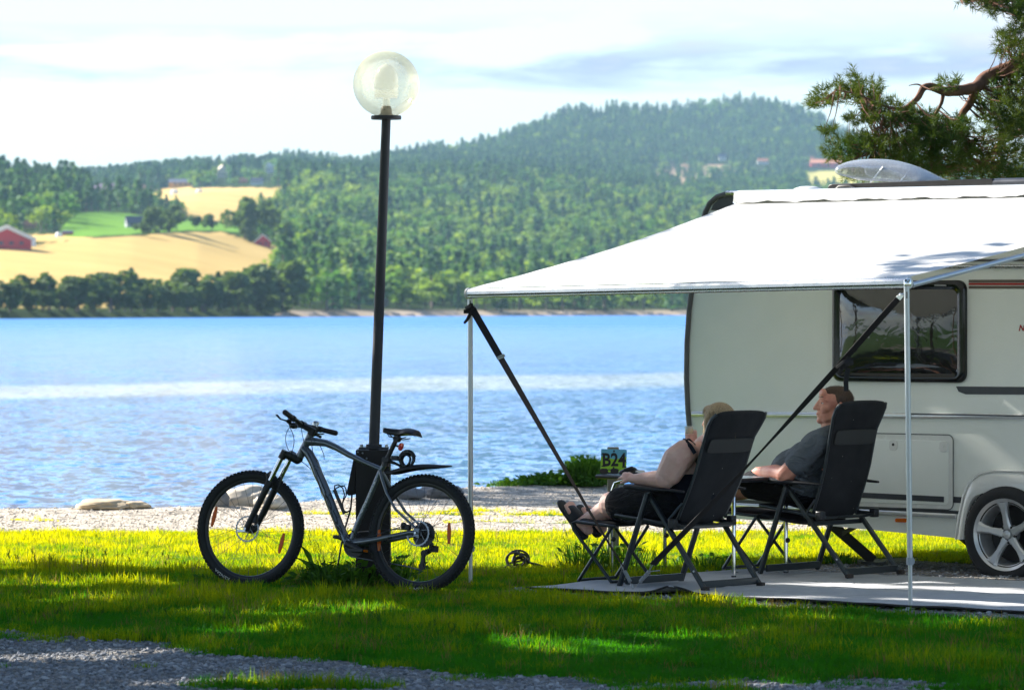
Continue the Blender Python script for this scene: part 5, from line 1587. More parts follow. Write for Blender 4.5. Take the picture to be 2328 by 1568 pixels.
MB().prism(rrect(c.x - 0.045, c.x + 0.045, c.z - 0.013, c.z + 0.013, 0.011, 4), -0.016, 0.0).build('marker_light', M_amber, cv, bevel=0.003)
# corner steady under the floor
for n_ in (0.35, 1.75):
    cs_ = MB(); a_ = Vector((-1.75, n_, 0.36)); f_ = Vector((-1.35, n_ + 0.1, 0.03))
    cs_.bar(a_, f_, 0.07, 0.022, (0, 1, 0)); cs_.bar(a_ + Vector((0.5, 0, 0)), a_.lerp(f_, 0.45), 0.03, 0.02, (0, 1, 0)); cs_.box(f_ - Vector((0, 0, 0.012)), (0.14, 0.10, 0.016)); cs_.box((-1.55, n_, 0.37), (0.6, 0.06, 0.03))
    cs_.build('corner_steady', M_black, cv)
q_ = CPn(2206, 1235, 0.12)
MB().bar(CPn(2196, 1222, 0.15), CPn(2222, 1268, 0.15), 0.03, 0.03, (0, 1, 0)).bar((-0.6, 0.3, 0.33), (-0.02, 0.3, WC.z), 0.06, 0.06).build('chassis_arm', M_black, cv)
# roof gear: domed vent, black rack, raised rooflight
c = CPn(1837, 434, 0.5)
MB().lathe([(0.125, 0.0), (0.12, 0.02), (0.095, 0.045), (0.055, 0.058), (0.001, 0.062)], (c.x, 0.5, zr), n=28).build('roof_vent', M_gelcoat, cv)
ra, rb = CPn(1884, 421, 0.25), CPn(2262, 418, 0.25)
MB().prism([(ra.x, zr + 0.015), (ra.x + 0.02, zr + 0.055), (ra.x + 0.05, zr + 0.062), (rb.x, zr + 0.075), (rb.x, zr + 0.01)], 0.22, 0.29).build('roof_rack', simple('black_rail', (0.015, 0.013, 0.014), 0.4), cv, bevel=0.004)
MB().tube([(rb.x, 0.25, zr + 0.042), (rb.x + 1.2, 0.25, zr + 0.045)], 0.034, 14).build('rack_tube', simple('dark_tube', (0.07, 0.075, 0.09), 0.35, 0.5), cv)
MB().tube([(ra.x + 0.08, 0.2, zr + 0.01), (ra.x + 0.12, 0.2, zr + 0.042), (ra.x + 0.20, 0.2, zr + 0.045), (ra.x + 0.26, 0.2, zr + 0.02)], 0.012, 8).build('rack_foot', M_black, cv)
t = NT('smoked_clear_dome'); tp = t.new('ShaderNodeBsdfTransparent'); tp.inputs[0].default_value = (0.80, 0.84, 0.88, 1)
df_ = t.new('ShaderNodeBsdfDiffuse'); t.put(df_.inputs[0], t.ramp(t.noise(5, 4, 0.6, t.coord('Object')), [(0.3, (0.62, 0.66, 0.70)), (0.7, (0.8, 0.82, 0.84))]))
gl_ = t.new('ShaderNodeBsdfGlossy'); gl_.inputs['Roughness'].default_value = 0.12
lw_ = t.new('ShaderNodeLayerWeight'); lw_.inputs[0].default_value = 0.3
a1_ = t.new('ShaderNodeMixShader'); t.put(a1_.inputs[0], t.rng(lw_.outputs['Facing'], 0, 1, 0.07, 0.4)); t.l.new(tp.outputs[0], a1_.inputs[1]); t.l.new(df_.outputs[0], a1_.inputs[2])
a2_ = t.new('ShaderNodeMixShader'); t.put(a2_.inputs[0], t.rng(lw_.outputs['Fresnel'], 0, 1, 0.04, 0.7)); t.l.new(a1_.outputs[0], a2_.inputs[1]); t.l.new(gl_.outputs[0], a2_.inputs[2]); t.l.new(a2_.outputs[0], t.out.inputs['Surface'])
M_dome = t.m
NQ = 0.95
d0, d1 = CPn(1930, 385, NQ), CPn(2135, 415, NQ)
prof_top = [tz(a, b_, NQ) for a, b_ in ((1934, 373), (1942, 366), (1960, 362), (2000, 360), (2040, 364), (2080, 378), (2110, 395), (2132, 412))]
prof_bot = [tz(a, b_, NQ) for a, b_ in ((1932, 396), (1945, 401), (1962, 404), (1985, 412), (2020, 414), (2060, 415), (2100, 415), (2132, 414))]
vs_, fs_ = [], []
NC = 10
for (tp_, bt_) in zip(prof_top, prof_bot):
    for k in range(NC + 1):
        a = math.pi * k / NC
        yy = NQ - 0.20 * math.cos(a); zf = math.sin(a) ** 0.45
        x_ = bt_[0] + (tp_[0] - bt_[0]) * zf; z_ = bt_[1] + (tp_[1] - bt_[1]) * zf
        vs_.append((x_, yy, z_))
for i in range(len(prof_top) - 1):
    for k in range(NC): fs_.append((i * (NC + 1) + k, i * (NC + 1) + k + 1, (i + 1) * (NC + 1) + k + 1, (i + 1) * (NC + 1) + k))
dome = MB().add(vs_, fs_).build('rooflight', M_dome, cv, subsurf=1, angle=80)
dome.modifiers.new('solid', 'SOLIDIFY').thickness = 0.006
MB().prism(rrect(prof_bot[2][0] - 0.02, prof_bot[-1][0] + 0.04, zr - 0.01, zr + 0.045, 0.01, 3), NQ - 0.3, NQ + 0.3).build('rooflight_frame', M_gelcoat, cv, bevel=0.004)
for n_ in (NQ - 0.18, NQ + 0.18):
    MB().tube([(prof_bot[3][0] + 0.05, n_, zr + 0.04), (prof_top[4][0], n_, prof_top[4][1] - 0.05)], 0.006, 8).build('stay_bar', M_alu, dome)

# ------------------------------------------------------------------ awning
aw = thing('awning', (0, 0, 0), 'white roll out awning stretched from the caravan roof on two poles', 'awning')
M_fabric = NT('awning_cloth'); _t = M_fabric
_c = _t.pos()
_t.put(_t.bsdf.inputs['Base Color'], _t.ramp(_t.noise(2, 4, 0.6, _c), [(0.3, (0.84, 0.84, 0.83)), (0.7, (0.89, 0.89, 0.88))]))
_t.bsdf.inputs['Roughness'].default_value = 0.6
_tr = _t.new('ShaderNodeBsdfTranslucent'); _tr.inputs[0].default_value = (0.55, 0.55, 0.50, 1)
_mx = _t.new('ShaderNodeMixShader'); _mx.inputs[0].default_value = 0.22
_t.l.new(_t.bsdf.outputs[0], _mx.inputs[1]); _t.l.new(_tr.outputs[0], _mx.inputs[2]); _t.l.new(_mx.outputs[0], _t.out.inputs['Surface'])
M_fabric = M_fabric.m
rl0, rl1 = W(1068, 667, 27.4), W(2062, 643, 25.2)
rd = (rl1 - rl0).normalized()
cz0 = CM @ Vector((CPn(1692, 450).x, -0.06, CPn(1692, 450).z)); 
cz1 = CM @ Vector((CPn(1692, 450).x + 3.5, -0.06, CPn(1692, 450).z + 0.01))
upn = Vector((0, 0, 1))
# rail profile: rounded aluminium section
rail = MB(); prof = [(0.000, 0.031), (-0.020, 0.027), (-0.031, 0.012), (-0.033, -0.006), (-0.026, -0.018), (-0.026, -0.024), (-0.014, -0.031), (0.012, -0.031), (0.026, -0.02), (0.028, 0.012), (0.016, 0.027)]
side = rd.cross(upn).normalized() * -1
vs_ = []
for e in (rl0 - rd * 0.005, rl1 + rd * 0.005):
    for (u, w_) in prof: vs_.append(e + side * -u * -1 * 1.0 + upn * w_ if False else e + (rd.cross(upn).normalized()) * -u + upn * w_)
n_ = len(prof)
rail.add(vs_, [tuple(range(n_)), tuple(range(2 * n_ - 1, n_ - 1, -1))] + [(i, (i + 1) % n_, n_ + (i + 1) % n_, n_ + i) for i in range(n_)])
M_rail = simple('anodised_rail', (0.62, 0.64, 0.66), 0.28, 0.75, var=0.03)
rail_o = rail.build('front_rail', M_rail, aw, angle=25)
for (e, s_) in ((rl0, -1), (rl1, 1)):
    MB().lathe([(0.001, 0.012), (0.028, 0.012), (0.036, 0.004), (0.036, -0.012), (0.001, -0.012)], e + rd * s_ * 0.014, M=Vector((0, 0, 1)).rotation_difference(rd * s_).to_matrix().to_4x4(), n=24).build('rail_end_cap', M_gelcoat, rail_o)
# cloth
NU, NVv = 60, 36; vs_ = []; fs_ = []
for j in range(NVv + 1):
    v = j / NVv
    for i in range(NU + 1):
        u = i / NU
        A = rl0.lerp(rl1, u) + upn * 0.033 + rd.cross(upn).normalized() * -0.0; B = cz0.lerp(cz1, u) + Vector((0, 0, -0.03))
        p = A.lerp(B, v)
        sag = math.sin(math.pi * v)
        p.z -= 0.022 * sag + 0.012 * sag * math.cos(2 * math.pi * u)
        inw = 0.05 * sag
        if i == 0: p += rd * inw * 0.4
        # tension wrinkles fanning out from the right front corner and fine roller waves near the rail
        dx, dv = (1 - u) * 3.4, v * 2.9
        ang = math.atan2(dv, dx + 1e-6); rad = math.hypot(dx, dv)
        p.z += 0.007 * math.exp(-rad / 1.1) * math.sin(ang * 26) + 0.0007 * math.exp(-v * 5) * math.sin(v * 150 + u * 3) + 0.001 * math.sin(v * 60 + 2 * math.sin(u * 5)) * (1 - v)
        vs_.append(p)
for j in range(NVv):
    for i in range(NU):
        q = j * (NU + 1) + i; fs_.append((q, q + 1, q + NU + 2, q + NU + 1))
MB().add(vs_, fs_).build('cloth', M_fabric, aw, angle=80)
inv = CI
cl0, cl1 = CI @ cz0, CI @ cz1
cas = MB(); cas.M = CM
cas.prism([(-0.055, -0.030), (-0.060, 0.0), (-0.045, 0.030), (-0.01, 0.040), (0.045, 0.040), (0.045, -0.040)], 0, 1, Matrix(((0, cl1.x - cl0.x, 0, cl0.x), (1, 0, 0, cl0.y), (0, 0, 1, cl0.z + 0.010), (0, 0, 0, 1))))
cas.build('cassette_casing', M_gelcoat, aw, angle=30)
# valance strip below the casing with a wavy lower edge
vs_ = []; fs_ = []
for i in range(61):
    p = cz0.lerp(cz1, i / 60) - NV * 0.066
    w_ = 0.006 * math.sin(i * 0.9) + 0.004 * math.sin(i * 2.3)
    vs_ += [p + upn * 0.035, p + upn * (-0.006 + w_ * 0.4) - NV * 0.004, p - upn * (0.034 + w_) - NV * 0.012]
for i in range(60):
    for k in range(2): fs_.append((i * 3 + k, i * 3 + k + 1, (i + 1) * 3 + k + 1, (i + 1) * 3 + k))
MB().add(vs_, fs_).build('valance', M_fabric, aw)
MB().tube([cz0 - rd * 0.03 + Vector((0, 0, 0.0)), cz0 - rd * 0.05 + Vector((0, 0, -0.03)), cz0 - rd * 0.02 + Vector((0, -0.03, -0.05))], 0.008, 8).build('end_bracket', M_alu, aw)
# poles
def pole(pt, pb, collar_y, d, nm='support_pole'):
    top = W(*pt, d); bot = W(*pb, d); bot.z = 0.0
    cp = W(pb[0], collar_y, d); cp.x = top.x + (bot.x - top.x) * (top.z - cp.z) / (top.z - bot.z)
    o = MB().tube([top, cp], 0.0165, 14).tube([cp + Vector((0, 0, 0.1)), bot], 0.0128, 12).build(nm, M_alupole, aw)
    MB().tube([cp + Vector((0, 0, 0.022)), cp + Vector((0, 0, -0.022))], 0.0215, 16).box(cp + Vector((0.018, -0.008, 0)), (0.018, 0.018, 0.026)).build('clamp_collar', M_collar, o)
    MB().box(bot + Vector((0, 0, 0.006)), (0.05, 0.05, 0.012)).build('pole_foot', M_collar, o, bevel=0.003)
    MB().tube([top + Vector((0, -0.018, -0.06)), top + Vector((0, -0.018, -0.1))], 0.004, 6).build('pole_slot', M_black, o)
    return o
M_alupole = simple('satin_aluminium', (0.60, 0.63, 0.66), 0.35, 0.7, var=0.06, nscale=20)
M_collar = simple('grey_nylon', (0.42, 0.45, 0.50), 0.5)
pole((1069, 662), (1070, 1327), 1246, 27.42)
pr_ = pole((2061, 640), (2070, 1383), 1275, 25.16)
for e in (rl1,):
    MB().lathe([(0.016, -0.02), (0.024, -0.018), (0.026, 0.0), (0.020, 0.02), (0.001, 0.026)], e + Vector((0.0, -0.045, 0.0)), n=16).build('knuckle', M_chrome, aw)
# folding rafter from the right pole top to the wall
k1 = CM @ Vector((cl1.x - 0.02, -0.03, cl1.z - 0.16))
MB().tube([rl1 + Vector((0.03, 0.02, -0.012)), k1], 0.017, 12).build('rafter', M_alupole, aw)
MB().box(k1, (0.06, 0.05, 0.10)).build('wall_bracket', M_alu, aw, bevel=0.005)
# maker's sticker on the rail
def on_rail(px, py, off=0.036):
    k_ = (px - 1068) / (2062 - 1068)
    d_ = 27.4 + (25.2 - 27.4) * k_
    return W(px, py, d_ - off)
f0, f1 = on_rail(1953, 642), on_rail(2033, 641)
fx = (f1 - f0); fw = fx.length; fx.normalize(); fm = (f0 + f1) / 2
def dec(w0, w1, h0, h1, off): 
    nrm_ = Vector((fx.y, -fx.x, 0)).normalized()
    return [fm + fx * a_ + upn * b__ + nrm_ * off for a_, b__ in ((w0, h0), (w1, h0), (w1, h1), (w0, h1))]
hh_ = 0.012
st_ = MB().add(dec(-fw / 2, fw / 2, -hh_, hh_, 0), [(0, 1, 2, 3)]).build('sticker', M_print, rail_o, smooth=False)
M_redp = simple('red_print', (0.60, 0.02, 0.03), 0.5); M_bluep = simple('blue_print', (0.03, 0.05, 0.22), 0.5)
MB().add(dec(-fw / 2 + 0.002, -fw / 2 + 0.036, -hh_ + 0.002, hh_ - 0.002, 0.0015), [(0, 1, 2, 3)]).build('sticker_block', M_redp, st_, smooth=False)
MB().add(dec(fw / 2 - 0.030, fw / 2 - 0.002, -hh_ + 0.001, hh_ - 0.001, 0.0015), [(0, 1, 2, 3)]).build('sticker_block', M_redp, st_, smooth=False)
nrm_ = Vector((fx.y, -fx.x, 0)).normalized()
for (s_, cx, sz, m_, wid_) in (('FIAMMA', -fw / 2 + 0.019, 0.016, M_print, 0.030), ('CARAVANSTORE', 0.003, 0.022, M_bluep, fw - 0.078), ('XL', fw / 2 - 0.016, 0.022, M_print, 0.020)):
    tv, tf = text_geo(s_, sz, 0.0004, shear=0.2)
    wv_ = max(v.x for v in tv) - min(v.x for v in tv)
    MB().add([fm + fx * (cx + v.x * wid_ / wv_) + upn * v.y + nrm_ * 0.003 for v in tv], tf).build('sticker_lettering', m_, st_, smooth=False)

# ------------------------------------------------------------------ storm straps
M_web = simple('black_webbing', (0.016, 0.014, 0.016), 0.75, bump=0.5, bscale=180)
M_web2 = simple('brown_black_webbing', (0.045, 0.032, 0.030), 0.6, bump=0.5, bscale=180)
def ribbon(mb, pts, wid, tw=0.0, thick=0.0025, face=Vector((0, -1, 0))):
    P_ = [Vector(p) for p in pts]; n = len(P_); vs_ = []
    for i, p in enumerate(P_):
        d = (P_[min(i + 1, n - 1)] - P_[max(i - 1, 0)]).normalized()
        x = d.cross(face).normalized(); y = x.cross(d)
        a = tw * i / max(1, n - 1) if not callable(tw) else tw(i / max(1, n - 1))
        x2 = x * math.cos(a) + y * math.sin(a); y2 = -x * math.sin(a) + y * math.cos(a)
        w_ = wid if not callable(wid) else wid(i / max(1, n - 1))
        for (sx, sy) in ((-1, -1), (1, -1), (1, 1), (-1, 1)): vs_.append(p + x2 * sx * w_ / 2 + y2 * sy * thick / 2)
    fs_ = [(i * 4 + k, i * 4 + (k + 1) % 4, (i + 1) * 4 + (k + 1) % 4, (i + 1) * 4 + k) for i in range(n - 1) for k in range(4)] + [(0, 1, 2, 3), (4 * n - 4, 4 * n - 3, 4 * n - 2, 4 * n - 1)]
    return mb.add(vs_, fs_)
def seg(a, b_, n, sag=0.0): return [a.lerp(b_, k / n) - Vector((0, 0, sag * math.sin(math.pi * k / n))) for k in range(n + 1)]
def spring(mb, a, b_, r_=0.011, turns=14):
    d = (b_ - a); L_ = d.length; d.normalize(); u = d.orthogonal().normalized(); w_ = d.cross(u)
    return mb.tube([a + d * L_ * k / (turns * 6) + (u * math.cos(k) + w_ * math.sin(k)) * r_ for k in [j * 1.0 for j in range(turns * 6 + 1)]], 0.0024, 5)
s1t, s1m, s1b = W(1074, 703, 27.38), W(1139, 815, 27.2), W(1330, 1145, 26.95)
s1e = W(1416, 1287, 26.75)
peg = W(1437, 1352, 26.6); peg.z = 0.02
strap1 = thing('storm_strap', s1t, 'dark storm strap running down from the left awning pole to the ground peg', 'strap', 'storm straps holding down the awning')
sb = MB(); ribbon(sb, seg(s1t, s1m, 4), 0.046, 0.25); sb.build('strap_band', M_web, strap1, world=True, smooth=False)
sb = MB(); ribbon(sb, seg(s1m, s1b, 26) + seg(s1b, s1e, 8)[1:], lambda u: 0.042 - 0.014 * u, lambda u: 0.3 + 1.0 * u); sb.build('strap_band', M_web2, strap1, world=True, smooth=False)
MB().tube([s1m + Vector((-0.026, -0.01, 0.008)), s1m + Vector((0.026, -0.01, 0.02))], 0.004, 8).box(s1m + Vector((0, -0.008, 0.012)), (0.05, 0.006, 0.022), Matrix.Rotation(R(-25), 3, 'Y')).build('buckle', M_steel, strap1, world=True)
kn = MB()
ribbon(kn, [W(1069, 690, 27.36), W(1074, 700, 27.36), W(1064, 708, 27.36), W(1054, 708, 27.36)], 0.03, 0.6)
ribbon(kn, [W(1074, 704, 27.35), W(1068, 716, 27.35), W(1062, 727, 27.35), W(1055, 735, 27.35)], 0.024, 1.0)
kn.tube([W(1062, 700, 27.40) , W(1070, 696, 27.36), W(1078, 703, 27.40)], 0.016, 8)
kn.build('knot', M_web, strap1, world=True, smooth=False)
sp1 = MB(); spring(sp1, W(1420, 1297, 26.72), W(1433, 1322, 26.66)); sp1.tube([s1e, W(1418, 1296, 26.72)], 0.003, 6).tube([W(1433, 1322, 26.66), peg], 0.003, 6).tube([W(1411, 1282, 26.74), W(1420, 1300, 26.72), W(1426, 1300, 26.72)], 0.0028, 6)
sp1.build('tension_spring', M_steel, strap1, world=True)
s2t, s2m, s2e = W(2048, 672, 25.22), W(1909, 829, 25.50), W(1484, 1283, 26.42)
strap2 = thing('storm_strap', s2t, 'black storm strap running from the right awning pole behind the woman to the peg', 'strap', 'storm straps holding down the awning')
sb = MB(); ribbon(sb, seg(s2t, s2m, 8) + seg(s2m, s2e, 36, 0.015)[1:], lambda u: 0.036 - 0.022 * math.exp(-((u - 0.52) / 0.14) ** 2) + 0.014 * max(0, (u - 0.7) / 0.3), lambda u: 0.2 + 0.5 * u)
sb.build('strap_band', M_web, strap2, world=True, smooth=False)
kn = MB()
ribbon(kn, [W(1933, 812, 25.44), W(1925, 828, 25.44), W(1914, 836, 25.44), W(1908, 850, 25.44)], 0.04, 1.0)
kn.tube([W(1905, 838, 25.46), W(1920, 826, 25.44), W(1936, 822, 25.46)], 0.022, 8)
ribbon(kn, [W(1928, 836, 25.42), W(1926, 850, 25.42), W(1923, 868, 25.42), W(1924, 889, 25.42)], 0.030, 0.3)
kn.build('knot', M_web, strap2, world=True, smooth=False)
MB().box(W(2046, 674, 25.20), (0.032, 0.012, 0.038), Matrix.Rotation(R(40), 3, 'Y')).tube([W(2044, 670, 25.18), W(2056, 668, 25.16)], 0.005, 8).build('buckle', M_chrome, strap2, world=True, bevel=0.002)
sp2 = MB(); spring(sp2, W(1476, 1298, 26.44), W(1455, 1322, 26.52)); sp2.tube([W(1455, 1322, 26.52), peg], 0.003, 6).tube([W(1500, 1296, 26.42), W(1476, 1298, 26.44), W(1481, 1276, 26.42)], 0.0028, 6).tube([s2e, W(1476, 1298, 26.44)], 0.003, 6)
sp2.build('tension_spring', M_steel, strap2, world=True)
pg_ = MB().tube([peg + Vector((0, 0, 0.03)), peg + Vector((0.03, 0, -0.08))], 0.004, 8).tube([peg + Vector((-0.012, 0, 0.02)), peg + Vector((0, 0, 0.035)), peg + Vector((0.012, 0, 0.02))], 0.004, 6)
po_ = pg_.build('ground_peg', M_steel, None)
tag(po_, 'steel peg in the gravel where both strap springs meet', 'peg')

# ------------------------------------------------------------------ ground mat
def mat_z(a_, n_):
    z = 0.016 + 0.010 * (vnoise(a_ * 1.4, n_ * 2.4, 1, 3) + 0.5) + 0.006 * vnoise(a_, n_, 4.5, 9)
    z += 0.018 * math.exp(-((n_ + 2.35 - 0.08 * a_) / 0.06) ** 2) * max(0, min(1, (a_ + 0.8) * 2)) * (0.6 + vnoise(a_, 0, 2, 4))
    z += 0.016 * math.exp(-((n_ + 2.0 + 0.05 * math.sin(a_ * 3)) / 0.05) ** 2) * max(0, min(1, (a_ - 0.2) * 2))
    # lifted fold near the front of the woman's chair
    z += 0.055 * math.exp(-((a_ + 0.50) / 0.13) ** 2) * math.exp(-max(0, n_ + 3.08) / 0.09)
    return z
na, nn2 = 190, 110
vs_ = np.zeros((na * nn2, 3))
for j in range(nn2):
    for i in range(na):
        u, v = i / (na - 1), j / (nn2 - 1)
        a_ = -1.62 + u * 5.6; n_ = -3.12 + v * 2.45 + (0.035 * vnoise(a_, 0, 1.5, 6) + (0.05 if a_ > -0.5 else 0.0)) * (1 - v)
        if a_ < -0.5: n_ += 0.03 * (1 - v)
        p = CM @ Vector((a_, n_, 0)); vs_[j * na + i] = (p.x, p.y, mat_z(a_, n_))
ii = np.arange((nn2 - 1) * na).reshape(nn2 - 1, na)[:, :-1].ravel()
Q = np.stack([ii, ii + 1, ii + 1 + na, ii + na], 1)
t = NT('woven_ground_mat'); 
mp_ = t.new('ShaderNodeMapping'); mp_.inputs['Rotation'].default_value = (0, 0, -math.atan2(AV.y, AV.x) + 0.5); t.l.new(t.pos(), mp_.inputs[0])
wv_ = t.new('ShaderNodeTexWave'); wv_.inputs['Scale'].default_value = 22; wv_.inputs['Distortion'].default_value = 0.6; t.l.new(mp_.outputs[0], wv_.inputs['Vector'])
nz_ = t.noise(7, 6, 0.7, t.pos())
c_ = t.mix(t.rng(nz_, 0.35, 0.7), (0.50, 0.52, 0.56), (0.64, 0.65, 0.67))
t.put(t.bsdf.inputs['Base Color'], t.mix(t.rng(wv_.outputs['Fac'], 0.3, 0.7, 0.35, 0.0), c_, (0.20, 0.21, 0.23)))
t.bsdf.inputs['Roughness'].default_value = 0.85
t.put(t.bsdf.inputs['Normal'], t.bump(wv_.outputs['Fac'], 0.6, 0.003))
gmat = np_mesh('ground_mat', vs_, Q, [t.m], smooth=True)
gmat.modifiers.new('solid', 'SOLIDIFY').thickness = 0.006
tag(gmat, 'light grey woven ground mat rumpled under the awning', 'mat')
edge = MB()
fe = [vs_[i] for i in range(na)]
edge.tube([(p[0], p[1], p[2] - 0.002) for p in fe[::2]], 0.007, 6)
edge.build('mat_binding', M_web, gmat)
# ------------------------------------------------------------------ reclining camping chairs
M_chairfab = NT('padded_mesh_fabric'); _t = M_chairfab
_w = _t.noise(400, 2, 0.5, _t.coord('Object')); _n = _t.noise(5, 4, 0.6, _t.coord('Object'))
_c = _t.ramp(_n, [(0.3, (0.012, 0.013, 0.017)), (0.7, (0.026, 0.028, 0.034))])
_s = _t.new('ShaderNodeTexVoronoi'); _s.inputs['Scale'].default_value = 26; _t.l.new(_t.coord('Object'), _s.inputs['Vector'])
_sc = _t.new('ShaderNodeSeparateColor'); _t.l.new(_s.outputs['Color'], _sc.inputs[0])
_fleck = _t.math('MULTIPLY', _t.rng(_s.outputs['Distance'], 0.10, 0.07), _t.rng(_sc.outputs[0], 0.82, 0.84))
_t.put(_t.bsdf.inputs['Base Color'], _t.mix(_fleck, _c, (0.30, 0.30, 0.28)))
_t.bsdf.inputs['Roughness'].default_value = 0.85; _t.bsdf.inputs['Specular IOR Level'].default_value = 0.3
_t.put(_t.bsdf.inputs['Normal'], _t.bump(_w, 0.3, 0.001))
M_chairfab = M_chairfab.m
M_chairfab2 = simple('charcoal_pocket_cloth', (0.035, 0.037, 0.040), 0.7, bump=0.4, bscale=300)
M_leg = simple('anthracite_tube', (0.060, 0.072, 0.082), 0.32, 0.65, var=0.08, nscale=30)
M_armpl = simple('armrest_plastic', (0.018, 0.020, 0.026), 0.35)
ROT = R(139)
WO = Vector((1.388, 26.784, 0.015)); MO = Vector((2.368, 27.834, 0.03))
def loc_fn(origin, rot=ROT):
    M = Matrix.Translation(origin) @ Matrix.Rotation(rot, 4, 'Z'); I = M.inverted()
    def f(px, py, y=0.0):
        p1 = I @ camo; p2 = I @ W(px, py, 10.0); k = (y - p1.y) / (p2.y - p1.y)
        return p1 + (p2 - p1) * k
    return f
CW, CMn = loc_fn(WO), loc_fn(MO)
YS = 0.31
def chair(name, origin, P, pts, label, footrest):
    root = thing(name, origin, label, 'camping chair', 'reclining camping chairs under the awning', (0, 0, ROT))
    A = P(*pts['apex'], YS); Rr = P(*pts['rear'], YS); Fr = P(*pts['front'], YS); J = P(*pts['joint'], YS)
    B0 = P(*pts['back0'], 0); B1 = P(*pts['back1'], 0)
    Rr.z = Fr.z = 0.012
    print(name, 'apex', A, 'rear', Rr, 'front', Fr, 'joint', J, 'B0', B0, 'B1', B1)
    A.x = max(0.3, A.x)
    for s in (1, -1):
        y = s * YS
        MB().bar((A.x - 0.01, y, A.z), (Fr.x, y, 0.0), 0.026, 0.034, (0, 1, 0)).build('leg', M_leg, root, bevel=0.006)
        y2 = s * (YS - 0.028)
        k = MB().bar((A.x + 0.01, y2, A.z), (Rr.x, y2, 0.0), 0.026, 0.034, (0, 1, 0)).build('leg', M_leg, root, bevel=0.006)
        MB().box((Rr.x, y2, 0.012), (0.05, 0.034, 0.028)).build('foot_cap', simple('foot_rubber', (0.05, 0.04, 0.035), 0.8), k, bevel=0.005)
        # armrest
        a0 = Vector((A.x + 0.17, y, A.z + 0.035)); a1 = Vector((A.x - 0.30, y, A.z + 0.015))
        arm = MB().tube([a0 + Vector((0.012, 0, -0.004)), a0, a0 - Vector((0.05, 0, 0)), (A.x + 0.05, y, A.z + 0.030), (A.x - 0.08, y, A.z + 0.025), (A.x - 0.2, y, A.z + 0.022), a1], [0.014, 0.028, 0.032, 0.030, 0.022, 0.017, 0.012], 14, flat=(0.62, 1.0), up=(0, 0, 1))
        arm.build('armrest', M_armpl, root)
        MB().box((J.x, s * (YS - 0.014), J.z), (0.05, 0.05, 0.06)).build('hinge_block', M_armpl, root, bevel=0.008)
        for (q, w_) in ((0.45, Fr), (0.82, Rr)):
            e = A.lerp(w_, q) if w_ is Fr else A.lerp(w_, q)
            MB().lathe([(0.001, 0.004), (0.006, 0.003), (0.007, 0)], (e.x, s * (YS + (0.014 if w_ is Fr else -0.014)), e.z), axis='Y', n=10).build('rivet', M_alu, k)
    for (xx, nm, up_) in ((Rr.x + 0.03, 'floor_bar', 0.022), (Fr.x - 0.035, 'floor_bar', 0.03)):
        MB().box((xx, 0, 0.035), (0.022, 2 * YS - 0.05, 0.045)).build(nm, M_leg, root, bevel=0.004)
    # seat frame and padded seat
    MB().tube([(J.x, YS - 0.03, J.z - 0.01), (0.74, YS - 0.05, 0.445), (0.74, -YS + 0.05, 0.445), (J.x, -YS + 0.03, J.z - 0.01)], 0.013, 10).build('seat_rail', M_leg, root)
    MB().bar((B0.x - 0.02, YS - 0.02, B0.z - 0.025), (B0.x - 0.02, -YS + 0.02, B0.z - 0.025), 0.016, 0.030).build('cross_rail', M_leg, root, bevel=0.004)
    rows = [(B0.x + 0.0, B0.z + 0.00), (B0.x + 0.12, B0.z - 0.025), (B0.x + 0.26, B0.z - 0.005), (B0.x + 0.38, B0.z + 0.025), (B0.x + 0.45, B0.z + 0.020), (B0.x + 0.475, B0.z - 0.015)]
    def slab(rows, hw, th, name, mat, par, **k):
        vs_, fs_ = [], []
        n = len(rows); m = 9
        for i, (x, z) in enumerate(rows):
            xa, za = rows[max(i - 1, 0)]; xb, zb = rows[min(i + 1, n - 1)]
            d = Vector((xb - xa, 0, zb - za)).normalized(); nn = Vector((-d.z, 0, d.x))
            w_ = hw[i] if isinstance(hw, list) else hw
            t_ = th[i] if isinstance(th, list) else th
            ring = [(w_ * (q / (m - 1) * 2 - 1), 1) for q in range(m)] + [(w_ * (1 - q / (m - 1) * 2), -1) for q in range(m)]
            for (yy, sd) in ring:
                e = 1 - (abs(yy) / w_) ** 4 * 0.65
                vs_.append(Vector((x, yy, z)) + nn * (t_ / 2 * sd * e))
        r_ = 2 * m
        for i in range(n - 1):
            for q in range(r_): fs_.append((i * r_ + q, i * r_ + (q + 1) % r_, (i + 1) * r_ + (q + 1) % r_, (i + 1) * r_ + q))
        fs_.append(tuple(range(r_))); fs_.append(tuple((n - 1) * r_ + q for q in range(r_)))
        return MB().add(vs_, fs_).build(name, mat, par, **k)
    slab(rows, 0.235, 0.05, 'seat', M_chairfab, root, subsurf=1, angle=80)
    D = Vector((B1.x - B0.x, 0, B1.z - B0.z)); L_ = D.length; D.normalize(); N = Vector((D.z, 0, -D.x))
    prof = [(0.0, 0, .215, .03), (0.04, 0.0, .232, .040), (0.12, .006, .238, .044), (0.22, .012, .240, .044), (0.34, .016, .243, .044), (0.46, .016, .245, .044), (0.58, .008, .246, .042), (0.70, .0, .248, .040), (0.755, -.002, .250, .038), (0.79, .0, .256, .058), (0.86, .004, .268, .070), (0.93, .012, .270, .066), (0.975, .022, .250, .05), (1.0, .030, .215, .026)]
    rws = [((B0 + D * L_ * u - N * off).x, (B0 + D * L_ * u - N * off).z) for (u, off, w_, th) in prof]
    bk = slab(rws, [p_[2] for p_ in prof], [p_[3] for p_ in prof], 'backrest', M_chairfab, root, subsurf=1, angle=80)
    # rear pocket / lumbar strip and piping
    pr_ = [(u, w_) for (u, w_) in ((0.63, .215), (0.645, .222), (0.70, .225), (0.745, .222), (0.76, .21))]
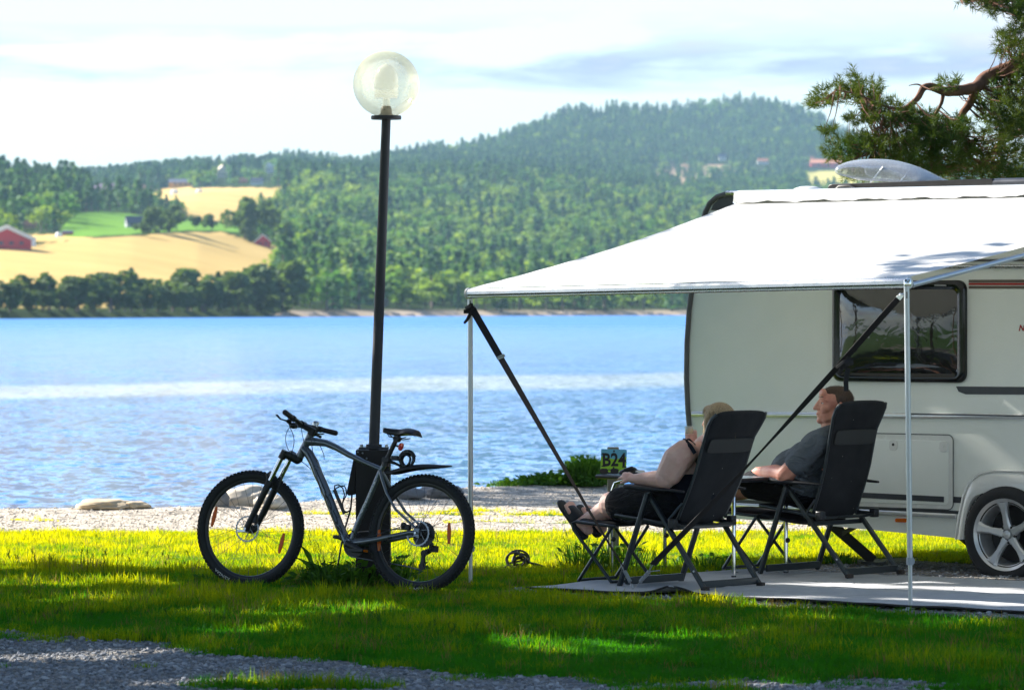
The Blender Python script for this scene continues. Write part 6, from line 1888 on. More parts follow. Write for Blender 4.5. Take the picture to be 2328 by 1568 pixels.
    rws2 = [((B0 + D * L_ * u + N * -0.0 - N * (0.003) + (-N) * 0.0).x, (B0 + D * L_ * u).z) for (u, w_) in pr_]
    back_dir = Vector((-D.z, 0, D.x)) if D.z > 0 else Vector((D.z, 0, -D.x))
    rr2 = []
    for (u, w_) in pr_:
        q = B0 + D * L_ * u + back_dir * 0.024; rr2.append((q.x, q.z))
    slab(rr2, [w_ for u, w_ in pr_], 0.012, 'headrest_strap', M_chairfab2, bk, subsurf=1, angle=80)
    for u in (0.17, 0.30, 0.43, 0.56):
        q = B0 + D * L_ * u + back_dir * 0.006
        MB().tube([(q.x + 0.0, -0.225, q.z), (q.x - 0.004, -0.1, q.z - 0.004), (q.x - 0.004, 0.1, q.z - 0.004), (q.x, 0.225, q.z)], 0.0035, 6).build('seam', M_chairfab2, bk)
    for s in (1, -1):
        ed = [B0 + D * L_ * u + Vector((0, s * w_, 0)) - N * off for (u, off, w_, th) in prof[1:-1]]
        MB().tube(ed, 0.010, 8).build('side_tube', M_leg, bk)
    MB().tube([B0 + Vector((0.02, YS - 0.02, 0.02)), B0 + D * 0.14 + Vector((0, 0.245, 0))], 0.009, 8).tube([B0 + Vector((0.02, -YS + 0.02, 0.02)), B0 + D * 0.14 + Vector((0, -0.245, 0))], 0.009, 8).build('recline_bracket', M_leg, root)
    # rear seat rail under the backrest
    MB().tube([(J.x - 0.02, YS - 0.03, J.z - 0.005), (B0.x - 0.07, YS - 0.05, J.z - 0.02), (B0.x - 0.075, 0, J.z - 0.02), (B0.x - 0.07, -YS + 0.05, J.z - 0.02), (J.x - 0.02, -YS + 0.03, J.z - 0.005)], 0.013, 10, flat=(0.8, 1.2)).build('rear_rail', M_leg, root)
    if footrest:
        P = CW      # both leg rests are the same make: measured on the woman's
        F1, F0 = P(1312, 1181, 0.17), P(1402, 1194, 0.17)
        print('footrest', F1, F0)
        d = Vector((F1.x - F0.x, 0, F1.z - F0.z))
        rws = [(F0.x + d.x * u, F0.z + d.z * u + o_) for u, o_ in ((0, 0), (0.2, 0.006), (0.5, 0.0), (0.8, 0.004), (1.0, 0.0))]
        slab(rws, 0.2, 0.035, 'leg_rest', M_chairfab, root, subsurf=1, angle=80)
        xA, xB = P(1312, 1345, 0.2).x, P(1392, 1340, 0.2).x
        for s in (1, -1):
            y = s * 0.205
            b = MB()
            b.tube([(F0.x - 0.02, y, F0.z - 0.005), (F1.x - 0.02, y, F1.z - 0.01), (F1.x + 0.01, y, F1.z - 0.02), (F1.x - 0.0, y, F1.z - 0.06), (xB, y, 0.012)], 0.011, 10)
            b.tube([(F0.x + 0.03, y * 0.9, F0.z - 0.015), (xA, y * 0.9, 0.012)], 0.011, 10)
            b.build('leg_rest_leg', M_leg, root)
        MB().tube([(xA, 0.19, 0.016), (xA, -0.19, 0.016)], 0.010, 8).build('leg_rest_bar', M_leg, root)
        MB().tube([(xB, 0.205, 0.016), (xB, -0.205, 0.016)], 0.010, 8).build('leg_rest_bar', M_leg, root)
    return root
ch1 = chair('recliner_chair', WO, CW, dict(apex=(1470, 1120), rear=(1597, 1348), front=(1408, 1343), joint=(1527, 1190), back0=(1590, 1186), back1=(1682, 930)),
            'black padded recliner with leg rest in which the blonde woman lies back', True)
ch2 = chair('recliner_chair', MO, CMn, dict(apex=(1785, 1104), rear=(1925, 1312), front=(1728, 1325), joint=(1862, 1172), back0=(1893, 1178), back1=(1958, 908)),
            'black padded recliner beside the caravan in which the grey shirted man sits', True)

# ------------------------------------------------------------------ people
def skin_mat(name, a, b_):
    t = NT(name)
    n1 = t.noise(9, 5, 0.65, t.coord('Object')); n2 = t.noise(160, 3, 0.6, t.coord('Object'))
    t.put(t.bsdf.inputs['Base Color'], t.ramp(n1, [(0.32, a), (0.68, b_)]))
    t.bsdf.inputs['Roughness'].default_value = 0.48
    t.bsdf.inputs['Subsurface Weight'].default_value = 0.12; t.bsdf.inputs['Subsurface Radius'].default_value = (0.02, 0.008, 0.004); t.bsdf.inputs['Subsurface Scale'].default_value = 0.4
    t.put(t.bsdf.inputs['Normal'], t.bump(n2, 0.18, 0.001))
    return t.m
M_skinM = skin_mat('ruddy_skin', (0.52, 0.18, 0.13), (0.66, 0.34, 0.24))
M_skinW = skin_mat('fair_skin', (0.70, 0.38, 0.32), (0.80, 0.54, 0.46))
def cloth(name, col, sc=8.0):
    t = NT(name); c = t.coord('Object')
    t.put(t.bsdf.inputs['Base Color'], t.ramp(t.noise(7, 5, 0.65, c), [(0.3, tuple(v * 0.82 for v in col)), (0.7, tuple(v * 1.15 for v in col))]))
    t.bsdf.inputs['Roughness'].default_value = 0.92; t.bsdf.inputs['Specular IOR Level'].default_value = 0.2
    cs = t.coord('Object', (0.6, 1.0, 1.4))
    f = t.new('ShaderNodeTexNoise'); f.inputs['Scale'].default_value = sc; f.inputs['Detail'].default_value = 2; f.inputs['Distortion'].default_value = 2.2; f.noise_type = 'RIDGED_MULTIFRACTAL' if False else 'FBM'
    t.l.new(cs, f.inputs['Vector'])
    t.put(t.bsdf.inputs['Normal'], t.bump(t.math('ADD', f.outputs[0], t.math('MULTIPLY', t.noise(200, 2, 0.5, c), 0.03)), 0.9, 0.035)); return t.m
M_shirt = cloth('grey_tshirt', (0.105, 0.125, 0.150), 9.0)
M_shorts = cloth('black_shorts_cloth', (0.015, 0.016, 0.020), 10.0)
M_top = simple('black_singlet_cloth', (0.012, 0.014, 0.024), 0.9, bump=0.3, bscale=120, spec=0.2)
M_eva = simple('black_foam_sandal', (0.010, 0.012, 0.018), 0.55)
def hair_mat(name, a, b_):
    t = NT(name)
    n1 = t.noise(1.0, 5, 0.6, t.coord('Object', (260, 260, 26)))
    t.put(t.bsdf.inputs['Base Color'], t.ramp(n1, [(0.3, a), (0.7, b_)])); t.bsdf.inputs['Roughness'].default_value = 0.6
    t.put(t.bsdf.inputs['Normal'], t.bump(n1, 0.9, 0.004)); return t.m
M_hairM = hair_mat('short_brown_hair', (0.035, 0.020, 0.013), (0.10, 0.055, 0.035))
M_hairW = hair_mat('dark_blonde_hair', (0.16, 0.10, 0.055), (0.60, 0.45, 0.27))
def blobby(name, prims, mat, parent, voxel=0.006, smooth=4, fac=0.6):
    b = MB()
    for p in prims:
        if p[0] == 'c':
            _, a, c, ra, rb = p; a, c = Vector(a), Vector(c)
            n = 5
            b.tube([a.lerp(c, k / n) for k in range(n + 1)], [ra + (rb - ra) * k / n for k in range(n + 1)], 14)
            b.ball(a, ra, 14, 9); b.ball(c, rb, 14, 9)
        elif p[0] == 'p':
            _, pts, rr = p
            for k in range(len(pts) - 1):
                a, c = Vector(pts[k]), Vector(pts[k + 1])
                b.tube([a.lerp(c, q / 4) for q in range(5)], [rr[k] + (rr[k + 1] - rr[k]) * q / 4 for q in range(5)], 14); b.ball(a, rr[k], 14, 9)
            b.ball(pts[-1], rr[-1], 14, 9)
        elif p[0] == 'e':
            _, c, r_, rot = p if len(p) == 4 else (*p, None)
            bb = MB().ball((0, 0, 0), 1.0, 20, 14)
            Mr = (rot if rot is not None else Matrix.Identity(3))
            vs_ = [Vector(c) + Mr @ Vector((v[0] * r_[0], v[1] * r_[1], v[2] * r_[2])) for v in bb.v]
            b.add(vs_, bb.f)
    o = b.build(name, mat, parent, angle=180)
    r_ = o.modifiers.new('union', 'REMESH'); r_.mode = 'VOXEL'; r_.voxel_size = voxel; r_.use_smooth_shade = True
    sm = o.modifiers.new('soften', 'SMOOTH'); sm.iterations = smooth; sm.factor = fac
    return o
def hand(base, dirn, palm_n, side, size=1.0, curl=0.5, fr_=0.0088):
    """prims of a palm with four fingers and a thumb; dirn: fingers' direction, palm_n: normal of the palm's back, side: +1 thumb at +lateral"""
    d = Vector(dirn).normalized(); n = Vector(palm_n); n = (n - d * n.dot(d)).normalized(); l = d.cross(n) * side
    pr = []
    base = Vector(base)
    pr.append(('p', [base, base + d * 0.045 * size, base + d * 0.085 * size], [0.026 * size, 0.030 * size, 0.026 * size]))
    for k in range(4):
        off = (k - 1.5) * 0.0215 * size
        ln = (0.068, 0.078, 0.073, 0.056)[k] * size
        k0 = base + d * 0.082 * size - l * off
        pr.append(('c', base + d * 0.03 * size - l * off * 0.7, k0, 0.016 * size, 0.0115 * size))
        c1 = curl * 0.9; c2 = curl * 1.9
        k1 = k0 + (d * math.cos(c1) - n * math.sin(c1)) * ln * 0.5
        k2 = k1 + (d * math.cos(c2) - n * math.sin(c2)) * ln * 0.5
        pr.append(('p', [k0, k1, k2], [0.0105 * size, fr_ * size * 1.05, 0.0075 * size]))
    t0 = base + d * 0.015 * size + l * 0.02 * size
    t1 = t0 + (d * 0.6 + l * 0.75 - n * 0.2).normalized() * 0.042 * size
    t2 = t1 + (d * 0.9 + l * 0.2 - n * 0.35).normalized() * 0.032 * size
    pr.append(('p', [t0, t1, t2], [0.016 * size, 0.012 * size, 0.009 * size]))
    return pr

# --- the man: seated, head turned to his left over the lake
man = thing('person', MO, 'man with short brown hair in a grey T-shirt and black shorts, hands on his lap', 'person', None, (0, 0, ROT))
P = CMn
hc = P(1895, 926, 0.0); HS = 1.11
sL, sR = P(1866, 1000, 0.20), P(1866, 1000, 0.20); sR = Vector((sL.x + 0.02, -0.19, sL.z - 0.0))
print('man head', hc, 'shoulder', sL)
elb = P(1784, 1080, 0.29); wri = P(1722, 1072, 0.14); hnd = P(1706, 1080, 0.09)
neck0 = Vector((sL.x + 0.02, 0.0, sL.z + 0.03)); 
# head frame: it looks towards -X of the world, slightly down the lake
gaze_w = Vector((-0.97, -0.20, 0.0)); 
Minv = Matrix.Rotation(-ROT, 3, 'Z')
g = (Minv @ gaze_w).normalized(); upv = (Vector((0, 0, 1)) - g * 0.0); lat = upv.cross(g).normalized()     # lat: his left
tilt = Matrix.Rotation(R(-7), 3, lat)   # chin up a little
g2 = tilt @ g; u2 = tilt @ upv
HM = Matrix((g2, lat, u2)).transposed()
def H(x, y, z): return hc + HM @ Vector((x, y, z)) * HS
def grow(prims):
    out = []
    for p_ in prims:
        if p_[0] == 'e': out.append(('e', p_[1], tuple(v * HS for v in p_[2]), p_[3]))
        elif p_[0] == 'p': out.append(('p', p_[1], [v * HS for v in p_[2]]))
        else: out.append(p_)
    return out
fatneck = [('p', [neck0, hc - u2 * 0.05 - g2 * 0.02], [0.082, 0.072]), ('p', [neck0 + g2 * 0.03, H(0.020, 0, -0.085)], [0.072, 0.054])]
head = [('e', H(-0.012, 0, 0.035), (0.100, 0.078, 0.090), HM), ('e', H(0.020, 0, 0.0), (0.078, 0.066, 0.092), HM), ('e', H(0.026, 0, -0.052), (0.068, 0.069, 0.060), HM), ('e', H(-0.005, 0, -0.035), (0.066, 0.074, 0.062), HM),
        ('e', H(0.072, 0, -0.088), (0.022, 0.024, 0.018), HM),                                    # chin
        ('p', [H(0.050, 0.042, -0.075), H(0.0, 0.062, -0.055)], [0.020, 0.022]), ('p', [H(0.050, -0.042, -0.075), H(0.0, -0.062, -0.055)], [0.020, 0.022]),   # jaw
        ('p', [H(0.090, 0, 0.030), H(0.103, 0, 0.004), H(0.113, 0, -0.018)], [0.009, 0.011, 0.0125]),  # nose
        ('e', H(0.100, 0.012, -0.020), (0.009, 0.008, 0.008), HM), ('e', H(0.100, -0.012, -0.020), (0.009, 0.008, 0.008), HM),
        ('p', [H(0.084, 0.008, 0.045), H(0.074, 0.038, 0.046), H(0.060, 0.055, 0.036)], [0.010, 0.010, 0.008]), ('p', [H(0.084, -0.008, 0.045), H(0.074, -0.038, 0.046), H(0.060, -0.055, 0.036)], [0.010, 0.010, 0.008]),
        ('e', H(0.056, 0.040, -0.018), (0.034, 0.028, 0.030), HM), ('e', H(0.056, -0.040, -0.018), (0.034, 0.028, 0.030), HM),
        ('e', H(0.088, 0, -0.045), (0.012, 0.026, 0.008), HM), ('e', H(0.085, 0, -0.058), (0.012, 0.022, 0.008), HM),
        ('e', H(0.075, 0.0, 0.075), (0.02, 0.045, 0.03), HM)]
for s in (1, -1):   # ears
    head += [('p', [H(-0.018, s * 0.080, 0.030), H(-0.030, s * 0.088, 0.022), H(-0.032, s * 0.088, 0.0), H(-0.022, s * 0.082, -0.022), H(-0.014, s * 0.074, -0.032)], [0.0065, 0.007, 0.007, 0.0075, 0.008]),
             ('e', H(-0.018, s * 0.074, 0.004), (0.012, 0.008, 0.026), HM)]
head = grow(head)
kneeL, kneeR = Vector((0.99, 0.12, 0.55)), Vector((0.99, -0.13, 0.56))
ankL, ankR = Vector((1.36, 0.11, 0.47)), Vector((1.37, -0.12, 0.47))
body = head + fatneck + [
    ('p', [sL, sL.lerp(elb, 0.5), elb], [0.058, 0.060, 0.060]), ('p', [elb, elb.lerp(wri, 0.35) + Vector((0, 0, 0.008)), wri], [0.058, 0.056, 0.033]),
    ('p', [sR, Vector((sR.x + 0.16, -0.29, sR.z - 0.22)), Vector((0.68, -0.14, 0.76))], [0.060, 0.052, 0.030]),
    ('e', (0.40, 0, 0.78), (0.13, 0.18, 0.15)), ('e', (0.50, 0, 0.68), (0.15, 0.19, 0.15)), ('e', (0.52, 0, 0.56), (0.17, 0.19, 0.10)),
    ('c', (0.55, 0.11, 0.53), kneeL, 0.09, 0.068), ('c', (0.55, -0.11, 0.53), kneeR, 0.09, 0.068),
    ('p', [kneeL, kneeL.lerp(ankL, 0.45), ankL], [0.064, 0.060, 0.038]), ('p', [kneeR, kneeR.lerp(ankR, 0.45), ankR], [0.064, 0.060, 0.038]),
    ('p', [ankL, ankL + Vector((0.05, 0, -0.04))], [0.036, 0.034]), ('p', [ankR, ankR + Vector((0.05, 0, -0.04))], [0.036, 0.034]),
    ('p', [ankL + Vector((0.03, 0, -0.01)), ankL + Vector((0.10, 0, 0.15))], [0.036, 0.028]), ('p', [ankR + Vector((0.03, 0, -0.01)), ankR + Vector((0.10, 0, 0.15))], [0.036, 0.028])]
body += hand(wri, (hnd - wri) * 1.0 + Vector((0.06, -0.04, -0.02)), (0.2, 0.5, 1), -1, 1.0, 0.55)
body += hand(Vector((0.68, -0.14, 0.76)), (0.30, 0.9, -0.1), (0.2, 0.0, 1), 1, 1.0, 0.5)
mb_ = blobby('body', body, M_skinM, man, 0.0046, 3)
# shirt: torso and short sleeves
slv = sL.lerp(elb, 0.66)
belly = P(1765, 1048, 0.02)
print('belly', belly)
shirt = [('p', [neck0 + Vector((0.015, 0, -0.02)), Vector((0.40, 0, 0.80))], [0.095, 0.14]),
         ('p', [sL + Vector((0.0, -0.015, 0.004)), sL.lerp(slv, 0.55), slv], [0.078, 0.082, 0.080]), ('p', [sR, Vector((sR.x + 0.08, -0.25, sR.z - 0.12))], [0.080, 0.074]),
         ('p', [neck0 + Vector((0, 0.05, 0)), sL + Vector((0, -0.03, 0.01))], [0.072, 0.075]), ('p', [neck0 + Vector((0, -0.05, 0)), sR + Vector((0, 0.03, 0.01))], [0.072, 0.075]),
         ('e', (0.41, 0, 0.80), (0.150, 0.215, 0.155), Matrix.Rotation(R(35), 3, 'Y')), ('e', (0.50, 0, 0.72), (0.19, 0.235, 0.165), Matrix.Rotation(R(20), 3, 'Y')),
         ('e', (0.60, 0, 0.665), (0.20, 0.23, 0.165)), ('e', (0.50, 0, 0.57), (0.18, 0.22, 0.12))]
# folds
for k in range(7):
    a = sL + Vector((0.10 + 0.012 * k, 0.0, -0.08 - 0.035 * k)); shirt.append(('c', a + Vector((-0.05, 0.055 - 0.006 * k, -0.05)), a + Vector((0.06, 0.20 - 0.10, -0.005)), 0.011, 0.007))
so = blobby('t_shirt', shirt, M_shirt, man, 0.0065, 3)
cut = MB()   # flat hem of the sleeve
blobby('shorts', [('e', (0.54, 0, 0.53), (0.19, 0.215, 0.115)), ('c', (0.56, 0.115, 0.555), kneeL + Vector((-0.08, 0, 0.02)), 0.118, 0.098), ('c', (0.56, -0.115, 0.555), kneeR + Vector((-0.08, 0, 0.02)), 0.118, 0.098)], M_shorts, man, 0.008, 3)
hair = [('e', H(-0.026, 0, 0.046), (0.092, 0.082, 0.086), HM), ('e', H(-0.050, 0, 0.010), (0.066, 0.073, 0.080), HM), ('e', H(0.006, 0, 0.074), (0.070, 0.064, 0.053), HM)]
hair = grow(hair)
ho = blobby('hair', hair, M_hairM, man, 0.005, 2)
def fuzz(name, mat, par, prims, n, ln, wd, seed, down=0.0, keep=None):
    q = np.random.default_rng(seed); V, T = [], []
    while len(T) < n:
        _, c, r_, M_ = prims[q.integers(len(prims))]
        d = q.normal(size=3); d /= np.linalg.norm(d)
        lp_ = Vector((d[0] * r_[0], d[1] * r_[1], d[2] * r_[2]))
        if keep and not keep(lp_, d): continue
        p = Vector(c) + M_ @ lp_; nn = (M_ @ Vector((d[0] / r_[0], d[1] / r_[1], d[2] / r_[2]))).normalized()
        dr = (nn * 0.55 + Vector(q.normal(size=3)) * 0.35 + M_ @ Vector((-0.35, 0, 0.0)) - Vector((0, 0, down))).normalized()
        s_ = dr.cross(Vector(q.normal(size=3))).normalized() * wd
        b0 = len(V); p = p - nn * 0.003; L1 = ln * q.uniform(0.5, 1.2); V += [tuple(p - s_), tuple(p + s_), tuple(p + dr * L1)]; T.append((b0, b0 + 1, b0 + 2))
    o = np_mesh(name, np.array(V), np.array(T), [mat]); o.parent = par; return o
fuzz('short_hair_strands', M_hairM, man, hair, 5200, 0.013, 0.0010, 5)
for s in (1, -1):
    e = H(0.074, s * 0.031, 0.018)
    eo = MB().ball(e, 0.0135, 14, 10).build('eye', simple('eye_white', (0.62, 0.58, 0.54), 0.25), man)
    MB().ball(e + HM @ Vector((0.0090, 0, 0)), 0.0066, 10, 8).build('iris', simple('iris_dark', (0.05, 0.05, 0.05), 0.15), eo)
    MB().tube([H(0.079, s * 0.014, 0.025), H(0.0865, s * 0.026, 0.026), H(0.082, s * 0.040, 0.024), H(0.070, s * 0.050, 0.018)], [0.003, 0.004, 0.004, 0.0025], 8).build('eyelid', M_skinM, man)
    MB().tube([H(0.093, s * 0.012, 0.050), H(0.087, s * 0.030, 0.055), H(0.070, s * 0.050, 0.048)], [0.002, 0.003, 0.002], 8).build('eyebrow', M_hairM, man)
MB().tube([H(0.080, 0.026, -0.053), H(0.096, 0.012, -0.0505), H(0.100, 0, -0.051), H(0.096, -0.012, -0.0505), H(0.080, -0.026, -0.053)], [0.0012, 0.003, 0.0035, 0.003, 0.0012], 8).build('lips', simple('lip_red', (0.42, 0.14, 0.11), 0.5), man)
for kx in (ankL, ankR):
    MB().bar(kx + Vector((0.085, 0, -0.08)), kx + Vector((0.155, 0, 0.18)), 0.03, 0.10, (0, 1, 0)).build('shoe_sole', M_eva, man, bevel=0.012)
ph_ = P(1700, 1084, 0.05)
phone = MB().box(P(1708, 1086, 0.10), (0.15, 0.075, 0.012), Matrix.Rotation(R(6), 3, 'Y'))
po_ = phone.build('mobile_phone', M_blackprint, None, bevel=0.004); po_.matrix_basis = Matrix.Translation(MO) @ Matrix.Rotation(ROT, 4, 'Z')
tag(po_, 'dark phone lying in the hands of the man on the recliner', 'phone')

# --- the woman: lying back with her feet up
wom = thing('person', WO, 'blonde woman in a black singlet and shorts lying back with sandals on the leg rest', 'person', None, (0, 0, ROT))
P = CW
sh = P(1556, 1030, 0.21); el = P(1512, 1088, 0.28); wr = P(1438, 1088, 0.27); hd = P(1418, 1080, 0.27)
print('woman shoulder', sh, 'elbow', el, 'wrist', wr)
hcw = P(1630, 962, 0.0)
gW = (Minv @ Vector((-0.80, 0.60, 0))).normalized(); latW = Vector((0, 0, 1)).cross(gW).normalized(); HW = Matrix((gW, latW, Vector((0, 0, 1)))).transposed()
def HWf(x, y, z): return hcw + HW @ Vector((x, y, z))
rh = P(1567, 992, -0.05)
kL, kR = P(1392, 1148, 0.10), P(1400, 1150, -0.10)
aL, aR = P(1324, 1188, 0.10), P(1362, 1186, -0.10)
print('knee', kL, 'ankle', aL, 'hand glass', rh)
hipL = Vector((0.42, 0.11, 0.55)); hipR = Vector((0.42, -0.11, 0.55))
bodyw = [('e', HWf(-0.01, 0, 0.03), (0.092, 0.074, 0.088), HW), ('e', HWf(0.02, 0, -0.02), (0.072, 0.062, 0.09), HW), ('e', HWf(0.03, 0, -0.065), (0.05, 0.045, 0.045), HW),
         ('p', [HWf(0.088, 0, 0.025), HWf(0.105, 0, -0.012)], [0.008, 0.010]), ('e', HWf(0.082, 0, -0.045), (0.010, 0.022, 0.008), HW), ('e', HWf(-0.01, 0.074, 0.0), (0.012, 0.008, 0.026), HW), ('e', HWf(-0.01, -0.074, 0.0), (0.012, 0.008, 0.026), HW),
         ('p', [HWf(-0.01, 0, -0.06), Vector((sh.x + 0.02, 0, sh.z + 0.04))], [0.055, 0.062]),
         ('e', (sh.x + 0.05, 0, sh.z - 0.10), (0.12, 0.20, 0.15)), ('e', (0.38, 0, 0.62), (0.16, 0.20, 0.13)), ('e', (sh.x + 0.02, 0.0, sh.z), (0.10, 0.22, 0.075)),
         ('p', [sh, sh.lerp(el, 0.35) + Vector((0, 0.008, 0.012)), sh.lerp(el, 0.75), el], [0.086, 0.094, 0.084, 0.066]),
         ('p', [el, el.lerp(wr, 0.3), el.lerp(wr, 0.75), wr], [0.062, 0.052, 0.038, 0.030]),
         ('p', [Vector((sh.x + 0.03, -0.21, sh.z - 0.02)), Vector((sh.x + 0.13, -0.27, sh.z - 0.22)), rh + Vector((-0.04, -0.03, -0.06)), rh + Vector((-0.01, -0.02, -0.035))], [0.085, 0.062, 0.032, 0.028]),
         ('c', hipL, kL, 0.125, 0.090), ('c', hipR, kR, 0.125, 0.090),
         ('p', [kL, kL.lerp(aL, 0.4) - Vector((0, 0, 0.008)), aL], [0.070, 0.062, 0.040]), ('p', [kR, kR.lerp(aR, 0.4) - Vector((0, 0, 0.008)), aR], [0.070, 0.062, 0.040])]
# hand resting on the table's edge, the other round the glass
bodyw += hand(wr, (hd - wr) + Vector((0.05, -0.03, 0.01)), (0, 0.6, 1), -1, 0.92, 0.35)
# fingers curling round the glass
g0 = rh
for k in range(4):
    zc = -0.036 + k * 0.016
    pts = [g0 + Vector((-0.029 * math.cos(a), 0.029 * math.sin(a), zc)) for a in (R(-60), R(-5), R(50), R(100))]
    bodyw.append(('p', pts, [0.0085, 0.008, 0.0075, 0.007]))
bodyw.append(('p', [g0 + Vector((-0.01, -0.033, -0.03)), g0 + Vector((0.02, -0.034, 0.0)), g0 + Vector((0.038, -0.012, 0.022))], [0.014, 0.011, 0.009]))
bodyw.append(('p', [g0 + Vector((-0.012, -0.034, -0.035)), g0 + Vector((-0.025, -0.026, 0.03))], [0.020, 0.014]))
# feet: toes up, soles towards the lake
feet = []
for (an_, px0, py0, pxt, pyt, y_) in ((aL, 1336, 1216, 1276, 1134, 0.10), (aR, 1368, 1212, 1318, 1144, -0.10)):
    heel = P(px0 - 4, py0 - 6, y_); toe = P(pxt + 6, pyt + 2, y_)
    feet.append((heel, toe, an_))
    bodyw += [('p', [an_ + Vector((0.01, 0, 0.0)), heel + Vector((-0.02, 0, 0.015))], [0.036, 0.032]), ('p', [an_ + Vector((0.02, 0, 0.02)), heel.lerp(toe, 0.6) + Vector((-0.012, 0, 0.012))], [0.036, 0.027])]
    d = (toe - heel).normalized()
    for k in range(5):
        yy = (k - 2) * 0.0185; rr = (0.0125 if (k == (0 if y_ > 0 else 4)) else 0.0095)
        b0 = heel.lerp(toe, 0.62) + Vector((-0.012, yy, 0)); b1 = heel.lerp(toe, 0.93 - 0.03 * abs(k - 1)) + Vector((-0.016, yy * 1.1, 0))
        bodyw.append(('c', b0, b1, 0.016, rr))
blobby('body', bodyw, M_skinW, wom, 0.0046, 3)
for (heel, toe, an_) in feet:
    d = (toe - heel); L_ = d.length; d.normalize(); n = Vector((d.z, 0, -d.x)); 
    if n.x < 0: n = -n
    so_ = MB(); vs_ = []; prof = [(-0.10, .030, .036), (-0.04, .042, .046), (0.15, .046, .046), (0.4, .044, .040), (0.65, .054, .038), (0.85, .056, .036), (1.0, .046, .034), (1.08, .026, .028)]
    m = 14
    for (u, w_, th) in prof:
        c = heel + d * (L_ * u) + n * 0.028
        for k in range(m):
            a = 2 * math.pi * k / m
            vs_.append(c + Vector((0, w_ * math.cos(a), 0)) + n * th * 0.62 * math.sin(a) * (1.0 if math.sin(a) > 0 else 0.8))
    fs_ = [(i * m + k, i * m + (k + 1) % m, (i + 1) * m + (k + 1) % m, (i + 1) * m + k) for i in range(len(prof) - 1) for k in range(m)] + [tuple(range(m)), tuple((len(prof) - 1) * m + k for k in range(m))]
    sd = so_.add(vs_, fs_).build('sandal', M_eva, wom, subsurf=1, angle=80)
    ub = MB(); vs_ = []; q = 13
    for (u, hgt) in ((0.34, .080), (0.45, .078), (0.58, .068), (0.74, .054)):
        c = heel + d * (L_ * u) + n * 0.02
        for k in range(q):
            a = math.pi * k / (q - 1)
            vs_.append(c + Vector((0, 0.050 * math.cos(a), 0)) - n * hgt * math.sin(a) ** 0.7)
    fs_ = [(i * q + k, i * q + k + 1, (i + 1) * q + k + 1, (i + 1) * q + k) for i in range(3) for k in range(q - 1)]
    uo = ub.add(vs_, fs_).build('sandal_strap', M_eva, sd, subsurf=1, angle=80); uo.modifiers.new('solid', 'SOLIDIFY').thickness = 0.008
blobby('shorts', [('e', (0.42, 0, 0.56), (0.20, 0.235, 0.135)), ('c', hipL, hipL.lerp(kL, 0.84), 0.145, 0.112), ('c', hipR, hipR.lerp(kR, 0.84), 0.145, 0.112)], M_shorts, wom, 0.008, 3)
blobby('singlet', [('e', (sh.x + 0.06, 0, sh.z - 0.20), (0.145, 0.22, 0.16)), ('e', (0.37, 0, 0.645), (0.175, 0.225, 0.145)),
                   ('p', [Vector((sh.x - 0.045, 0.10, sh.z - 0.10)), Vector((sh.x - 0.025, 0.125, sh.z + 0.02)), Vector((sh.x + 0.03, 0.13, sh.z + 0.072)), Vector((sh.x + 0.11, 0.12, sh.z + 0.03)), Vector((sh.x + 0.19, 0.10, sh.z - 0.08))], [0.03, 0.024, 0.020, 0.022, 0.03]),
                   ('p', [Vector((sh.x - 0.025, -0.125, sh.z + 0.02)), Vector((sh.x + 0.03, -0.13, sh.z + 0.072)), Vector((sh.x + 0.11, -0.12, sh.z + 0.03)), Vector((sh.x + 0.19, -0.10, sh.z - 0.08))], [0.024, 0.020, 0.022, 0.03])], M_top, wom, 0.0065, 3)
strap_t = MB(); ribbon(strap_t, [P(1553, 1000, 0.20), P(1560, 1003, 0.235), P(1570, 1014, 0.25), P(1580, 1030, 0.24)], 0.026, 0.2, 0.004)
strap_t.build('shoulder_strap', M_top, wom)
hairw = [('e', HWf(-0.02, 0, 0.045), (0.104, 0.088, 0.090), HW), ('e', HWf(-0.045, 0, -0.01), (0.085, 0.085, 0.11), HW), ('e', HWf(0.0, 0.055, -0.02), (0.062, 0.035, 0.095), HW), ('e', HWf(0.0, -0.055, -0.02), (0.062, 0.035, 0.095), HW),
         ('p', [HWf(0.02, 0.072, 0.02), HWf(0.028, 0.082, -0.06), HWf(0.016, 0.085, -0.115)], [0.022, 0.018, 0.010]), ('e', HWf(0.045, 0, 0.085), (0.05, 0.05, 0.032), HW)]
blobby('hair', hairw, M_hairW, wom, 0.005, 2)
fuzz('long_hair_strands', M_hairW, wom, [p_ for p_ in hairw if p_[0] == 'e'], 2600, 0.045, 0.0012, 8, 1.5)
st_h = MB(); hr = random.Random(3)
for k in range(110):   # loose strands
    a = hr.uniform(-1.5, 1.5); 
    p_ = HWf(-0.02 + 0.08 * math.sin(a), 0.086 * math.cos(a) * hr.choice((1, 1, -1)), hr.uniform(0.02, 0.09))
    st_h.tube([p_, p_ + Vector((hr.uniform(-.006, .006), hr.uniform(-.004, .01), -0.07)), p_ + Vector((hr.uniform(-.015, .015), hr.uniform(-.01, .012), -hr.uniform(0.11, 0.16)))], [0.0022, 0.002, 0.0007], 4, cap=False)
st_h.build('hair_strands', M_hairW, wom)
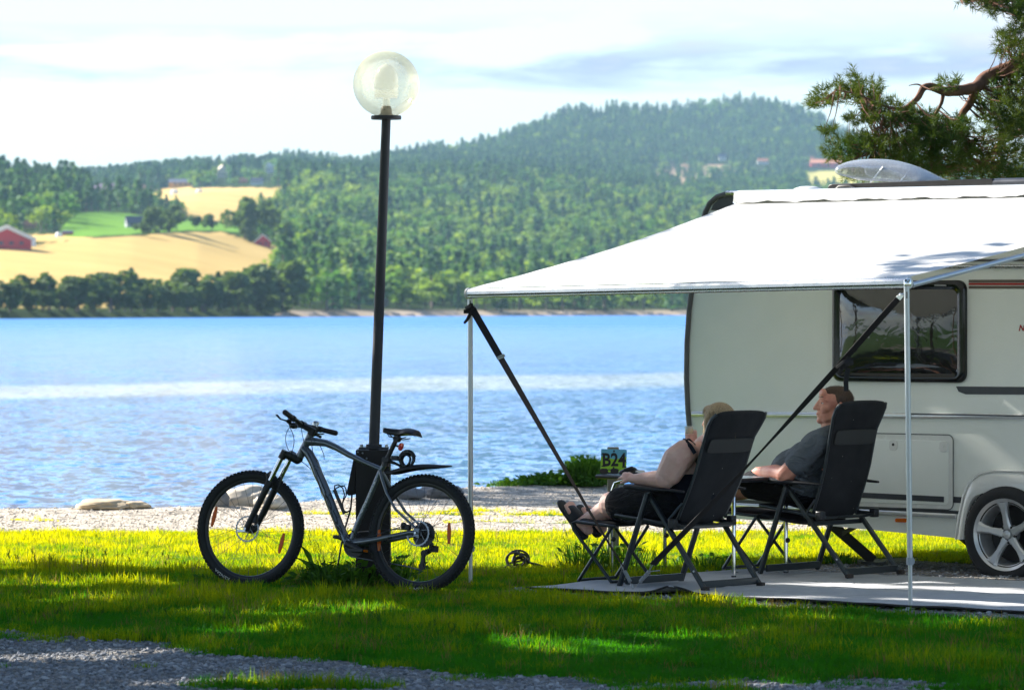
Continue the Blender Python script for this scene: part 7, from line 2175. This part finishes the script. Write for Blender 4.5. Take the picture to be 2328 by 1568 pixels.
# glass jar of amber drink in her hand
t = NT('amber_drink'); t.bsdf.inputs['Base Color'].default_value = (0.9, 0.55, 0.05, 1); t.bsdf.inputs['Roughness'].default_value = 0.1; t.bsdf.inputs['Transmission Weight'].default_value = 0.6
cup = thing('drinking_glass', (Matrix.Translation(WO) @ Matrix.Rotation(ROT, 4, 'Z')) @ (rh + Vector((0, 0, 0.018))), 'small glass of amber drink held up in the hand of the woman', 'glass')
MB().lathe([(0.001, -0.045), (0.021, -0.045), (0.024, -0.02), (0.024, 0.030), (0.001, 0.030)], n=24).build('drink', t.m, cup)
t = NT('clear_glass'); t.bsdf.inputs['Roughness'].default_value = 0.03; t.bsdf.inputs['Alpha'].default_value = 0.35; t.bsdf.inputs['Base Color'].default_value = (0.8, 0.85, 0.8, 1)
MB().lathe([(0.001, -0.050), (0.025, -0.050), (0.0275, -0.02), (0.0275, 0.040), (0.0295, 0.044), (0.0275, 0.048), (0.025, 0.046), (0.0250, -0.045)], n=28).build('glass_wall', t.m, cup)

# ------------------------------------------------------------------ folding table and what lies on it
tb0 = Vector((0.64, 28.40, 0)); TBH = 0.665
tab = thing('folding_table', tb0, 'low folding table with slim silver legs between the two recliners', 'table', None, (0, 0, math.atan2(AV.y, AV.x)))
t = NT('table_laminate'); t.put(t.bsdf.inputs['Base Color'], t.ramp(t.noise(20, 4, 0.6, t.coord('Object')), [(0.3, (0.14, 0.19, 0.24)), (0.7, (0.19, 0.24, 0.29))])); t.bsdf.inputs['Roughness'].default_value = 0.25
MB().box((0.50, 0.30, TBH - 0.011), (1.14, 0.66, 0.020)).build('tabletop', t.m, tab, bevel=0.004)
MB().tube([(-0.07, -0.03, TBH - 0.012), (1.07, -0.03, TBH - 0.012), (1.07, 0.63, TBH - 0.012), (-0.07, 0.63, TBH - 0.012)], 0.014, 10, closed=True).build('edge_frame', M_armpl, tab)
for (x, y) in ((0.03, 0.0), (1.02, 0.0), (0.03, 0.60), (1.02, 0.60)):
    lg = MB().tube([(x + (0.10 if x < 0.5 else -0.10), y, TBH - 0.03), (x + (0.03 if x < 0.5 else -0.03), y, TBH - 0.05), (x, y, TBH - 0.12), (x, y, 0.02)], 0.0135, 12).build('leg', M_chrome, tab)
    MB().ball((x + 0.022, y - 0.01, 0.24), 0.017, 10, 8).build('clamp_knob', M_black, lg)
    MB().tube([(x, y, 0.0), (x, y, 0.035)], 0.017, 10).build('leg_tip', M_armpl, lg)
ctx = tab.location
TZ = TBH + 0.001
def on_table(px, py_=1076, dy=0.0):
    d_ = 28.45 + dy; w_ = W(px, 1076, d_); w_.z = TZ; return w_
p_ = on_table(1426, dy=0.02)
cap = thing('sun_visor', p_, 'black folded visor lying on the left end of the table', 'visor')
vz = MB(); vz.tube([(-0.05, 0, 0.010), (-0.02, -0.04, 0.030), (0.03, -0.045, 0.045), (0.055, 0, 0.030), (0.03, 0.03, 0.012)], [0.008, 0.010, 0.012, 0.012, 0.006], 8)
vz.build('headband', M_black, cap)
MB().ball((0.02, 0, 0.012), 0.06, 16, 8, (1.3, 0.9, 0.45)).build('peak', M_black, cap)
p_ = on_table(1385, dy=0.0)
gl3 = thing('sunglasses', p_, 'dark sunglasses folded at the left edge of the table', 'sunglasses')
MB().prism(rrect(-0.062, -0.008, 0.004, 0.040, 0.014, 4), -0.002, 0.002).prism(rrect(0.008, 0.062, 0.004, 0.040, 0.014, 4), -0.002, 0.002).build('lens', M_blackprint, gl3)
MB().tube([(-0.065, 0.0, 0.034), (-0.05, 0.05, 0.012), (0.05, 0.07, 0.006)], 0.003, 6).tube([(0.065, 0.0, 0.034), (0.05, 0.045, 0.01), (-0.04, 0.06, 0.006)], 0.003, 6).tube([(-0.01, 0, 0.032), (0.01, 0, 0.032)], 0.003, 6).build('arms', M_black, gl3)
p_ = on_table(1456, dy=0.0)
bb = bmesh.new(); bmesh.ops.create_icosphere(bb, subdivisions=3, radius=0.032)
for v in bb.verts: v.co *= 1 + 0.35 * mnoise.noise(v.co * 45)
bmesh.ops.scale(bb, vec=(1.3, 1, 0.5), verts=bb.verts)
me = bpy.data.meshes.new('paper_tissue'); bb.to_mesh(me); bb.free(); me.materials.append(M_print)
o = bpy.data.objects.new('paper_tissue', me); COL.objects.link(o); o.location = p_ + Vector((0, 0, 0.014)); tag(o, 'crumpled white tissue beside the visor on the table', 'tissue')
p_ = on_table(1510, dy=0.05)
o = MB().box((0, 0, 0.006), (0.20, 0.28, 0.010), Matrix.Rotation(R(15), 3, 'Z')).build('tablet', M_blackprint, None, bevel=0.002); o.location = p_
tag(o, 'thin dark tablet lying flat on the table behind the arm of the woman', 'tablet')

# ------------------------------------------------------------------ pitch number sign
SD = 29.1
sp0 = W(1394, 1290, SD); sp0.z = 0
M_postw = simple('weathered_post', (0.27, 0.25, 0.21), 0.9, var=0.3, nscale=12, bump=0.7, bscale=60)
sg = thing('pitch_sign', sp0, 'blue and green number sign on a weathered wooden post behind the table', 'sign')
ztop = W(1394, 1016, SD).z
pw = 26 / F * SD
MB().box((0, 0.02, ztop / 2 - 0.05), (pw, pw, ztop + 0.1)).build('post', M_postw, sg, bevel=0.006)
def SQ(px, py): w_ = W(px, py, SD - 0.06); return (w_.x - sp0.x, w_.z)
t = NT('sign_print')
sx = t.new('ShaderNodeSeparateXYZ'); t.l.new(t.coord('Object'), sx.inputs[0])
mid = SQ(1395, 1040)[1]
wv = t.math('ADD', sx.outputs[2], t.math('MULTIPLY', t.math('SINE', t.math('ADD', t.math('MULTIPLY', sx.outputs[0], 32.0), 1.2)), 0.009))
t.put(t.bsdf.inputs['Base Color'], t.mix(t.rng(wv, mid - 0.001, mid + 0.001), (0.38, 0.72, 0.03), (0.16, 0.55, 0.80)))
t.bsdf.inputs['Roughness'].default_value = 0.3
sc_ = [SQ(1367, 1020), SQ(1425, 1022), SQ(1424, 1073), SQ(1365, 1072)]
bd = MB().prism(sc_, -0.055, -0.050).build('sign_board', t.m, sg, smooth=False)
tv, tf = text_geo('B24', 0.125, 0.0035)
wv_ = max(v.x for v in tv) - min(v.x for v in tv); cx, cz_ = SQ(1396, 1046)
def fat(v): return Vector((cx + v.x * 0.158 / wv_, -0.0575, cz_ + v.y * 0.98))
MB().add([fat(v) for v in tv], tf).build('lettering', M_blackprint, bd, smooth=False)
# slab serifs on the B and the 4
for (px, py, w_, h_) in ((1372, 1031, 9, 2.6), (1372, 1059, 9, 2.6), (1419, 1061, 9, 2.6)):
    c = SQ(px, py); k = SD / F
    MB().box((c[0], -0.0577, c[1]), (w_ * k, 0.001, h_ * k)).build('lettering', M_blackprint, bd, smooth=False)
tv, tf = text_geo('CAMPING', 0.014, 0.0003); c = SQ(1401, 1069)
for (px, py) in ((1396, 1025), (1395, 1063)):
    c = SQ(px, py); MB().lathe([(0.001, -0.004), (0.006, -0.003), (0.007, 0.0)], (c[0], -0.055, c[1]), axis='Y', n=12).build('screw', M_black, bd)

# ------------------------------------------------------------------ coiled cable on the grass
cd_ = 28.9
cw0 = W(1178, 1295, cd_); cw0.z = 0
cc3 = MB(); rr3 = random.Random(9)
for k in range(5):
    r_ = 0.035 + 0.012 * k; ph = rr3.random() * 6
    cc3.tube([(0.02 * math.sin(ph) + r_ * 0.9 * math.cos(a), 0.04 * math.sin(ph * 2) + 0.04 * math.sin(a + ph), 0.05 + 0.3 * r_ + r_ * 0.7 * math.sin(a)) for a in [2 * math.pi * j / 18 for j in range(18)]], 0.0075, 7, closed=True)
cc3.tube([(-0.03, 0, 0.03), (-0.02, 0, 0.12), (0.0, 0.02, 0.135), (0.015, 0, 0.10)], 0.009, 7)
cc3.tube([(0.02, 0, 0.03), (0.07, -0.03, 0.055), (0.12, -0.04, 0.045), (0.165, -0.02, 0.03), (0.15, 0.03, 0.012), (0.05, 0.02, 0.01)], 0.007, 7)
cc3.tube([(-0.10, 0, 0.012), (-0.05, 0.02, 0.05), (0.05, 0.03, 0.07), (0.13, 0, 0.025)], 0.007, 7)
o = cc3.build('coiled_hose', M_black, None); o.location = cw0; tag(o, 'small heap of coiled black cable on the grass right of the left awning pole', 'cable')

# ------------------------------------------------------------------ weeds and the bush on the bank
M_weed = leaf_mat('weed_leaves', (0.03, 0.10, 0.012), (0.08, 0.19, 0.03), (1.8, 1.6, 0.4), 0.4, False, 6)
def weed(px, py, d, r_, h, n, label, seed, wide=0.012, broad=0, cat='weeds', nm='weed_clump', up=0.7):
    base = W(px, py, d); base.z = gz(base.x, base.y)
    q = random.Random(seed); V, T = [], []
    for k in range(n):
        a = q.random() * 6.283; rr = r_ * q.random() ** 0.7 * 0.6; hh = h * q.uniform(0.35, 1.0) * (1 - 0.4 * rr / r_)
        ln = hh * q.uniform(0.2, 1.0) * (1 - up) * 2; bx, by = rr * math.cos(a), rr * math.sin(a); la = a + q.uniform(-0.7, 0.7)
        w_ = wide * q.uniform(0.5, 1.3) / 2; wx_, wy_ = -math.sin(la + q.uniform(-1.4, 1.4)) * w_, math.cos(la) * w_
        b0 = len(V)
        pts = [(0, 0, 0), (0.25, 0.5, 0), (0.6, 0.85, 0), (1.0, 1.0 - 0.3 * ln / max(hh, 0.01), 0)]
        for i, (u, z, _) in enumerate(pts):
            s_ = (0.7, 1.0, 0.8, 0.05)[i]
            x_, y_ = bx + math.cos(la) * ln * u, by + math.sin(la) * ln * u
            V += [(x_ - wx_ * s_, y_ - wy_ * s_, z * hh), (x_ + wx_ * s_, y_ + wy_ * s_, z * hh)]
        for i in range(3): T.append((b0 + 2 * i, b0 + 2 * i + 1, b0 + 2 * i + 3, b0 + 2 * i + 2))
    for k in range(broad):
        a = q.random() * 6.283; rr = r_ * q.random(); z = h * q.uniform(0.1, 0.85) * (1 - 0.6 * rr / r_); L_ = q.uniform(0.03, 0.08)
        c = Vector((rr * math.cos(a), rr * math.sin(a), z)); d_ = Vector((math.cos(a + q.uniform(-1, 1)), math.sin(a), q.uniform(-0.3, 0.6))).normalized(); s_ = d_.cross(Vector((q.uniform(-1, 1), q.uniform(-1, 1), 1))).normalized() * L_ * 0.32
        b0 = len(V); V += [tuple(c), tuple(c + d_ * L_ * 0.5 + s_), tuple(c + d_ * L_), tuple(c + d_ * L_ * 0.5 - s_)]; T.append((b0, b0 + 1, b0 + 2, b0 + 3))
    o = np_mesh(nm, np.array(V), np.array(T), [M_weed]); o.location = base
    tag(o, label, cat, kind='stuff')
    return o
weed(800, 1318, 26.98, 0.42, 0.20, 420, 'tangled weeds in front of the lamp post foot', 1, 0.010, 260)
weed(880, 1312, 27.3, 0.32, 0.26, 300, 'tall weeds behind the rear wheel beside the lamp post foot', 2, 0.008, 120)
weed(735, 1316, 27.1, 0.22, 0.22, 120, 'weeds left of the lamp post foot', 3, 0.010, 110)
weed(1330, 1293, 28.85, 0.30, 0.26, 260, 'rank grass at the foot of the sign post', 4, 0.007, 60)
weed(1425, 1296, 28.9, 0.34, 0.24, 240, 'rank grass behind the table legs', 5, 0.007, 50)
weed(1610, 1290, 29.0, 0.4, 0.13, 160, 'low weeds behind the recliner of the woman', 6, 0.007, 60)
weed(1905, 1275, 29.6, 0.25, 0.10, 240, 'small grass tuft under the caravan floor', 7, 0.006, 0)
weed(480, 1310, 27.3, 0.2, 0.10, 90, 'weeds at the front tyre', 8, 0.008, 40)
def stalks(px0, px1, y0, d, n, h, label, seed):
    q = random.Random(seed); b = MB()
    base = W((px0 + px1) / 2, y0, d); base.z = 0
    for k in range(n):
        w_ = W(q.uniform(px0, px1), y0, d + q.uniform(-0.4, 0.4)) - base; w_.z = 0; hh = h * q.uniform(0.5, 1); l = q.uniform(-0.3, 0.3) * hh
        pts = [w_, w_ + Vector((l * 0.3, 0, hh * 0.6)), w_ + Vector((l, 0.02, hh))]
        b.tube(pts, [0.0016, 0.0013, 0.001], 4, cap=False)
        for j in range(9):
            c = w_ + Vector((l, 0.02, hh)) - Vector((l * 0.35, 0, hh * 0.4)) * (j / 16); e = c + Vector((q.uniform(-.014, .014), q.uniform(-.01, .01), 0.012))
            b.tube([c, e], [0.0016, 0.0008], 4, cap=False)
    o = b.build('grass_stalks', M_weed, None); o.location = base; tag(o, label, 'grass stalks', kind='stuff')
stalks(0, 440, 1305, 28.4, 26, 0.17, 'dark flowering grass stalks at the shade line on the left', 11)
stalks(700, 790, 1312, 27.2, 12, 0.32, 'flowering stalks rising beside the lamp post foot', 12)
stalks(1280, 1480, 1300, 28.9, 14, 0.34, 'flowering stalks beside the sign post', 13)
stalks(900, 1500, 1478, 22.1, 22, 0.16, 'pale grass stalks in the foreground lawn', 14)
stalks(0, 900, 1440, 23.4, 26, 0.13, 'pale grass stalks along the edge of the gravel track', 15)
# dock leaves rising from the weeds left of the post
b = MB(); base = W(722, 1318, 27.05); base.z = 0
for (lx, hh, l, w_) in ((-0.02, 0.36, 0.10, 0.018), (0.0, 0.26, 0.16, 0.022), (0.05, 0.22, 0.12, 0.026), (-0.06, 0.18, -0.12, 0.024), (0.10, 0.16, 0.16, 0.022), (-0.12, 0.12, -0.13, 0.02)):
    vs_ = []; n = 9
    for i in range(n):
        u = i / (n - 1); ww = w_ * math.sin(math.pi * min(1, u * 0.95 + 0.03)) ** 0.8 * (1 + 0.25 * math.sin(u * 21))
        c = Vector((lx - l * u * u, 0.02 * math.sin(u * 3), hh * (u - 0.25 * u ** 3)))
        vs_ += [c + Vector((-ww, 0.01, 0.004)), c + Vector((0, -0.004, -0.002)), c + Vector((ww, 0.01, 0.004))]
    b.add(vs_, [(i * 3 + k, i * 3 + k + 1, (i + 1) * 3 + k + 1, (i + 1) * 3 + k) for i in range(n - 1) for k in range(2)])
o = b.build('dock_plant', M_weed, None); o.location = base; tag(o, 'dock plant with long wavy leaves just left of the lamp post foot', 'plant')
weed(1245, 1114, 41.8, 0.42, 0.14, 1100, 'low left end of the green bush on the bank left of the number sign', 21, 0.012, 500, 'bush', 'bank_bush', 0.72)
weed(1330, 1112, 41.6, 0.30, 0.36, 1500, 'tall grassy bush on the bank just left of the number sign', 22, 0.010, 500, 'bush', 'bank_bush', 0.75)
weed(1165, 1118, 41.7, 0.36, 0.09, 420, 'low grass at the left end of the bank bush', 23, 0.010, 60, 'bush', 'bank_bush', 0.7)
weed(1385, 1112, 41.9, 0.22, 0.22, 700, 'bush on the bank directly behind the number sign post', 24, 0.012, 200, 'bush', 'bank_bush', 0.72)

# ------------------------------------------------------------------ pine reaching in from the right
pine = thing('pine_tree', (6.4, 36.0, 0), 'pine with reddish crooked boughs reaching over the caravan roof from the right', 'tree')
PDp = 34.6
def PP(px, py, dd=0.0): return W(px, py, PDp + dd) - Vector(pine.location)
limb = MB()
main = [PP(2560, 20, 1.2), PP(2440, 70, 0.9), PP(2328, 140, 0.5), PP(2290, 158, 0.4), PP(2240, 178, 0.2), PP(2222, 196, 0.1), PP(2190, 205, 0), PP(2150, 208, -0.1), PP(2118, 198, -0.1), PP(2100, 200, -0.15), PP(2085, 225, -0.2), PP(2060, 245, -0.2), PP(2048, 250, -0.2)]
def cr(P_, k=5):
    out = []
    for i in range(len(P_) - 1):
        p0 = P_[max(0, i - 1)]; p1 = P_[i]; p2 = P_[i + 1]; p3 = P_[min(len(P_) - 1, i + 2)]
        for q in range(k):
            t_ = q / k; out.append(0.5 * ((2 * p1) + (-p0 + p2) * t_ + (2 * p0 - 5 * p1 + 4 * p2 - p3) * t_ ** 2 + (-p0 + 3 * p1 - 3 * p2 + p3) * t_ ** 3))
    out.append(P_[-1]); return out
def limb_add(mb, pts, r0, r1, jit=0.004):
    c = cr(pts); n = len(c)
    mb.tube(c, [(r0 + (r1 - r0) * (i / (n - 1)) ** 0.8) * (1 + 0.12 * vnoise(i, r0 * 99, 0.9)) for i in range(n)], 9)
    return c
limb_add(limb, main, 0.085, 0.014)
B_ = {}
subs = [([PP(2222, 196, 0.1), PP(2205, 235, 0.2), PP(2185, 265, 0.2), PP(2190, 300, 0.2), PP(2198, 340, 0.3), PP(2180, 385, 0.3)], 0.042, 0.012),
        ([PP(2180, 268, 0.2), PP(2160, 285, 0.1), PP(2140, 300, 0)], 0.022, 0.008), ([PP(2145, 208, -0.1), PP(2140, 235, -0.1), PP(2125, 262, -0.1), PP(2118, 275, -0.1)], 0.02, 0.008),
        ([PP(2100, 198, -0.15), PP(2085, 192, -0.2), PP(2066, 195, -0.2)], 0.010, 0.003), ([PP(2050, 248, -0.2), PP(2020, 244, -0.3), PP(1990, 232, -0.3), PP(1950, 215, -0.4), PP(1900, 205, -0.4)], 0.014, 0.005),
        ([PP(2050, 248, -0.2), PP(2040, 270, -0.2), PP(2010, 300, -0.1), PP(1985, 340, 0)], 0.016, 0.005), ([PP(2100, 290, 0), PP(2118, 340, 0), PP(2115, 395, 0), PP(2110, 430, 0.1)], 0.018, 0.01),
        ([PP(2400, 110, 0.9), PP(2380, 200, 1.2), PP(2330, 290, 1.1), PP(2270, 330, 0.9), PP(2230, 380, 0.7)], 0.05, 0.012), ([PP(2480, 60, 1.2), PP(2400, 30, 0.9), PP(2300, 0, 0.6), PP(2230, 0, 0.4), PP(2180, -6, 0.3)], 0.04, 0.008),
        ([PP(2110, 395, 0), PP(2060, 385, 0.1), PP(1990, 390, 0.2), PP(1930, 380, 0.2)], 0.012, 0.005), ([PP(2420, 240, 1.2), PP(2340, 180, 0.8), PP(2300, 130, 0.6), PP(2290, 110, 0.5)], 0.03, 0.008)]
for pts, a, c in subs: limb_add(limb, pts, a, c)
limb.tube([(0, 0, -0.2), (0.05, 0, 1.5), (0.0, 0.05, 3.2), PP(2560, 20, 1.2) * 1.0, (0.1, 0.1, 7.5), (0.2, 0, 10)], [0.24, 0.21, 0.19, 0.17, 0.13, 0.05], 14)
M_pbark = simple('orange_pine_bark', (0.15, 0.070, 0.042), 0.9, var=0.45, nscale=10, bump=0.9, bscale=40)
limb.build('trunk', M_pbark, pine)
# needle bunches along twigs: regions seen in the photo, each with real depth
REG = [(1900, 212, 45, 26, 60), (1865, 235, 22, 12, 22), (1945, 195, 22, 26, 34), (1975, 225, 45, 22, 55), (1990, 198, 14, 22, 16), (2020, 260, 60, 28, 110), (1960, 270, 38, 16, 40), (2080, 275, 60, 24, 120), (2150, 290, 55, 26, 130),
       (1915, 345, 42, 26, 60), (1965, 330, 40, 30, 80), (2010, 330, 50, 32, 90), (1890, 300, 20, 14, 16), (2060, 345, 60, 36, 150), (2110, 320, 50, 36, 130), (2160, 350, 50, 40, 150), (1960, 390, 50, 20, 60), (2070, 395, 90, 22, 130),
       (2230, 330, 60, 70, 260), (2290, 260, 50, 60, 260), (2250, 240, 30, 30, 70), (2310, 330, 40, 80, 260), (2330, 210, 40, 60, 200), (2270, 190, 36, 20, 50), (2160, 195, 30, 14, 30), (2290, 100, 34, 30, 70), (2320, 90, 30, 60, 120), (2210, 395, 70, 22, 100), (2300, 400, 50, 22, 100),
       (2230, 5, 50, 12, 60), (2290, 12, 46, 20, 90), (2260, 25, 14, 14, 24), (2320, 30, 20, 36, 60), (2400, 150, 70, 160, 500), (2480, 300, 120, 140, 500), (2420, -20, 120, 60, 300), (2100, -70, 180, 50, 200)]
nr = np.random.default_rng(77)
V = []; T = []
twig = MB(); nb = 0
attach = [v for pts, a, c in subs for v in cr(pts, 4)] + cr(main, 4)[8:]
attach = np.array([tuple(v) for v in attach])
for (cx, cy, rx, ry, n) in REG:
    for k in range(int(n * (1.0 if cx < 2200 else 0.60))):
        while True:
            u, v = nr.uniform(-1, 1, 2)
            if u * u + v * v < 1: break
        dz = nr.normal() * 0.28 + (0.3 if cx > 2200 else 0.0)
        c = np.array(PP(cx + u * rx, cy + v * ry, dz))
        j = np.argmin(((attach - c) ** 2).sum(1)); dv = c - attach[j]; dl = np.linalg.norm(dv) + 1e-6
        ax = dv / dl * 0.5 + nr.normal(size=3) * 0.5 + np.array([-0.25, 0, 0.35]); ax /= np.linalg.norm(ax)
        if dl < 0.42 and nr.random() < 0.35:
            twig.tube([Vector(attach[j]), Vector(attach[j]).lerp(Vector(c), 0.5) + Vector((0, 0, -0.03)), Vector(c)], [0.006, 0.004, 0.002], 5, cap=False)
        L_ = nr.uniform(0.05, 0.11)
        for q in range(26):
            s_ = nr.random(); o_ = c + ax * L_ * (s_ - 0.3)
            dd = nr.normal(size=3); dd -= ax * dd.dot(ax); dd /= np.linalg.norm(dd); dd = dd * 0.75 + ax * 0.65; dd /= np.linalg.norm(dd)
            ln = nr.uniform(0.045, 0.075); pr = np.cross(dd, nr.normal(size=3)); pr /= np.linalg.norm(pr); pr *= 0.0028
            b0 = len(V); V += [o_ - pr, o_ + pr, o_ + dd * ln]; T.append((b0, b0 + 1, b0 + 2))
twig.build('twigs', M_pbark, pine)
M_needle = leaf_mat('pine_needles', (0.015, 0.050, 0.016), (0.085, 0.125, 0.022), (1.8, 1.5, 0.4), 0.3, False, 2.2)
nd = np_mesh('needles', np.array(V), np.array(T), [M_needle]); nd.parent = pine; tag(nd, kind='stuff')
print('needles', len(T))
